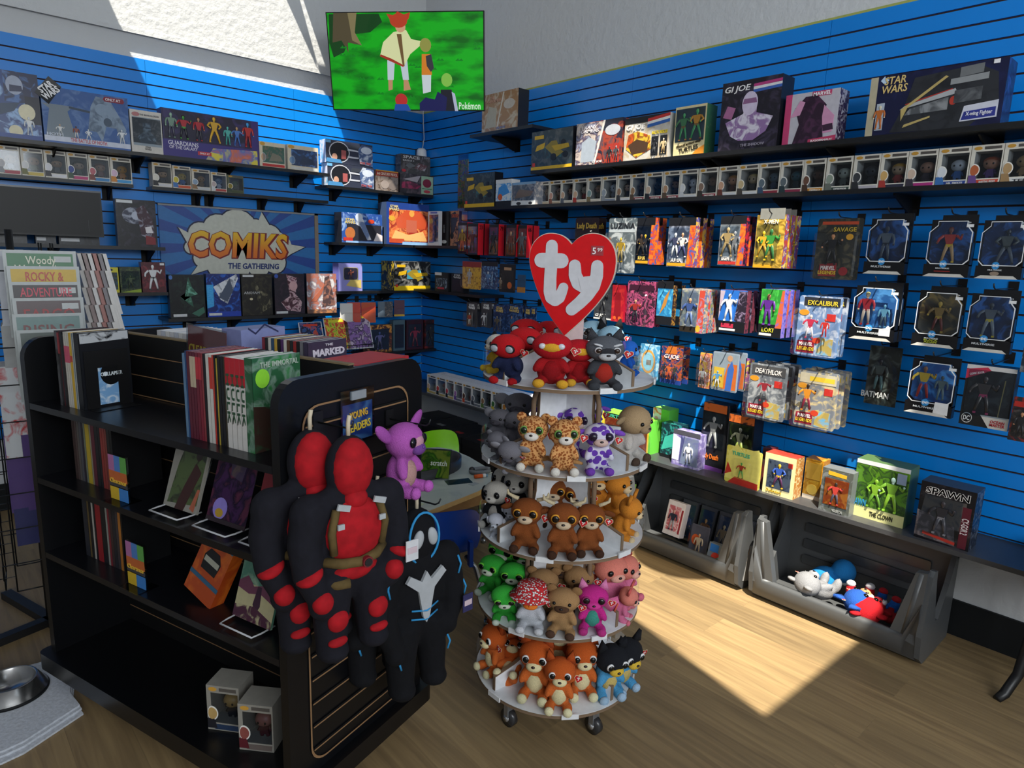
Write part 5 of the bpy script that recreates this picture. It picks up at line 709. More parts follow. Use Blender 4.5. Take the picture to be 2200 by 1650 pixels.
def stand():
    t = thing('display_stand', 'white five-tier round plush stand on casters with a big red heart sign', 'display stand', (SX, SY, 0))
    wh = M('e2e4e8', .5); ed = M('7a6450', .7)
    for i, z in enumerate(TZ):
        m = MB(); m.lathe([(.3, -.012), (.3, 0)], wh, n=64, smooth=False); m.lathe([(.3005, -.0125), (.3005, -.001)], ed, n=64, cap=False); tr = m.obj('tier', t, (0, 0, z))
        m = MB(); m.lathe([(.303, -.006), (.303, .07)], CLEAR('fafcfc', .0), n=64, cap=False); m.obj('clear_rim', t, (0, 0, z))
        m = MB()
        for a in (0, 52, 110, 180, 235, 300): a = R(a+i*17); c_ = Vector((.303*math.cos(a), .303*math.sin(a), -.004)); T = Matrix.Translation(c_) @ Matrix.Rotation(a, 4, 'Z'); m.box(-.002, .004, -.03, .03, -.006, .012, M('d8dadd', .2), T)
        m.obj('rim_clips', t, (0, 0, z))['kind'] = 'stuff'
        for a in (VA-R(48), VA+R(48), VA+R(132), VA+R(228)):
            T = Matrix.Rotation(a, 4, 'Z'); top = .27 if i < 4 else .12; m = MB()
            if i < 4: pr = [(0, 0), (.285, 0), (.285, .055), (.2, .075), (.14, .1), (.128, .16), (.128, top), (0, top)]
            else: pr = [(0, 0), (.285, 0), (.285, .05), (.1, .115), (0, .115)]
            m.prism(pr, -.006, .006, wh, T); m.prism([(pr[1][0]+.0006, 0), (pr[1][0]+.0006, pr[2][1]+.0006)]+[(p[0]+.0006, p[1]+.0006) for p in pr[3:-1]]+[(p[0]-.002, p[1]-.002) for p in reversed(pr[2:-1])]+[(pr[1][0]-.002, 0)], -.0064, .0064, ed, T)
            m.obj('divider', t, (0, 0, z))
        if i < 4:
            for a in (VA-R(48), VA+R(48)):
                T = Matrix.Rotation(a, 4, 'Z'); m = MB(); m.tube([T @ Vector((.125, 0, .02)), T @ Vector((.15, 0, .12)), T @ Vector((.15, 0, .2)), T @ Vector((.13, 0, .27))], .009, ed, 8); m.obj('handle_edge', t, (0, 0, z))
    for a in (45, 135, 225, 315):
        a = R(a)+VA; c_ = Vector((.22*math.cos(a), .22*math.sin(a), 0)); q = MB(); q.tube([c_+Vector((0, 0, .15)), c_+Vector((0, 0, .08))], .011, M('8a8c90', .3, .8), 10); q.tube([c_+Vector((-.012, 0, .035)), c_+Vector((.012, 0, .035))], .034, M('2c2c2e', .25), 20); q.tube([c_+Vector((-.02, 0, .035)), c_+Vector((.02, 0, .035))], .012, M('b9bbbe', .25, .8), 12)
        q.box(c_.x-.018, c_.x+.018, c_.y-.01, c_.y+.01, .04, .09, M('9a9c9f', .3, .7)); q.obj('caster', t)
    rz = R(-57)
    m = MB(); m.box(-.045, .045, .008, .02, 1.3, 1.6, M('d0b8b8', .6)); m.obj('post', t, None, (0, 0, rz))
    HP = [(345, 875), (200, 700), (110, 510), (68, 380), (63, 300), (85, 225), (135, 172), (200, 148), (280, 156), (335, 188), (368, 225), (402, 185), (462, 150), (540, 142), (612, 168), (668, 235), (690, 330), (676, 450), (610, 585), (480, 745)]
    k = .000485; f = lambda p: ((p[0]-376)*k, 1.795-(p[1]-142)*k); hp = [f(p) for p in HP]
    # rounder outline by corner cutting
    for _ in range(2):
        o = []; n = len(hp)
        for i in range(n):
            a, b_ = hp[i], hp[(i+1) % n]; sharp = lambda q: abs(q[1]-f(HP[0])[1]) < .002 or (abs(q[0]-f(HP[10])[0]) < .002 and q[1] > 1.7 and abs(q[1]-f(HP[10])[1]) < .006)
            o.append(a if sharp(a) else (a[0]*.75+b_[0]*.25, a[1]*.75+b_[1]*.25)); o.append(b_ if sharp(b_) else (a[0]*.25+b_[0]*.75, a[1]*.25+b_[1]*.75))
        hp = []
        for p in o:
            if not hp or math.hypot(p[0]-hp[-1][0], p[1]-hp[-1][1]) > 1e-5: hp.append(p)
    b2 = bpy.data.objects.new('sign_core', None)
    m = MB(); m.prism([(x*1.0+.0, z) for x, z in hp], -.02, .012, M('c9c7b8', .5)); hb_ = m.obj('heart_board', t, None, (0, 0, rz)); bpy.data.objects.remove(b2)
    m = MB(); m.prism([(x*.985, 1.63+(z-1.63)*.985) for x, z in hp], -.0235, -.0201, M('c80812', .6)); m.obj('red_face', hb_)
    lt = M('c4c5ca', .6); m = MB(); g = lambda L_: [f(p) for p in L_]
    stroke(m, g([(228, 240), (229, 340), (226, 470), (228, 560), (240, 600), (268, 616), (296, 600), (312, 565), (324, 528)]), [x*k for x in (42, 44, 44, 46, 46, 46, 42, 38, 35)], -.0255, lt); stroke(m, g([(158, 342), (300, 342)]), 52*k, -.0262, lt); m.obj('letter_t', hb_, (0, 0, 0))
    m = MB(); stroke(m, g([(398, 372), (404, 440), (430, 490), (478, 515)]), [x*k for x in (42, 46, 50, 50)], -.0255, lt); stroke(m, g([(556, 370), (556, 440), (535, 510), (495, 575), (445, 630), (390, 680)]), [x*k for x in (42, 44, 48, 46, 44, 42)], -.0262, lt); m.prism([f(p) for p in ((430, 460), (470, 445), (515, 440), (500, 520), (450, 540))], -.0269, 0, lt); m.obj('letter_y', hb_)
    x, z = f((550, 265)); m = MB(); m.box(x-.021, x+.021, -.0252, -.0235, z-.016, z+.016, M('9a3038', .4)); pt = m.obj('price_tag', hb_); text('5', x-.01, z-.001, .012, .022, M('e8e4e4', .4), pt, y=-.0262); text('99', x+.009, z+.003, .017, .012, M('e8e4e4', .4), pt, y=-.0262)
    return t
stand()
# ------------------------------------------------------------------ soft toys
def FZ(c, b=.7): return M(c, .95, 0, .14, 90, b)
_PL = {}
def plush_parts(key, body, head=None, ears=None, ear='round', muz=None, feet=None, eye='0a0a0a', rim=None, er=.045, belly=None, horn=None, nose='1a1214', tail=None, pat=None, lie=0, hat=None, wing=None, patch=None, cape=None, brow=None, fat=1, long=0):
    if key in _PL: return _PL[key]
    bm_ = pat or FZ(body); hm = FZ(head) if head else bm_; out = []
    m = MB(); w_ = .19*fat
    m.ell((0, .02, .27+long*.05), (w_, .17, .25+long*.08), bm_, n=16, m=10)
    for s in (-1, 1):
        m.ell((s*.14, -.16, .085), (.085, .15, .08), bm_); m.ell((s*.15, -.09, .37), (.065, .07, .15), bm_, Matrix.Rotation(s*R(-25), 3, 'Y') @ Matrix.Rotation(R(-25), 3, 'X'))
    if not head: m.ell((0, -.03, .68), (.25, .22, .22), bm_, n=18, m=12)
    m.mats = m.mats[:1]; out.append(('body', remeshed(m, 'tmp', .028)))
    if head: m = MB(); m.ell((0, -.03, .68), (.25, .22, .22), hm, n=18, m=12); out.append(('head', m.mesh('head')))
    em = FZ(ears) if ears else hm
    for s in (-1, 1):
        m = MB()
        if ear == 'round': m.ell((s*.19, .0, .86), (.085, .04, .085), em)
        elif ear == 'big': m.ell((s*.3, .02, .74), (.13, .045, .12), em)
        elif ear == 'point': m.prism([(s*.06, .84), (s*.24, .82), (s*.19, 1.04)], -.03, .03, em, smooth=True)
        elif ear == 'side': m.ell((s*.31, .0, .72), (.11, .035, .05), em, Matrix.Rotation(s*R(20), 3, 'Y'))
        elif ear == 'long': m.ell((s*.34, .03, .82), (.2, .04, .075), em, Matrix.Rotation(s*R(-38), 3, 'Y'))
        elif ear == 'flop': m.ell((s*.26, -.02, .62), (.05, .08, .15), em)
        if m.v: out.append(('ear', m.mesh('ear')))
        m = MB(); ex, ez = s*.115, .7
        if rim: m.ell((ex, -.215, ez), (er*1.35, .03, er*1.45), M(rim, .6), n=10, m=6); m.ell((ex, -.235, ez), (er, .025, er*1.1), M(eye, .12), n=10, m=6)
        else: m.ell((ex, -.22, ez), (er, .03, er*1.1), M(eye, .12), n=10, m=6)
        out.append(('eye', m.mesh('eye')))
        if feet: m = MB(); m.ell((s*.145, -.27, .09), (.075, .06, .075), FZ(feet)); out.append(('foot', m.mesh('foot')))
        if horn: m = MB(); m.tube([(s*.14, 0, .87), (s*.22, 0, .9), (s*.3, -.01, .95), (s*.31, -.01, 1.02)], [.035, .032, .026, .012], FZ(horn), 8); out.append(('horn', m.mesh('horn')))
        if wing: m = MB(); m.prism([(s*.1, .5), (s*.4, .62), (s*.46, .42), (s*.3, .3)], .1, .13, FZ(wing), smooth=True); out.append(('wing', m.mesh('wing')))
        if brow: m = MB(); m.ell((s*.12, -.2, .79), (.07, .03, .018), FZ(brow), Matrix.Rotation(s*R(-18), 3, 'Y'), n=8, m=5); out.append(('brow', m.mesh('brow')))
    if muz: m = MB(); m.ell((0, -.22, .6), (.115, .075, .075), FZ(muz, .3), n=12, m=8); m.ell((0, -.285, .63), (.03, .02, .02), M(nose, .3), n=8, m=5); out.append(('muzzle', m.mesh('muzzle')))
    if belly: m = MB(); m.ell((0, -.075, .27), (.13, .1, .18), FZ(belly), n=12, m=8); out.append(('belly_patch', m.mesh('belly_patch')))
    if patch: m = MB(); m.ell((0, -.12, .68), (.17, .145, .12), FZ(patch, .3), n=14, m=9); out.append(('face_patch', m.mesh('face_patch')))
    if hat: m = MB(); m.lathe([(.34, .7), (.35, .715), (.25, .76), (.23, .92), (.19, .98), (0.02, 1.0)], hat, (0, -.02, 0)); out.append(('hat', m.mesh('hat')))
    m = MB(); hp = [(0, -.09), (.07, 0), (.055, .05), (.02, .055), (0, .03), (-.02, .055), (-.055, .05), (-.07, 0)]; T = Matrix.Translation((.29, -.12, .62)) @ Matrix.Rotation(R(12), 4, 'Y') @ Matrix.Scale(.85, 4)
    m.prism([(a*1.15, b_*1.15) for a, b_ in hp], .001, .006, M('d8c9a8', .5), T); m.prism(hp, -.004, 0, M('b5121c', .4), T); m.prism([(-.03, .0), (.03, 0), (.03, .018), (-.03, .018)], -.007, -.004, M('e0dcdc', .5), T); m.prism([(-.008, -.04), (.008, -.04), (.008, .035), (-.008, .035)], -.007, -.004, M('e0dcdc', .5), T)
    out.append(('swing_tag', m.mesh('swing_tag')))
    if tail: m = MB(); m.tube([(0, .15, .1), (.1, .22, .1), (.22, .2, .13), (.32, .1, .12)], [.06, .055, .045, .02], FZ(tail), 8); out.append(('tail', m.mesh('tail')))
    _PL[key] = out; return out
def plush(key, u, v, tier, h, yaw, label, group=None, lean=0, roll=0, z=None, dz=0, **k):
    zz = TZ[tier] if z is None else z
    p = H(u, v, 'z', zz); d = Vector((p.x-SX, p.y-SY))
    if z is None and d.length > .25: d = d.normalized()*.25
    if z is None: p = Vector((SX+d.x, SY+d.y, zz))
    t = thing('plush_toy', label, 'plush toy', (p.x, p.y, p.z+.001+dz), 0, group, rot=(0, 0, 0))
    t.rotation_euler = (Matrix.Rotation(VA+math.pi/2+R(yaw), 3, 'Z') @ Matrix.Rotation(R(roll), 3, 'Y') @ Matrix.Rotation(R(lean), 3, 'X')).to_euler(); fx = {'web': 1.35, 'arm': 1.35, 'coon': 1.35, 'frost': 1.25, 'koala': 1.3, 'frog': 1.3, 'drag': 1.2, 'snow': 1.3, 'cap': 1.25, 'yel': 1.2, 'pink': 1.2, 'camel': 1.2, 'fox': 1.2, 'cattle': 1.12, 'spot': 1.15}.get(key, 1.05); t.scale = (h*fx, h*(1+(fx-1)*.6), h)
    hd = None
    for nm, me in plush_parts(key, **k):
        o = put(nm, me, hd if hd and nm in ('eye', 'ear', 'muzzle', 'brow', 'horn', 'face_patch', 'hat') else t)
        if nm in ('body', 'head'): hd = o
    return t
LEO = P('8a4a1c 8a4a1c c9935a', 26, .95, True); PUR = P('5a2f9a 5a2f9a c4c0d2', 9, .95, True); HATM = P('d8d4d4 2a1c1c b5141c b5141c', 26, .8, True)
A_ = dict(web=dict(body='20284a', head='b5141c', ear=None, eye='9aa0a8', rim='101014', er=.06, feet='a8141c'),
 arm=dict(body='9a1018', head='b01420', ear=None, patch='c9962a', eye='c4c4cc', er=.045, feet='c9962a', belly='8a0c14'),
 coon=dict(body='3a3c42', head='55585f', ears='3a3c42', ear='point', muz='b0b2b6', patch='2a2b30', eye='2a1a14', rim='c9c9cc', er=.04, belly='a8281c', feet='3a3c42', brow='c9cbd0'),
 frost=dict(body='8fb4c8', ears='15161a', ear='point', eye='15161a', rim='15161a', muz='a8bcc8'),
 blue=dict(body='1450a8', head='2468c8', ears='6a62b0', ear='long', eye='0a0a0a', muz='5a9ad8'),
 yel=dict(body='c9a02a', head='c8c4bc', ears='15161a', ear='round', muz='c9c0b0', feet='c9a82a'),
 koala=dict(body='6f6e76', ears='8f8f97', ear='big', muz='4a4850', nose='2a2a2e', feet='85858d', er=.03),
 leo=dict(body='c9935a', pat=LEO, ear='round', muz='d6d0c8', feet='d0ccc4', eye='102010', rim='6f9a4a', er=.05, tail='c9935a'),
 spot=dict(body='c9c6d2', pat=PUR, ears='7a4ab8', ear='side', muz='c4a8a0', feet='6a3aa0', eye='180c24', rim='2a1a40', er=.055),
 camel=dict(body='b9b2ac', head='a58c6a', ears='8f7a5c', ear='side', muz='8f7a5f', feet='4a3a30', fat=1.3, er=.03),
 cattle=dict(body='7d431d', ears='6a3818', ear='side', muz='c0ab90', feet='3a2418', horn='c4b594', eye='0c0604', rim='c98a2a', er=.055, fat=1.05),
 panda=dict(body='15161a', head='b8b4ac', ears='15161a', ear='flop', muz='c0bcb4', feet='c9c6c0', eye='0a0a0a', rim='1b1b1e', er=.045, belly='c4c0ba'),
 bones=dict(body='c4c8d4', ear='flop', muz='c4c8d4', er=.03, feet='c4c8d4'),
 fox=dict(body='c97f2a', ear='point', muz='d0b890', eye='1a140c', feet='d0b890', er=.035, tail='d08a2f'),
 frog=dict(body='2f9a34', head='35a83a', ear=None, muz='b8c4b0', feet='b8c4b8', eye='0a0a0a', rim='6ac23a', er=.055),
 cap=dict(body='a07c54', ears='8a6844', ear='round', muz='4a3324', feet='4a3428', er=.028),
 snow=dict(body='b8bac2', ear=None, muz='d8762a', nose='d8762a', feet='c0c2c8', hat=HATM, fat=1.2, er=.03),
 drag=dict(body='c02a86', ears='d880b0', ear='point', belly='3f8f80', muz='c43a8c', eye='14060c', rim='8a2a60', er=.055, wing='d86a9a', feet='b0307a'),
 pink=dict(body='d8749a', head='d87f70', ears='d0605a', ear='point', muz='d8a090', feet='d06a80', wing='d8604a', er=.045),
 dog=dict(body='c4622a', head='b8541f', ears='a8481a', ear='point', muz='d8cca0', nose='2a1214', belly='d8cca0', feet='d8d0a8', eye='0a0a0a', rim='d8d8d8', er=.045, long=1),
 bdog=dict(body='4a94c4', head='16181e', ears='16181e', ear='point', muz='c9a83a', belly='c4ae6a', feet='9ab4cc', eye='0a0a0a', rim='d8d8d8', er=.045, long=1))
ROWS = [
 ('yel', 1046, 800, 4, .15, -60, 'yellow and white plush with a black nose at the left rim of the top tier'),
 ('web', 1074, 818, 4, .175, -22, 'red plush with a dark blue body, frontmost of four on the top tier', 12), ('web', 1128, 800, 4, .18, -8, 'second red and blue plush, right behind the frontmost one on the top tier', 5), ('web', 1112, 776, 4, .19, -15, 'red and blue plush with the highest head at the back left of the top tier'), ('web', 1165, 772, 4, .18, 5, 'red and blue plush at the back beside the sign post, top tier'),
 ('arm', 1182, 830, 4, .19, 0, 'red plush with a gold face plate at the centre front of the top tier'), ('arm', 1240, 826, 4, .165, 12, 'smaller red and gold plush peeking between its twin and the grey plush, top tier'),
 ('coon', 1292, 830, 4, .185, 10, 'dark grey masked plush in a red vest on the top tier', 6), ('coon', 1268, 782, 4, .18, 8, 'grey masked plush behind the red vested one on the top tier'), ('frost', 1300, 770, 4, .19, 15, 'pale ice-blue plush with black ears at the back right of the top tier'), ('frost', 1328, 784, 4, .175, 25, 'pale ice-blue plush with black ears nearest the right rim, top tier'),
 ('blue', 1345, 808, 4, .14, 75, 'royal blue plush with purple ears at the right rim of the top tier'),
 ('koala', 1062, 990, 3, .12, -50, 'grey koala plush at the left rim of the second tier from the top', 20), ('koala', 1086, 1006, 3, .13, -20, 'grey koala plush lying frontmost in the koala heap, second tier', 40), ('koala', 1076, 955, 3, .15, -30, 'grey koala plush in the middle of the koala heap, second tier'), ('koala', 1098, 930, 3, .19, -10, 'grey koala plush sitting highest at the back of the koala heap'), ('koala', 1108, 962, 3, .15, -35, 'grey koala plush tucked against the divider, second tier'),
 ('leo', 1143, 1006, 3, .20, -5, 'brown spotted plush with white paws, left one of the front pair, second tier'), ('leo', 1208, 1020, 3, .20, 8, 'brown spotted plush with white paws, right one of the front pair, second tier'),
 ('spot', 1282, 1014, 3, .185, 8, 'white plush with purple spots at the front of the second tier'), ('spot', 1236, 975, 3, .19, 0, 'purple spotted plush in shade directly behind the right brown spotted one'), ('spot', 1185, 955, 3, .18, 0, 'purple spotted plush at the back between the two brown spotted ones'), ('spot', 1262, 950, 3, .18, 10, 'purple spotted plush at the back right beside the column, second tier'),
 ('camel', 1340, 985, 3, .22, 55, 'large tan headed plush with fluffy white body at the right rim, second tier', 10),
 ('panda', 1066, 1130, 2, .19, -25, 'black and white dog plush in front at the left of the middle tier'), ('panda', 1110, 1108, 2, .2, -10, 'black and white dog plush behind the bone pattern one, middle tier'), ('panda', 1072, 1090, 2, .19, -30, 'black and white dog plush at the back left rim of the middle tier'), ('bones', 1072, 1148, 2, .11, -15, 'small white plush lying in front of the black and white dogs', 25), ('bones', 1100, 1135, 2, .12, -5, 'small white plush leaning on the black and white dogs, middle tier', 15),
 ('cattle', 1130, 1178, 2, .2, -6, 'brown highland cow plush, leftmost of three in the front row'), ('cattle', 1207, 1190, 2, .2, 0, 'brown highland cow plush, middle one of three in the front row'), ('cattle', 1262, 1186, 2, .19, 8, 'brown highland cow plush, rightmost of three in the front row'), ('cattle', 1186, 1125, 2, .2, 0, 'brown highland cow plush in deep shade behind the front three'), ('cattle', 1236, 1130, 2, .19, 0, 'brown highland cow plush half hidden between the middle and right ones'),
 ('fox', 1272, 1105, 2, .22, 15, 'ginger cat plush sitting highest behind the right cow plush'), ('fox', 1318, 1110, 2, .2, 60, 'fluffy orange plush at the back right rim of the middle tier'), ('fox', 1330, 1150, 2, .17, 70, 'fluffy orange plush lying at the front right rim of the middle tier', 15),
 ('frog', 1060, 1275, 1, .17, -30, 'green frog plush looking left at the rim of the second lowest tier'), ('frog', 1085, 1250, 1, .21, -20, 'green frog plush with the highest head, second lowest tier'), ('frog', 1102, 1292, 1, .17, -5, 'green frog plush in the middle of the frog group'), ('frog', 1080, 1322, 1, .15, 5, 'bright green frog plush slumped at the front of the frog group', 20), ('frog', 1128, 1258, 1, .2, -5, 'dark green frog plush at the back beside the column'),
 ('snow', 1136, 1352, 1, .17, -3, 'white plush wearing a red patterned bucket hat on the second lowest tier'),
 ('cap', 1208, 1358, 1, .18, -8, 'tan capybara plush at the front of the second lowest tier'), ('cap', 1165, 1312, 1, .18, 0, 'tan capybara plush behind the red bucket hat'), ('cap', 1202, 1285, 1, .2, 0, 'tan capybara plush at the back against the column'), ('cap', 1240, 1305, 1, .18, 8, 'tan capybara plush between the front one and the magenta dragon'),
 ('drag', 1270, 1350, 1, .18, 2, 'magenta dragon plush with a teal belly on the second lowest tier'), ('pink', 1305, 1300, 1, .22, 30, 'coral and pink dragon plush with the highest head at the right'), ('pink', 1335, 1290, 1, .2, 60, 'coral pink plush at the back right rim of the second lowest tier'), ('pink', 1338, 1330, 1, .14, 75, 'pink plush lying with its tail over the right rim', 20),
 ('dog', 1062, 1440, 0, .21, -50, 'orange dog plush standing at the back left rim of the bottom tier'), ('dog', 1090, 1418, 0, .23, -25, 'orange dog plush with a hanging arm at the back left of the bottom tier'), ('dog', 1086, 1474, 0, .2, -10, 'orange dog plush lying on its back at the left of the bottom tier', -60), ('dog', 1150, 1492, 0, .24, -8, 'orange and cream dog plush, left one of the three at the front'), ('dog', 1200, 1522, 0, .21, 0, 'orange and cream dog plush sitting frontmost on the bottom tier'), ('dog', 1246, 1486, 0, .23, 10, 'orange and cream dog plush, right one of the three at the front'), ('dog', 1198, 1440, 0, .27, 0, 'orange dog plush standing against the column of the bottom tier'),
 ('bdog', 1298, 1482, 0, .23, 25, 'black and light blue dog plush, left one of the leaning pair', 12), ('bdog', 1335, 1470, 0, .23, 40, 'black and light blue dog plush, right one over the rim', 14)]
for r_ in ROWS: plush(r_[0], *r_[1:6], r_[6], None, r_[7] if len(r_) > 7 else 0, **A_[r_[0]])
# ------------------------------------------------------------------ black double sided bookcase
P0 = Vector((-2.867, -3.49, 0)); BR = R(18); BL, BW, BH = 1.245, .6, 1.373
TB = Matrix.Translation(P0) @ Matrix.Rotation(BR, 4, 'Z')
def BP(s, t, z): return TB @ Vector((t, s, z))
def bookcase():
    t = thing('bookcase', 'black double-sided bookcase with a rounded slatwall end panel facing the room', 'bookcase', P0, BR); k = M('0a0b0e', .32, n=.03); k2 = M('070708', .5); gold = M('8a6a4a', .5)
    for y0, y1, nm in ((-.03, 0, 'end_panel'), (BL, BL+.03, 'end_panel')):
        m = MB(); pr = [(0, .17), (BW, .17)]+[p for p in rrect(0, BW, .17, BH, .07, 6) if p[1] > 1][:14]; m.prism([(0, .17), (BW, .17)]+[(BW-.07+.07*math.cos(R(a)), BH-.07+.07*math.sin(R(a))) for a in range(0, 91, 15)]+[(.07-.07*math.sin(R(a)), BH-.07+.07*math.cos(R(a))) for a in range(0, 91, 15)], y0, y1, k); m.obj(nm, t)
    # slat inset on the near end: routed channels with tan edges
    x0, x1, z0, z1 = .075, BW-.075, .2, 1.295
    m = MB(); fr = rrect(x0, x1, z0, z1, .06, 6); n = len(fr); inn = [(.3+(a-.3)*.975, .7475+(b_-.7475)*.99) for a, b_ in fr]
    m.add([(a, -.0335, b_) for a, b_ in fr]+[(a, -.0335, b_) for a, b_ in inn], [(i, (i+1) % n, n+(i+1) % n, n+i) for i in range(n)], gold)
    zz = z0+.045
    while zz < z1-.03: m.box(x0+.012, x1-.012, -.0345, -.033, zz, zz+.0045, gold); m.box(x0+.012, x1-.012, -.0343, -.033, zz+.0045, zz+.011, M('050506', .8)); zz += .0762
    m.obj('slat_inset', t); MB().prism(circ(.34, .42, .006, n=12), -.036, -.033, M('8a8c8e', .3, .8)).obj('screw', t)
    m = MB(); m.box(.291, .309, 0, BL, .14, 1.378, k2)
    for i in range(15):
        z = 1.30-.0762*i
        if z > .2: m.box(.2895, .291, .005, BL-.005, z, z+.003, gold); m.box(.309, .3105, .005, BL-.005, z, z+.003, gold)
    m.obj('spine_panel', t); MB().box(.288, .312, 0, BL, 1.378, 1.383, M('7a6a50', .6)).obj('top_edge', t)
    for z in (1.145, .87, .58): MB().box(.0, .29, .002, BL-.002, z-.022, z, M('101116', .28, n=.03)).obj('shelf', t)
    for z in (1.16, .8, .5): MB().box(.31, BW, .002, BL-.002, z-.022, z, k).obj('shelf', t)
    MB().prism(rrect(-.035, BW+.035, -.065, BL+.065, .03), .105, .17, k, pl='xy').obj('base_deck', t); MB().box(.07, BW-.07, .02, BL-.02, 0, .105, k2).obj('plinth', t)
bookcase()
def book(s, th, z, h, d, col, label, group, t0=.05, top=None, word=None, wc='d8d4cc', band=None, lean=0):
    """spine faces the aisle; s = near edge position, grows towards the far end"""
    p = BP(s+th/2, t0, z); t = thing('book', label, 'book', p, 0, group, rot=(0, 0, BR-R(90))); c = P(col, 18) if ' ' in col else M(col, .4)
    m = MB(); x0, x1 = -th/2+.0004, th/2-.0004; m.box(x0, x1, 0, .0012, 0, h, c).box(x0, x0+.0008, 0, d, 0, h, c).box(x1-.0008, x1, 0, d, 0, h, c); m.obj('cover', t)
    MB().box(x0+.0008, x1-.0008, .0012, d-.003, .001, h-.0015, M(top or 'd0d0d0', .8)).obj('pages', t)
    if band: MB().box(x0, x1, -.0003, 0, h*band[0], h*band[1], M(band[2], .4)).obj('spine_band', t)
    if word: text(word, 0, h*.55, h*.55, th*.55, M(wc, .4), t, y=-.0008, roll=math.pi/2)
    return t
NM = dict([('1', 'black'), ('2', 'dark'), ('3', 'dark grey'), ('5', 'maroon'), ('4', 'slate blue')])
def shelf_of(seq, s1, z, h, where, group, t0=.05, scale=1):
    s = s1; n = 0
    for it in seq:
        col, th = it[0], it[1]; nm = it[2]; kw = it[3] if len(it) > 3 else {}; s -= th*scale
        book(s, th*scale, z, h*kw.pop('hh', 1), .17, col, f'{nm}, {ORD[n]} from left {where}', group, t0, **kw); n += 1
    return s
e_ = shelf_of([('16161a 16161a 4a4a4e', .016, 'black spined book'), ('16161a', .012, 'black spined book', dict(band=(.7, .98, '8a2a30'))), ('5a1c22', .006, 'thin maroon book'), ('1b1c20', .014, 'black spined book'), ('24201a', .008, 'dark brown book', dict(hh=.96)), ('c4bfb4', .012, 'cream spined book', dict(band=(.6, .82, 'c2506a'))), ('c4bfb4', .012, 'cream spined book', dict(band=(.6, .82, 'c2506a'))), ('c4bfb4', .010, 'cream spined book', dict(band=(.6, .82, 'c2506a'))), ('c9a22a', .015, 'yellow spined book', dict(band=(.62, .7, 'b8402a'))), ('c4c4c0', .005, 'thin white book'), ('6a7f8a', .006, 'thin grey-blue book'), ('c4c4c0', .005, 'thin white book')], 1.135, 1.145, .262, 'on the top front shelf', 'books at the left of the top bookcase shelf')
def cover_book(s, th, z, h, label, F, col='101218', t0=.05):
    """thick book whose front cover faces the near end of the bookcase"""
    t = thing('book', label, 'book', BP(s, t0, z), BR); d = .17
    m = MB(); c = P(col, 12) if ' ' in col else M(col, .35); m.box(0, d, 0, .0015, 0, h, c).box(0, d, th-.0015, th, 0, h, c).box(0, .0015, 0, th, 0, h, c); m.obj('cover', t); MB().box(.0015, d-.003, .0015, th-.0015, .001, h-.002, M('d4d4d4', .8)).obj('pages', t)
    g = bpy.data.objects.new('front_print', None); COL.objects.link(g); g.parent = t; g.location = (d/2, 0, 0); g.empty_display_size = .02
    feats(g, d, h, F); return t
cover_book(e_-.03, .03, 1.145, .265, 'black book with a pale blue patch and round black emblem facing the room', [('q', [(.02, .86), (.98, .88), (.98, .99), (.02, .99)], '101218 101218 b0b4b8'), ('p', .32, .04, .84, .62, 'a8c0d8 c8d4de 6f9ac4'), ('e', .58, .44, .22, .15, '0a0b0d'), ('e', .46, .44, .05, .03, 'c8d0d8'), ('t', 'COLLAPSER', .58, .44, .44, .05, 'd0d8dc')])
m = MB(); t = thing('bookend', 'black metal bookend holding the books at the left of the top shelf', 'bookend', BP(e_-.034, .06, 1.146), BR); k = M('0a0a0c', .4); m.prism([(0, 0), (.15, 0), (.15, .17), (.12, .2), (.03, .2), (0, .17), (0, .0), (.04, 0), (.04, .14), (.11, .14), (.11, 0)][:6], .0, .0015, k)
m.v = []; m.f = []; m.m = []; m.sm = []
for a in (((0, .04), (0, .2)), ((.11, .15), (0, .2)), ((.04, .11), (.14, .2))): m.box(a[0][0], a[0][1], 0, .0015, a[1][0], a[1][1], k)
m.box(0, .15, -.06, 0, 0, .0015, k); m.obj('plate', t)
HK = [('c9c6c2', .019, 'white and red book', dict(band=(.7, 1, 'b0202c'), word='HULK', wc='2a4a34')) for _ in range(4)]
e2 = shelf_of([('5a7a9a', .012, 'pale blue spined book', dict(hh=.97)), ('2a4a7a', .006, 'navy book'), ('5a2030', .013, 'maroon spined book'), ('5a2030', .012, 'maroon spined book', dict(band=(.6, .95, 'b8a890'))), ('5a2030', .012, 'maroon spined book', dict(band=(.6, .95, 'b8a890'))), ('6a2434', .012, 'maroon spined book', dict(band=(.7, .95, 'b0303a'))), ('7a2434', .012, 'dark red spined book', dict(band=(.7, .95, 'b0303a'))), ('8a3a40', .008, 'thin red book'), ('15161a', .011, 'black spined book'), ('c4c2bc', .013, 'cream spined book'), ('c4c2bc', .013, 'cream spined book', dict(band=(.62, .97, 'b8382f'))), ('b83a30', .007, 'thin red book'), ('15161a', .008, 'black spined book'), ('b09a3a', .006, 'thin gold book', dict(hh=.97)), ('1b1b1f', .012, 'black spined book'), ('1b1b1f', .012, 'black spined book'), ('3a3428', .006, 'dark brown book')]+HK, .43, 1.145, .262, 'in the right group, top front shelf', 'books at the right of the top bookcase shelf', scale=1.09)
cover_book(max(e2-.03, .012), .03, 1.145, .268, 'thick green covered book facing the room beside the end panel', [('t', 'THE IMMORTAL', .55, .92, .8, .06, 'a8b8a8'), ('e', .2, .78, .14, .1, '8ad03a'), ('q', [(0, 0), (1, 0), (1, .4), (0, .5)], '8a2a2a 2f4a34 3a2a24')], col='1f4a30 2f7a3f 6f8a7a 2a5a3a')
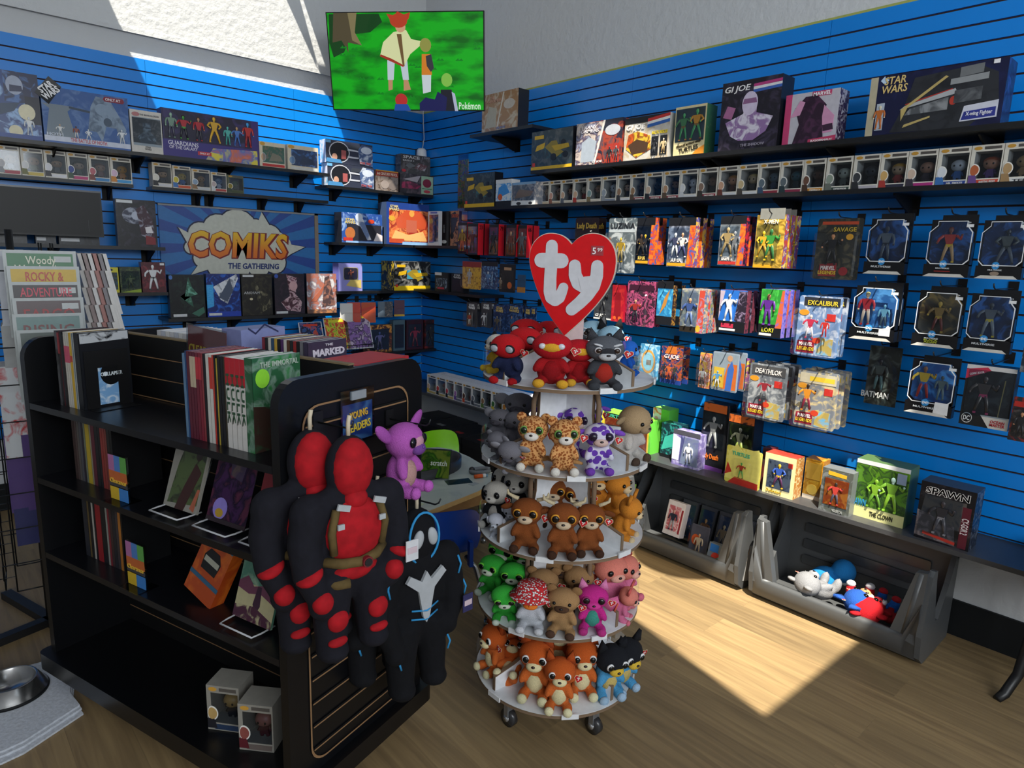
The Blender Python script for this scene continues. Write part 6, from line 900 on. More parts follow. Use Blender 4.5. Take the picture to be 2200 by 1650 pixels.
bc = ['7a2a3a', '24262a', 'c4c0b8', '2a4a6a', 'b8953a', '1b1b1f', '4a2a5a', 'c4c0b8', '5a3a2a', '24262a', '8a2a2a', '1b1c20', '6a6a70']
s = .42
for i, c_ in enumerate(bc): s -= .0145; book(s, .0145, 1.16, .262, .17, c_, f'{ORD[i]} book from the left on the far side shelf behind the spine panel', 'books on the far side of the bookcase', t0=.33)
cover_book(s-.022, .02, 1.16, .262, 'dark purple covered book facing the room on the far side', [('t', 'MARKED', .52, .86, .82, .09, 'c9c4d0', 0, {'bold': .04}), ('t', 'THE', .52, .95, .2, .03, 'c9c4d0')], col='1f1a2a 3a3448', t0=.33)
for i in range(11): book(.99-.026*i, .024, 1.16, .235, .2, ['c4c4c8', 'b8bcc8', 'd0d0d0'][i % 3], f'pale thick comic bundle, {ORD[i]} from the left on the far side of the bookcase', 'pale comic bundles on the far side', t0=.345)
t = thing('box', 'pale blue and white box on the far side behind the red clearance sign', 'box', BP(.56, .36, 1.16), BR); MB().box(0, .19, 0, .1, 0, .27, M('7f88b8', .5)).obj('carton', t); MB().prism([(.03, .27), (.06, .25), (.1, .28), (.16, .25), (.16, .256), (.1, .287), (.06, .257), (.03, .277)], -.001, 0, M('2a2f55', .5)).obj('printed_art', t)
for i in range(9):
    c_ = ['2a3a5a', 'c4c4c8', '5a2a30', '3a3a3f', 'c4c4c8', '24402f', 'b8303a', 'c4c4c8', 'b02a34'][i]; nm = ['navy', 'white', 'maroon', 'dark grey', 'white', 'green', 'red', 'white', 'red'][i]
    t = thing('book', f'{nm} book lying flat, {ORD[8-i]} from the top, beside the end panel', 'book', BP(.01, .32+.006*(i % 3), 1.161+.0235*i), BR+R(2*(i % 3)-2), 'pile of books lying flat beside the end panel'); MB().box(0, .26, 0, .165, 0, .0015, M(c_, .4)).box(0, .26, 0, .165, .0215, .023, M(c_, .5)).box(0, .26, 0, .0015, .0015, .0215, M(c_, .4)).obj('cover', t); MB().box(.002, .258, .0015, .163, .0015, .0215, M('dcdcdc', .8)).obj('pages', t)
# second and third front shelves
def dim(seq): return [(c, th, nm) for c, th, nm in seq]
shelf_of(dim([('3a2a28', .016, 'dark spined book'), ('4a3a38', .014, 'brown spined book'), ('55504c', .014, 'grey spined book'), ('4a4a50', .016, 'grey spined book'), ('2a2430', .012, 'dark purple book'), ('6a7060', .012, 'grey-green book'), ('b0982a', .026, 'yellow spined book'), ('8a8470', .010, 'beige book'), ('5a2430', .022, 'maroon spined book'), ('1b1b1f', .020, 'black spined book'), ('1b1b1f', .014, 'black spined book'), ('8a3430', .014, 'red spined book'), ('8a3a34', .014, 'red spined book'), ('7a3a34', .012, 'red-brown book'), ('1f1c1c', .018, 'black spined book'), ('0f0f11', .014, 'black spined book')]), 1.12, .87, .25, 'on the second front shelf', 'books on the second bookcase shelf', t0=.07)
shelf_of(dim([('24262f', .03, 'dark blue book'), ('5a4a2a', .012, 'tan book'), ('16161a', .016, 'black spined book'), ('a8a49c', .012, 'pale spined book'), ('16161a', .012, 'black spined book'), ('8a1c24', .034, 'bright red book'), ('16161a', .03, 'black spined book'), ('8a8a84', .012, 'pale grey book'), ('7a2430', .012, 'red spined book'), ('3a2a2a', .016, 'dark brown book'), ('24242a', .02, 'black spined book'), ('3a3438', .016, 'dark grey book'), ('a86a2a', .016, 'orange spined book'), ('101113', .01, 'thin black book')]), 1.10, .58, .24, 'on the third front shelf', 'books on the third bookcase shelf', t0=.07)
def clearance(s, z, lab):
    t = thing('sign_holder', lab, 'sign', BP(s, .03, z), BR-R(90)); w_, h_ = .105, .16
    MB().box(-w_/2, w_/2, -.035, .04, 0, .003, CLEAR('d0d8dc', .1)).box(-w_/2, w_/2, -.001, .004, 0, h_, CLEAR('e8eef0', .08)).obj('holder', t)
    m = MB()
    for a in ((0, .55, .33, 1, 'a86a9a'), (.33, .55, .66, 1, '4a78b8'), (.66, .55, 1, 1, '5a9a4a'), (0, .0, .5, .3, 'c9a82a'), (.5, 0, 1, .3, '3a7ac0'), (0, .42, 1, .66, 'b8602f'), (0, .3, 1, .42, '3a3a40')): m.box((a[0]-.5)*w_*.94, (a[2]-.5)*w_*.94, -.003-(.0004 if a[4] in ('b8602f', '3a3a40') else 0), -.002, a[1]*h_*.98+.004, a[3]*h_*.98, M(a[4], .5))
    m.obj('printed_insert', t); text('Clearance', 0, h_*.44, w_*.85, .016, M('d0a83a', .5), t, y=-.0045)
clearance(.775, .87, 'small colourful Clearance sign in a clear holder on the second front shelf'); clearance(.715, .58, 'small colourful Clearance sign in a clear holder on the third front shelf')
def faceout(s, z, w_, h_, F, base, lab, th=.008, roll=0, easel=True):
    t = thing('comic_book', lab, 'comic', BP(s, .075, z+.012), 0, None, rot=(R(-18), R(roll), 0)); t.rotation_euler = (Matrix.Rotation(BR-R(90), 3, 'Z') @ Matrix.Rotation(R(-18), 3, 'X') @ Matrix.Rotation(R(roll), 3, 'Y')).to_euler()
    MB().box(-w_/2, w_/2, 0, th, 0, h_, P(base, 12) if ' ' in base else M(base, .4)).obj('cover', t); feats(t, w_, h_, F)
    if easel:
        e = thing('display_easel', 'white wire easel under the '+SH(lab, 8), 'easel', BP(s, .05, z), BR-R(90)); k = M('c4c6ca', .4); MB().tube([(-w_*.45, .05, .012), (-w_*.45, -.0, .012), (-w_*.42, -.03, .012), (w_*.42, -.03, .012), (w_*.45, 0, .012), (w_*.45, .05, .012)], .003, k, 6).tube([(-w_*.3, .05, .01), (0, .16, .16), (w_*.3, .05, .01)], .0025, k, 6).obj('wire', e)
faceout(.53, .87, .168, .258, [('q', [(.2, .55), (.35, .92), (.55, .95), (.75, .7), (.95, .75), (.95, .1), (.1, .05)], '3a4228 24261a 4a5a34'), ('e', .42, .86, .1, .08, '3f4a34'), ('e', .75, .7, .09, .07, '2a1c18'), ('q', [(.35, .0), (.6, 0), (.9, .5), (.7, .6), (.5, .3)], '7a2a24 3a1c1a'), ('q', [(.78, .05), (.9, .3), (.96, .3), (.9, .02)], 'a85a40')], '8f8c84', 'comic with two dark green and red figures on grey, second front shelf')
faceout(.31, .87, .178, .272, [('e', .3, .16, .18, .12, '8f7fd0'), ('e', .3, .11, .1, .05, 'b8942a'), ('q', [(.3, .95), (.8, .9), (.7, .5), (.4, .55)], '2f2438 5a4a4a 3a2a48'), ('p', 0, 0, 1, .05, '2a1c24')], '3a2048 5a2f6a 24183a 7a3a5a', 'purple comic with a glowing orb low on the cover, second front shelf', 0)
faceout(.105, .87, .17, .262, [('t', 'BERSERKER', .5, .12, .9, .1, 'a89a8a', .1)], '7a1824', 'dark red comic beside the end panel, second front shelf')
faceout(.47, .585, .15, .225, [('p', 0, .84, 1, 1, '2f6a80'), ('q', [(.25, .4), (.75, .4), (.8, .6), (.66, .72), (.34, .72), (.22, .6)], '15161a'), ('p', .26, .52, .76, .6, 'a8a89a'), ('p', 0, .24, 1, .3, '2f5a78'), ('t', 'BODIES', .5, .92, .8, .1, '7ab0c0')], 'b8501a c2601f a8441a', 'thick orange book with a dark car, standing askew on the third front shelf', .045, 16, False)
faceout(.21, .58, .168, .258, [('p', 0, 0, 1, .42, 'b8b088'), ('q', [(0, .42), (.2, .5), (.4, .4), (.6, .44), (1, .34), (1, .26), (.6, .34), (.3, .3), (0, .34)], '6a3a50'), ('q', [(.45, .2), (.5, .42), (.6, .42), (.64, .2), (.56, .1)], '3a1f34'), ('q', [(0, 0), (0, .14), (.5, .18), (1, .08), (1, 0)], '5a2f44 b8b088 4a2438')], '5f8a78 8fa890 4a7a68', 'green and cream comic with a dark rider among hills, third front shelf')
pop_box(BP(.345, .06, .171), BR-R(68), 'c9a060', '24242a', '2a3a55', 'cream figure box standing left on the bottom deck of the bookcase', 'figure boxes on the bottom deck', 'b8985f', carton='8f8c84')
pop_box(BP(.185, .055, .171), BR-R(66), 'a86a60', '5a2028', '6a5f5a', 'cream figure box with dark red art beside the end panel on the bottom deck', 'figure boxes on the bottom deck', '8a4a44', carton='8f8c84')
t = thing('sign_holder', 'red CLEARANCE sign in a clear sleeve leaning on top of the bookcase spine', 'sign', BP(.65, .285, 1.27), BR-R(90)); t.rotation_euler = (Matrix.Rotation(BR-R(90), 3, 'Z') @ Matrix.Rotation(R(4), 3, 'Y')).to_euler()
MB().box(-.1, .1, 0, .002, 0, .165, M('a8242c', .4)).obj('printed_insert', t); MB().box(-.106, .106, -.002, -.001, -.01, .172, CLEAR('e0e4e8', .1)).obj('sleeve', t); text('CLEARANCE', 0, .085, .18, .035, M('7a6a24', .5), t, y=-.0035)
# things on the end panel
t = thing('sign_holder', 'blue YOUNG READERS sign hanging at the top of the bookcase end panel', 'sign', BP(-.036, .285, 1.155), BR)
MB().box(-.07, .07, -.003, -.0015, 0, .16, CLEAR('d0d8e0', .08)).box(-.03, .03, -.008, 0, .13, .155, M('8a9096', .3)).obj('holder', t); MB().box(-.062, .062, -.0015, 0, .005, .118, P('3f78c8 6fa8e0 3560b0', 14)).obj('printed_insert', t)
text('YOUNG', 0, .085, .075, .022, M('c9a03a', .4), t, y=-.005, roll=-.08); text('READERS', .0, .048, .1, .024, M('c9b03a', .4), t, y=-.005, roll=-.08)
for t_, z_, L_, lab in ((.13, 1.245, .13, 'black peg on the end panel holding the two red and black dolls'), (.43, 1.195, .16, 'black peg on the end panel holding the pink plush'), (.43, .95, .2, 'black peg on the end panel holding the two black and blue dolls')): peg(BP(-.033, t_, z_), BR, L_, lab, None)
def doll(kind, s, t_, z, rz, lab, group):
    t = thing('plush_doll', lab, 'plush doll', BP(s, t_, z), BR+R(rz), group)
    dk = M('14141c' if kind == 'red' else '090a0f', .9, n=.15, sc=60, b=.3); rd = M('9c101a', .85, n=.2, sc=40, b=.3); bl = M('2f88c0', .8); gy = M('a4a8ac', .8); br = M('5a4a2a', .85, n=.2)
    if ('doll', kind) not in _PL:
        m = MB(); m.ell((0, 0, .52), (.066, .05, .09), dk, n=16, m=12); m.ell((0, 0, .35), (.105, .05, .12), dk, n=16, m=12); m.ell((0, 0, .43), (.13, .045, .05), dk); m.ell((0, 0, .25), (.09, .045, .07), dk)
        for q in (-1, 1):
            m.ell((q*.112, 0, .415), (.055, .048, .055), dk); m.tube([(q*.112, 0, .42), (q*.132, -.005, .34), (q*.13, -.02, .26), (q*.1, -.03, .18 if q < 0 else .21)], [.048, .044, .04, .032], dk, 10); m.ell((q*.1, -.03, .17 if q < 0 else .2), .036, dk)
            m.tube([(q*.045, 0, .24), (q*.06, 0, .12), (q*.062, -.005, .03)], [.055, .05, .042], dk, 10); m.ell((q*.062, -.01, .02), (.045, .05, .03), dk)
        me = remeshed(m, 'tmp', .009); parts = [('body', me)]
        def E(nm, c, r, mt, rot=None): q = MB(); q.ell(c, r, mt, rot, n=16, m=10); parts.append((nm, q.mesh(nm)))
        def Q(nm, pts, y, mt): q = MB(); q.prism(pts, y, y+.01, mt); parts.append((nm, q.mesh(nm)))
        if kind == 'red':
            E('face_panel', (0, -.02, .522), (.057, .042, .083), rd); E('chest_panel', (0, -.018, .36), (.09, .05, .1), rd); E('neck_panel', (0, -.03, .445), (.035, .03, .03), rd); E('waist_panel', (0, -.02, .245), (.07, .036, .03), rd)
            for q in (-1, 1):
                q2 = MB(); q2.tube([(q*.062, -.047, .43), (q*.078, -.052, .37), (q*.07, -.046, .31)], .011, br, 6); parts.append(('strap', q2.mesh('strap')))
                E('elbow_band', (q*.132, -.03, .265), (.037, .04, .02), rd, Matrix.Rotation(q*R(25), 3, 'Y')); E('glove', (q*.106, -.05, .19 if q < 0 else .22), (.028, .026, .03), rd); E('knee_patch', (q*.06, -.042, .12), (.03, .018, .032), rd); E('shin_patch', (q*.062, -.042, .06), (.028, .016, .014), rd)
                q2 = MB(); q2.box(-.018, .018, -.003, .003, -.008, .008, gy, Matrix.Translation((q*.052, -.068, .44)) @ Matrix.Rotation(R(18), 4, 'Y')); parts.append(('white_tab', q2.mesh('white_tab')))
                q2 = MB(); q2.box(-.009, .009, -.003, .003, -.007, .007, gy, Matrix.Translation((q*.06, -.067, .39))); parts.append(('white_tab', q2.mesh('white_tab')))
            q2 = MB(); q2.tube([(-.088, -.02, .285), (-.05, -.05, .28), (0, -.062, .278), (.05, -.05, .283), (.088, -.02, .29)], .014, br, 8); q2.tube([(-.085, -.02, .225), (-.06, -.044, .222), (-.03, -.052, .222)], .014, br, 8); parts.append(('belt', q2.mesh('belt'))); q2 = MB(); q2.prism(circ(.01, .279, .015, n=16), -.08, -.068, M('6a1820', .5)); q2.prism(circ(.01, .279, .011, n=16), -.082, -.079, M('15161a', .5)); parts.append(('buckle', q2.mesh('buckle')))
        else:
            q2 = MB(); q2.tube([(.056*math.cos(R(a)), -.036-.004*math.cos(R(a*2)), .52+.082*math.sin(R(a))) for a in range(0, 360, 15)], .004, bl, 6, True); parts.append(('hood_trim', q2.mesh('hood_trim')))
            Q('chest_patch', [(0, .42), (.018, .39), (.06, .42), (.075, .4), (.03, .36), (.012, .27), (0, .25), (-.012, .27), (-.03, .36), (-.075, .4), (-.06, .42), (-.018, .39)], -.055, gy)
            for q in (-1, 1):
                E('cheek_patch', (q*.026, -.045, .525), (.018, .012, .03), gy, Matrix.Rotation(q*R(-14), 3, 'Y'))
                for z0, z1, x in ((.43, .37, .13), (.33, .28, .165), (.17, .12, .09)): q2 = MB(); q2.tube([(q*x, -.044 if x < .15 else -.03, z0), (q*(x+.008), -.05 if x < .15 else -.036, (z0+z1)/2), (q*x, -.048 if x < .15 else -.036, z1)], .0035, bl, 6); parts.append(('blue_stripe', q2.mesh('blue_stripe')))
            q2 = MB(); q2.tube([(-.05, -.045, .3), (0, -.056, .29), (.05, -.045, .3)], .003, bl, 6); q2.tube([(-.05, -.043, .27), (0, -.054, .26), (.05, -.043, .27)], .003, bl, 6); parts.append(('waist_lines', q2.mesh('waist_lines')))
        q2 = MB(); q2.box(.13, .17, -.075, -.072, .24, .30, M('2a2a55' if kind != 'red' else 'c4c6ca', .5)).box(.135, .165, -.077, -.075, .262, .28, M('c4b0b8', .5)); parts.append(('hang_tag', q2.mesh('hang_tag')))
        q2 = MB(); q2.tube([(0, .0, .6), (0, .0, .64), (.004, 0, .66)], .006, M('c4b8a0', .6), 6); parts.append(('loop', q2.mesh('loop')))
        _PL[('doll', kind)] = parts
    for nm, me in _PL[('doll', kind)]: put(nm, me, t)
doll('red', -.175, .10, .63, -18, 'front one of two red and black plush dolls on the end panel', 'red and black dolls on the end panel'); doll('red', -.068, .07, .635, -18, 'rear one of two red and black plush dolls, set further left', 'red and black dolls on the end panel')
doll('black', -.175, .39, .335, -16, 'front one of two black plush dolls with blue trim, over the lower right edge', 'black and blue dolls on the end panel'); doll('black', -.068, .33, .38, -16, 'rear one of two black plush dolls, mostly hidden below the red doll', 'black and blue dolls on the end panel')
pk = dict(body='a855a8', ears='a050a4', ear='long', patch='b88a98', muz='6a3f86', belly='b08a84', eye='0a0612', er=.06, feet='b05ab0', nose='5a3a86')
t = plush('pink_critter', 868, 1040, 0, .25, 0, 'pink long-eared plush hanging on a peg beside the table', z=1.0, **pk); t.location = BP(-.13, .375, .985); t.rotation_euler = (0, 0, BR+R(8))
# ------------------------------------------------------------------ table, chairs, cartons by the far corner
def table():
    t = thing('play_table', 'low grey-topped activity table with rounded corners behind the bookcase', 'table', (-1.5, -2.2, 0)); O = [(-2.02, -2.70), (-1.9, -2.69), (-1.42, -2.60), (-1.3, -2.55), (-1.2, -2.45), (-1.13, -2.3), (-1.09, -2.1), (-1.08, -1.92), (-1.12, -1.83), (-1.2, -1.79), (-1.5, -1.8), (-2.02, -1.95)]
    O = [(x+1.5, y+2.2) for x, y in O]; MB().prism(O, .478, .5, P('8e9a98 a4aea9 b4bcb4', 5, .3), pl='xy').obj('tabletop', t); MB().prism([(x*1.004, y*1.004) for x, y in O], .474, .4985, M('b89a66', .6), pl='xy').obj('edge_band', t)
    ch = M('b0b2b4', .2, .9)
    for a, b_ in (((.3, .2), (.42, .38)), ((.2, -.3), (.26, -.42)), ((-.35, .25), (-.4, .35)), ((-.3, -.38), (-.32, -.44))): m = MB(); m.tube([(*a, .474), (a[0]*1.02, a[1]*1.02, .3), (*b_, .03)], .013, ch, 10); m.tube([(*b_, .03), (b_[0], b_[1], 0)], .019, M('8a8c8e', .3, .7), 12); m.obj('leg', t)
    MB().box(-.35, .2, -.36, -.33, .40, .47, M('8a6a44', .6)).obj('apron', t)
table()
def chair(x, y, rz, col, lab):
    t = thing('plastic_chair', lab, 'chair', (x, y, 0), rz); c = M(col, .3, n=.03); ch = M('b4b6b8', .2, .9)
    sh = lambda u, s: (s*(.155-.02*u), )
    # seat and back as one bent shell, open side +y (front); back rises at -y
    prof = [(.15, .262), (.12, .272), (0, .262), (-.12, .27), (-.16, .3), (-.18, .38), (-.19, .5)]; m = MB(); vs = []; n = 9; fs = []
    for k, (py, pz) in enumerate(prof):
        w_ = [.15, .155, .155, .15, .15, .165, .15][k]
        for i in range(n): f = -1+2*i/(n-1); cv = .02*f*f; vs.append((f*w_, py+(cv*1.6 if k > 3 else 0), pz+(cv if k <= 3 else 0)-(.03*abs(f)**4 if k == 6 else 0)))
    K = len(prof)
    for k in range(K-1):
        for i in range(n-1):
            if k == 4 and 3 <= i <= 4: continue
            fs.append((k*n+i, k*n+i+1, (k+1)*n+i+1, (k+1)*n+i))
    off = len(vs); nv = [(x_, y_+.006 if i//n > 3 else y_, z_-(.006 if i//n <= 3 else 0)) for i, (x_, y_, z_) in enumerate(vs)]
    m.add(vs+nv, fs+[tuple(reversed([a+off for a in f])) for f in fs], c, True); b = m.obj('shell', t); sd = b.modifiers.new('s', 'SUBSURF'); sd.levels = sd.render_levels = 1
    for s in (-1, 1): MB().box(s*.1-.008, s*.1+.008, -.2, -.17, .25, .36, c).obj('back_rib', t)
    for s in (-1, 1):
        for q, yy in ((-1, -.2), (1, .16)): m = MB(); m.tube([(s*.11, yy*.5, .25), (s*.125, yy*.9, .235), (s*.15, yy*1.15, .12), (s*.16, yy*1.25, .02)], .0105, ch, 10); m.tube([(s*.16, yy*1.25, .028), (s*.16, yy*1.25, 0)], .016, M('9a9c9e', .25, .8), 12); m.obj('leg', t)
    return t
chair(-1.74, -2.66, R(-20), '0f3f9c', 'blue plastic school chair with chrome legs at the near side of the table').scale = (1.12, 1.12, 1.12)
chair(-.93, -1.66, R(168), '7fc80f', 'lime green plastic chair with a cut-out back behind the table'); chair(-1.0, -2.5, R(60), '86cc12', 'lime green plastic chair low beside the plush stand, mostly hidden')
chair(-1.33, -1.56, R(175), '1464c0', 'light blue plastic chair seen just above the far table edge')
t = thing('tray', 'dark grey kidney-shaped tray standing on the table', 'tray', (-1.5, -2.12, .501)); m = MB(); k = M('2a2c2f', .4); ro = [(.3*math.cos(R(a)), .2*math.sin(R(a))) for a in range(0, 360, 12)]; n = len(ro)
m.add([(x, y, z) for z in (0, .055) for x, y in ro]+[(x*.94, y*.92, z) for z in (.055, .004) for x, y in ro], [(i+j*n, (i+1) % n+j*n, (i+1) % n+(j+1)*n, i+(j+1)*n) for j in range(3) for i in range(n)]+[tuple(3*n+i for i in range(n))], k, True); m.obj('rim', t)
p = H(920, 1035, 'z', .52); t = thing('sign_holder', 'green and yellow sign in a clear sleeve propped in the tray on the table', 'sign', (p.x+.08, p.y+.06, .51), 0, None, rot=(R(-20), 0, R(-50))); MB().box(-.08, .08, 0, .002, 0, .15, P('4a9a2a 8ac23a 3a7a24 b8c84a', 12)).obj('printed_insert', t); MB().box(-.086, .086, -.002, -.001, -.006, .158, CLEAR('e8ecec', .08)).obj('sleeve', t); text('scratch', .02, .08, .09, .03, M('d8e0d0', .4), t, y=-.0035)
p = H(1032, 1023, 'z', .51); t = thing('glue_stick', 'orange and white glue stick lying on the table corner', 'glue stick', (p.x, p.y, .511), R(-20)); MB().tube([(-.035, 0, 0), (.012, 0, 0)], .011, M('d85a14', .4), 14).obj('barrel', t); MB().tube([(.012, 0, 0), (.03, 0, 0)], .0112, M('d8d8d8', .4), 14).tube([(.03, 0, 0), (.042, 0, 0)], .008, M('6a8aa0', .4), 12).obj('cap', t)
p = H(1033, 1012, 'z', .51); t = thing('headband', 'grey and black headband lying on the table corner', 'headband', (p.x, p.y, .502), R(-20)); MB().tube([(.06*math.cos(R(a)), .035*math.sin(R(a)), .012) for a in range(20, 330, 15)], .011, M('6f7276', .6), 8).obj('band', t); MB().ell((-.05, .01, .018), (.018, .014, .017), M('15161a', .4)).obj('pad', t)
for (u, v, w_, d_, rz, lab, c) in ((1046, 1017, .07, .015, -25, 'white paper strip beside the headband on the table', 'dcdccc'), (1018, 1040, .05, .035, 10, 'small grey paper square near the table edge', '9aa2a4'), (985, 1035, .14, .08, -20, 'clear plastic sheet of stickers on the table', None), (895, 1085, .07, .05, 20, 'small note card at the near left end of the table', 'b8c0a0')):
    p = H(u, v, 'z', .5); t = thing('paper', lab, 'paper', (p.x, p.y, .5005), R(rz)); MB().box(-w_/2, w_/2, -d_/2, d_/2, 0, .001, M(c, .6) if c else CLEAR('c4d0d0', .15)).obj('sheet', t)
# black comic storage boxes under the lowest shelf and along the left wall
LB_ = M('16171a', .45)
def carton(x, y, rz, w_, d_, h_, lab, z=0, word=None, red=False):
    t = thing('storage_box', lab, 'storage box', (x, y, z), rz, 'black storage boxes under the corner shelves'); MB().box(-w_/2, w_/2, 0, d_, 0, h_-.05, LB_).obj('body', t); MB().box(-w_/2-.004, w_/2+.004, -.004, d_+.004, h_-.05, h_, M('1d1e22', .4)).obj('lid', t); MB().prism(rrect(-.04, .04, h_*.42, h_*.42+.03, .013), -.001, .004, M('040405', .8)).obj('hand_hole', t)
    m = MB(); m.prism([(-.03, .06), (.05, .06), (.05, .1), (-.03, .1)], h_, h_+.0006, M('8a2a2a' if red else '6a6d70', .5), pl='xy'); m.obj('lid_print', t)
    if word: me, W, Hh = textmesh(word, M('9a9da0', .5)); put('lettering', me, t, (0, d_*.5, h_+.001), (R(-90), 0, 0), (.16/W, .06, .05/Hh))
for i in range(5): carton(-.40 if i > 1 else -.37, -.42-.29*i, R(-90), .27, .37, .29, f'black storage box under the lowest right shelf, {ORD[i]} from the corner', red=i > 1)
carton(-.62, -.42, 0, .38, .36, .33, 'black storage box in the corner beneath the left wall', word='MARVEL')
carton(-1.02, -.42, 0, .38, .36, .33, 'black storage box against the left wall, second from the corner')
carton(-1.42, -.42, 0, .38, .36, .33, 'black storage box against the left wall, third from the corner')
t = thing('cardboard_box', 'white and brown open cardboard box behind the green chair', 'box', (-.97, -1.12, 0), R(-40)); zt = VZ(925, 915, -.97, -1.12); m = MB(); c = M('b8b4ac', .7); b2 = M('9a6a3a', .8)
for a in ((-.13, .13, 0, .004), (-.13, .13, .256, .26)): m.box(*a, 0, zt, c)
m.box(-.13, -.126, 0, .26, 0, zt, c).box(.126, .13, 0, .26, 0, zt, c); m.obj('body', t); MB().box(-.13, .13, .26, .32, zt-.004, zt, b2).box(-.2, -.13, 0, .26, zt-.004, zt, b2).obj('flaps', t); text('C', .07, zt*.85, .05, .06, M('24262a', .5), t, y=-.001)
# ------------------------------------------------------------------ stacking bins on the floor under the shelf
def bin_(y, lab, w_=.8):
    t = thing('storage_bin', lab, 'bin', (-.43, y, 0), R(-90)); k = M('4c4e50', .4, n=.03); d = .4; x0, x1 = -w_/2, w_/2
    pr = [(.05, 0), (.0, .04), (-.02, .15), (.0, .3), (.015, .42), (.04, .44), (.075, .435), (.085, .38), (.15, .17), (.2, .16), (.3, .3), (.36, .42), (d, .42), (d, 0)]
    for x, s in ((x0, 1), (x1, -1)): MB().prism(pr, min(x, x+s*.022), max(x, x+s*.022), k, pl='yz').obj('side_wall', t)
    m = MB(); n = 14; vs = []
    for i in range(n+1):
        f = -1+2*i/n; x = f*(w_/2-.02); r_ = .15*max(0, abs(f)-.86)/.14 if abs(f) > .86 else 0; zt = .135+r_*1.1
        for (yy, zz) in ((.05, 0), (0, .035), (-.022, zt-.02), (-.012, zt), (.012, zt-.004), (.02, .02)): vs.append((x, yy, zz))
    m.add(vs, [(i*6+j, i*6+(j+1) % 6, (i+1)*6+(j+1) % 6, (i+1)*6+j) for i in range(n) for j in range(6)], k, True); m.obj('front_lip', t)
    for s in (-1, 1):
        m = MB(); m.prism([(s*(w_/2-.02), .1), (s*(w_/2-.13), .12), (s*(w_/2-.06), .43), (s*(w_/2-.015), .44)], -.01, .03, k); m.tube([(s*(w_/2-.075), .0, .12), (s*(w_/2-.038), .0, .43)], .014, k, 8); m.obj('corner_post', t)
    m = MB(); m.box(x0+.02, x1-.02, d-.02, d, 0, .42, k).box(x0+.02, x1-.02, .05, d-.02, .0, .012, k); m.obj('back_wall', t)
    for z in (.12, .21, .30): MB().prism(rrect(x0+.1, x1-.1, z, z+.05, .012), d-.032, d-.02, M('3a3c3e', .25)).obj('rib', t)
    m = MB(); m.box(x0, x1, d-.03, d+.0, .40, .44, k); m.obj('back_rim', t)
bin_(-4.025, 'black stacking bin with a grey sheen full of plush toys, rightmost under the shelf'); bin_(-3.165, 'black stacking bin full of boxed figures, middle one under the shelf'); bin_(-2.31, 'black stacking bin partly hidden behind the plush stand', .78)
def inbin(u, v, x, w_, h_, d_, base, F, lab, rx=-15, rz=-90, z=None, **k):
    p = H(u, v, 'x', x); t = toy_box((x, p.y, max(.012, p.z) if z is None else z), 0, w_, h_, d_, base, F, lab, **k); t.rotation_euler = (Matrix.Rotation(R(rz), 3, 'Z') @ Matrix.Rotation(R(rx), 3, 'X')).to_euler(); return t
inbin(1440, 1150, -.38, .115, .2, .05, 'd0c8c8', [('p', .12, .14, .8, .86, 'c07a80 d8b8bc b05a64'), ('f', .45, .16, .6, 'b08a80 24283a 8a8a90'), ('p', .84, .1, .94, .8, '8a2a34')], 'white and pink anime figure box at the left in the middle bin', side='c4bcbc')
for i, (u, v, fc) in enumerate(((1470, 1100, 'b58a6a 3a4f7a 2a2f3a'), (1510, 1110, 'b58a5a 6a4a34 3a2f2a'), (1550, 1118, 'a8987a 7a6a55 5a4f44'), (1590, 1130, '8a2a2f 5a2a2a 24242a'))):
    inbin(u, v+10, -.16, .1, .24, .05, '24262c 4a4a50', [('p', .1, .08, .92, .9, 'a08a6a 6a6a70 3a4a6a' if i < 3 else '4a2a2a 2a2a30'), ('f', .5, .1, .6, fc), ('w', .08, .06, .94, .92)], f'upright boxed figure in the back row of the middle bin, {ORD[i]} from the left', z=.04, group='boxed figures at the back of the middle bin')
p = H(1500, 1160, 'x', -.36); blister((-.37, p.y, .06), R(-85), .11, .19, '2a2c34 4a4c5a', [('e', .3, .55, .22, .16, 'c2562a'), ('t', 'STAR', .45, .08, .7, .09, 'c9a02a')], 'domed clear pack with a robed figure and orange flame in the middle bin', bub=(.05, .12, .95, .98), fg=[(.58, .18, .6, 'b08a6a a89a84 8a7a68')], tilt=-12)
inbin(1535, 1185, -.41, .1, .12, .05, '3a4450 6a7480', [('p', .1, .6, .6, .95, '2a6ab8'), ('e', .5, .4, .25, .2, 'b83a30'), ('e', .7, .3, .15, .12, '3a9a8a')], 'small clear pack with blue and red shapes at the front of the middle bin', z=.08)
inbin(1575, 1200, -.39, .13, .19, .08, 'b88a5a c9a070 4a4a4c', [('q', [(0, 0), (1, 0), (1, .4), (.6, .62), (0, .6)], '3a3c40 55585c'), ('f', .5, .1, .6, 'a86a3a 2a3034 24282c'), ('t', 'ANIMAL MAN', .86, .35, .5, .07, 'a8a8a8', 0, {'roll': math.pi/2})], 'tan and grey box with a silhouetted figure at the right of the middle bin', side='b0b0b0', top='c4c4c4', z=.05)
inbin(1585, 1150, -.26, .12, .1, .08, '2f3034', [('p', .2, .4, .6, .8, '8a8d90')], 'dark box lying in the middle bin behind the tan box', z=.06)
inbin(1335, 1060, -.38, .1, .16, .04, '2a2c2a 4a6a2a', [('t', 'STAR\nWARS', .6, .4, .7, .3, '6fb03a')], 'green and black carded pack in the bin behind the stand', z=.2)
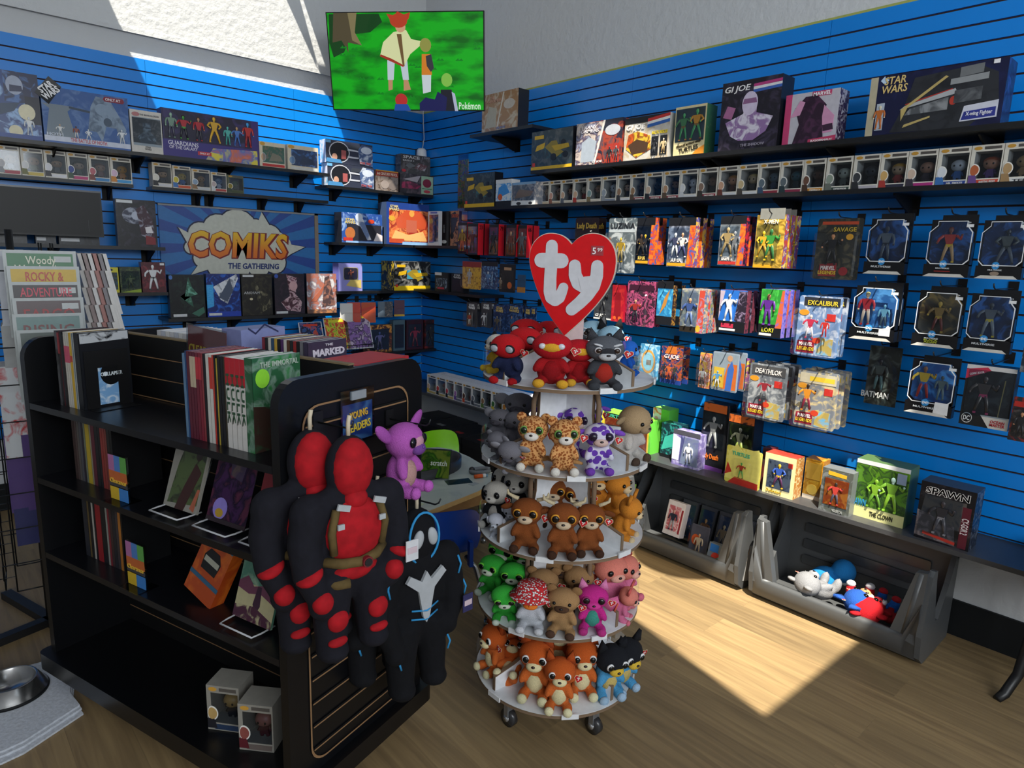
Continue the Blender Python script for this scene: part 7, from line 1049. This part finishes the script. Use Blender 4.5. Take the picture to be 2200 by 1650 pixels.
PB = [(1745, 1235, .26, 'blue', 'blue and white plush lying at the left of the right bin', dict(body='1f7ac0', ear=None, feet='c9d0d8', muz='d0d4d8', er=.03), (60, 0, 30)), (1785, 1262, .26, 'grey', 'round grey plush face down in the right bin', dict(body='85868a', ear='round', muz='8a8b90', er=.03, fat=1.2), (-70, 0, 70)), (1850, 1275, .28, 'red', 'red plush with a white shoe in the middle of the right bin', dict(body='a8141e', ear='round', feet='c4c4c8', er=.04, muz='c9b8a8', fat=1.1), (-80, 0, 120)), (1925, 1290, .27, 'sky', 'blue plush with tan arms at the right end of the right bin', dict(body='1a5ab0', head='2450a0', ear='point', muz='b88a5f', belly='b08058', feet='a8242c', er=.04), (-75, 0, 60)), (1930, 1330, .16, 'redball', 'small red and white plush ball at the front of the right bin', dict(body='9a1c24', ear='round', muz='c9c9cc', er=.03, fat=1.3), (-60, 0, 10))]
for u, v, h_, kx, lab, kw, rt in PB:
    t = plush('bin_'+kx, u, v, 0, h_, 0, lab, z=.12, **kw); t.location = (min(max(t.location.x, -.33), -.2), t.location.y if t.location.y > -4.32 else -4.3, .1); t.rotation_euler = (R(rt[0]), R(rt[1]), R(rt[2]))
# ------------------------------------------------------------------ floor things at the left, and the rack
t = thing('towel', 'folded white towel on the floor under the steel dog bowl', 'towel', (-3.4, -2.35, 0)); O = [(-.32, -.24), (-.06, -.27), (.0, -.26), (.19, -.16), (.175, -.05), (.205, .08), (.2, .19), (.155, .25), (.05, .26), (-.32, .28)]
m = MB(); n = len(O)
for z0, z1, s in ((.001, .008, 1), (.008, .016, .975), (.016, .023, .96)): m.prism([(x*s+(.0 if s == 1 else .004), y*s+(1-s)*.8) for x, y in O], z0, z1, FZ('c0c4cc', .4), pl='xy', smooth=False)
m.obj('folded_cloth', t)
t = thing('pet_bowl', 'stainless steel dog bowl with a black rubber base on the white towel', 'bowl', (-3.395, -2.235, .0232)); ss = M('a8a8a8', .22, .95); MB().lathe([(.118, .012), (.112, .02), (.088, .058), (.084, .06), (.08, .056), (.072, .02), (.0, .016)], ss, n=48, cap=False).obj('bowl', t); MB().lathe([(.12, 0), (.122, .006), (.119, .012), (.11, .013)], M('121315', .6), n=48).obj('rubber_base', t)
def rack():
    c = Vector((-3.2, -1.72, 0)); t = thing('spinner_rack', 'black wire spinner rack full of bagged comics at the left edge', 'rack', c); k = M('17181b', .4, .3)
    m = MB(); m.tube([(0, 0, .04), (0, 0, 1.75)], .014, k, 10); m.obj('pole', t)
    for a in (107, 17, 197, 287): m = MB(); T = Matrix.Rotation(R(a), 4, 'Z'); m.box(0, .42, -.022, .022, 0, .035, M('101114', .5), T); m.obj('foot', t)
    for g in (0, 90, 180, 270):
        T = Matrix.Rotation(math.atan2(CAM.y-c.y, CAM.x-c.x)+R(g), 4, 'Z'); m = MB()
        for i in range(9):
            z = .32+.15*i; o = .1+.02*(8-i)*.4; m.tube([T @ Vector(p_) for p_ in ((.1, -.14, z+.1), (.1, -.14, z), (.13+o*.2, -.14, z), (.15+o*.2, -.14, z+.07), (.15+o*.2, .14, z+.07), (.13+o*.2, .14, z), (.1, .14, z), (.1, .14, z+.1))], .0028, k, 5)
        for s in (-1, 1): m.tube([T @ Vector((.1, s*.14, .25)), T @ Vector((.1, s*.14, 1.7))], .003, k, 5); m.tube([T @ Vector((.0, s*.14, .25)), T @ Vector((.1, s*.14, .25))], .003, k, 5)
        m.obj('wire_pockets', t)
rack()
rc = Vector((-3.2, -1.72)); 
CM = [('2f6a44', 'Woody\nWoodpecker', 'c4c4b0', 'green comic with cream lettering at the top of the spinner rack'), ('b8981f', 'ROCKY &\nBULLWINKLE', 'a8302a', 'yellow comic with red lettering, second from the top of the spinner rack'), ('2a2428', 'ADVENTURE\nTIME', 'b83048', 'dark comic with red outlined lettering, third from the top of the rack'), ('241c1e 3a2024', 'FARGO', '8a2024', 'near-black comic with dim red lettering, fourth from the top of the rack'), ('5f7a78', 'RISING', '6a3a3a', 'grey-green comic with dark red lettering, fifth from the top of the rack'), ('2f3634 4a5450', '', None, 'dark comic just above the bookcase corner, sixth on the rack')]
VV = [(86, 538), (94, 572), (98, 606), (105, 640), (104, 674), (112, 708)]
for i, (c_, wd, wc, lab) in enumerate(CM):
    d = ray(*VV[i]); hd = Vector((d.x, d.y)).normalized(); D = 3.26-.026*i; p = Vector((CAM.x+hd.x*D, CAM.y+hd.y*D)); zt = VZ(VV[i][0], VV[i][1], p.x, p.y); w_, h_ = .24-.003*i, .34
    t = thing('comic_book', lab, 'comic', (p.x, p.y, zt-h_), 0, None); t.rotation_euler = (Matrix.Rotation(math.atan2(hd.y, hd.x)-math.pi/2+R(4), 3, 'Z') @ Matrix.Rotation(R(-3), 3, 'X')).to_euler()
    MB().box(-w_/2, w_/2, .0012, .003, 0, h_, M('9aa0a0', .35)).obj('bagged_board', t); MB().box(-w_/2+.012, w_/2-.012, 0, .0012, .01, h_-.012, P(c_, 8) if ' ' in c_ else M(c_, .4)).obj('cover', t)
    if wd: text(wd, .0, h_-.06 if '\n' in wd else h_-.065, w_*.72, .075 if '\n' in wd else .045, M(wc, .4), t, y=-.0015)
    if i in (0, 2, 3): MB().box(w_*.18, w_*.42, -.0025, -.0012, h_-.045, h_-.022, M('b0b4b4', .5)).obj('price_sticker', t)
pr_ = H(200, 640, 'y', -1.5)
for i in range(5):
    d = ray(196+i*5, 540+i*36); hd = Vector((d.x, d.y)).normalized(); D = 3.5; p = Vector((CAM.x+hd.x*D, CAM.y+hd.y*D)); zt = VZ(196+i*5, 538+i*36, p.x, p.y)
    for j in range(6):
        o = Vector((hd.y, -hd.x))*(.0+.019*j)+Vector((hd.x, hd.y))*(-.02*i); t = thing('comic_book', f'bagged comic seen edge-on, {ORD[j]} from left in the {ORD[i]} pocket down', 'comic', (p.x+o.x, p.y+o.y, zt-.28), 0, 'edge-on comics at the right side of the rack'); t.rotation_euler = (Matrix.Rotation(math.atan2(hd.y, hd.x)+R(6), 3, 'Z') @ Matrix.Rotation(R(-10), 3, 'X')).to_euler()
        MB().box(0, .17, -.007, .007, 0, .27, M(['b8b4b0', '8a7a78', 'c4c2c0', '9a6a64', '7a767a', 'c9c7c4'][j], .5)).obj('cover', t)
for i, (u, v0, v1, w_, c_, lab) in enumerate(((22, 540, 700, .05, 'b0b4bc', 'white backed comics seen edge-on at the top left of the spinner rack'), (34, 700, 830, .05, '9a9c9c', 'grey backed comics seen edge-on in the middle left of the spinner rack'), (28, 790, 985, .055, 'a8141e b8242c c4c8cc', 'red and white comic bundle at the far left of the spinner rack'), (45, 935, 1100, .06, '3a2a5a 4a3470', 'purple and yellow comic bundle low on the spinner rack'), (60, 1090, 1170, .05, '1b1f4a 24285a', 'navy comic bundle at the lowest pocket of the spinner rack'))):
    d = ray(u, v0); hd = Vector((d.x, d.y)).normalized(); D = 3.42; p = Vector((CAM.x+hd.x*D, CAM.y+hd.y*D)); za = VZ(u, v0, p.x, p.y); zb = VZ(u, v1, p.x, p.y)
    t = thing('comic_bundle', lab, 'comics', (p.x, p.y, zb), math.atan2(hd.y, hd.x)-math.pi/2); MB().box(-w_, w_, 0, .16, 0, za-zb, P(c_, 14) if ' ' in c_ else M(c_, .5)).obj('covers', t); MB().box(-w_*.9, w_*.9, .002, .158, za-zb, za-zb+.006, M('c4c4c4', .6)).obj('bag_tops', t)
# black rack foot at the right edge and a disc added out of view to throw the round floor shadow
t = thing('metal_rack', 'black metal rack with a curved foot cut by the right edge', 'rack', (-.36, -4.73, 0)); k = M('0e0f12', .4); MB().tube([(-.06, .02, .006), (-.02, .005, .02), (.03, -.02, .1), (.05, -.035, .3), (.06, -.04, .62)], [.016, .02, .02, .019, .019], k, 10).obj('leg', t); MB().box(-.25, .3, -.5, -.03, .6, .63, k).obj('shelf', t)
for q in ((.22, -.1), (.22, -.45), (-.2, -.45)): MB().tube([(q[0], q[1], 0), (q[0], q[1], .6)], .018, k, 10).obj('leg', t)
t = thing('added_shadow_disc', 'unseen round smoked disc added overhead to cast the round shadow on the floor', 'shadow disc', (-1.61, -4.33, 3.6)); MB().lathe([(.3, 0), (.3, .006)], CLEAR('8f8674', .05), n=48).obj('disc', t); MB().tube([(0, .28, .006), (0, .28, .7)], .003, M('2a2a2a', .5), 6).tube([(0, -.28, .006), (0, -.28, .7)], .003, M('2a2a2a', .5), 6).obj('cords', t)
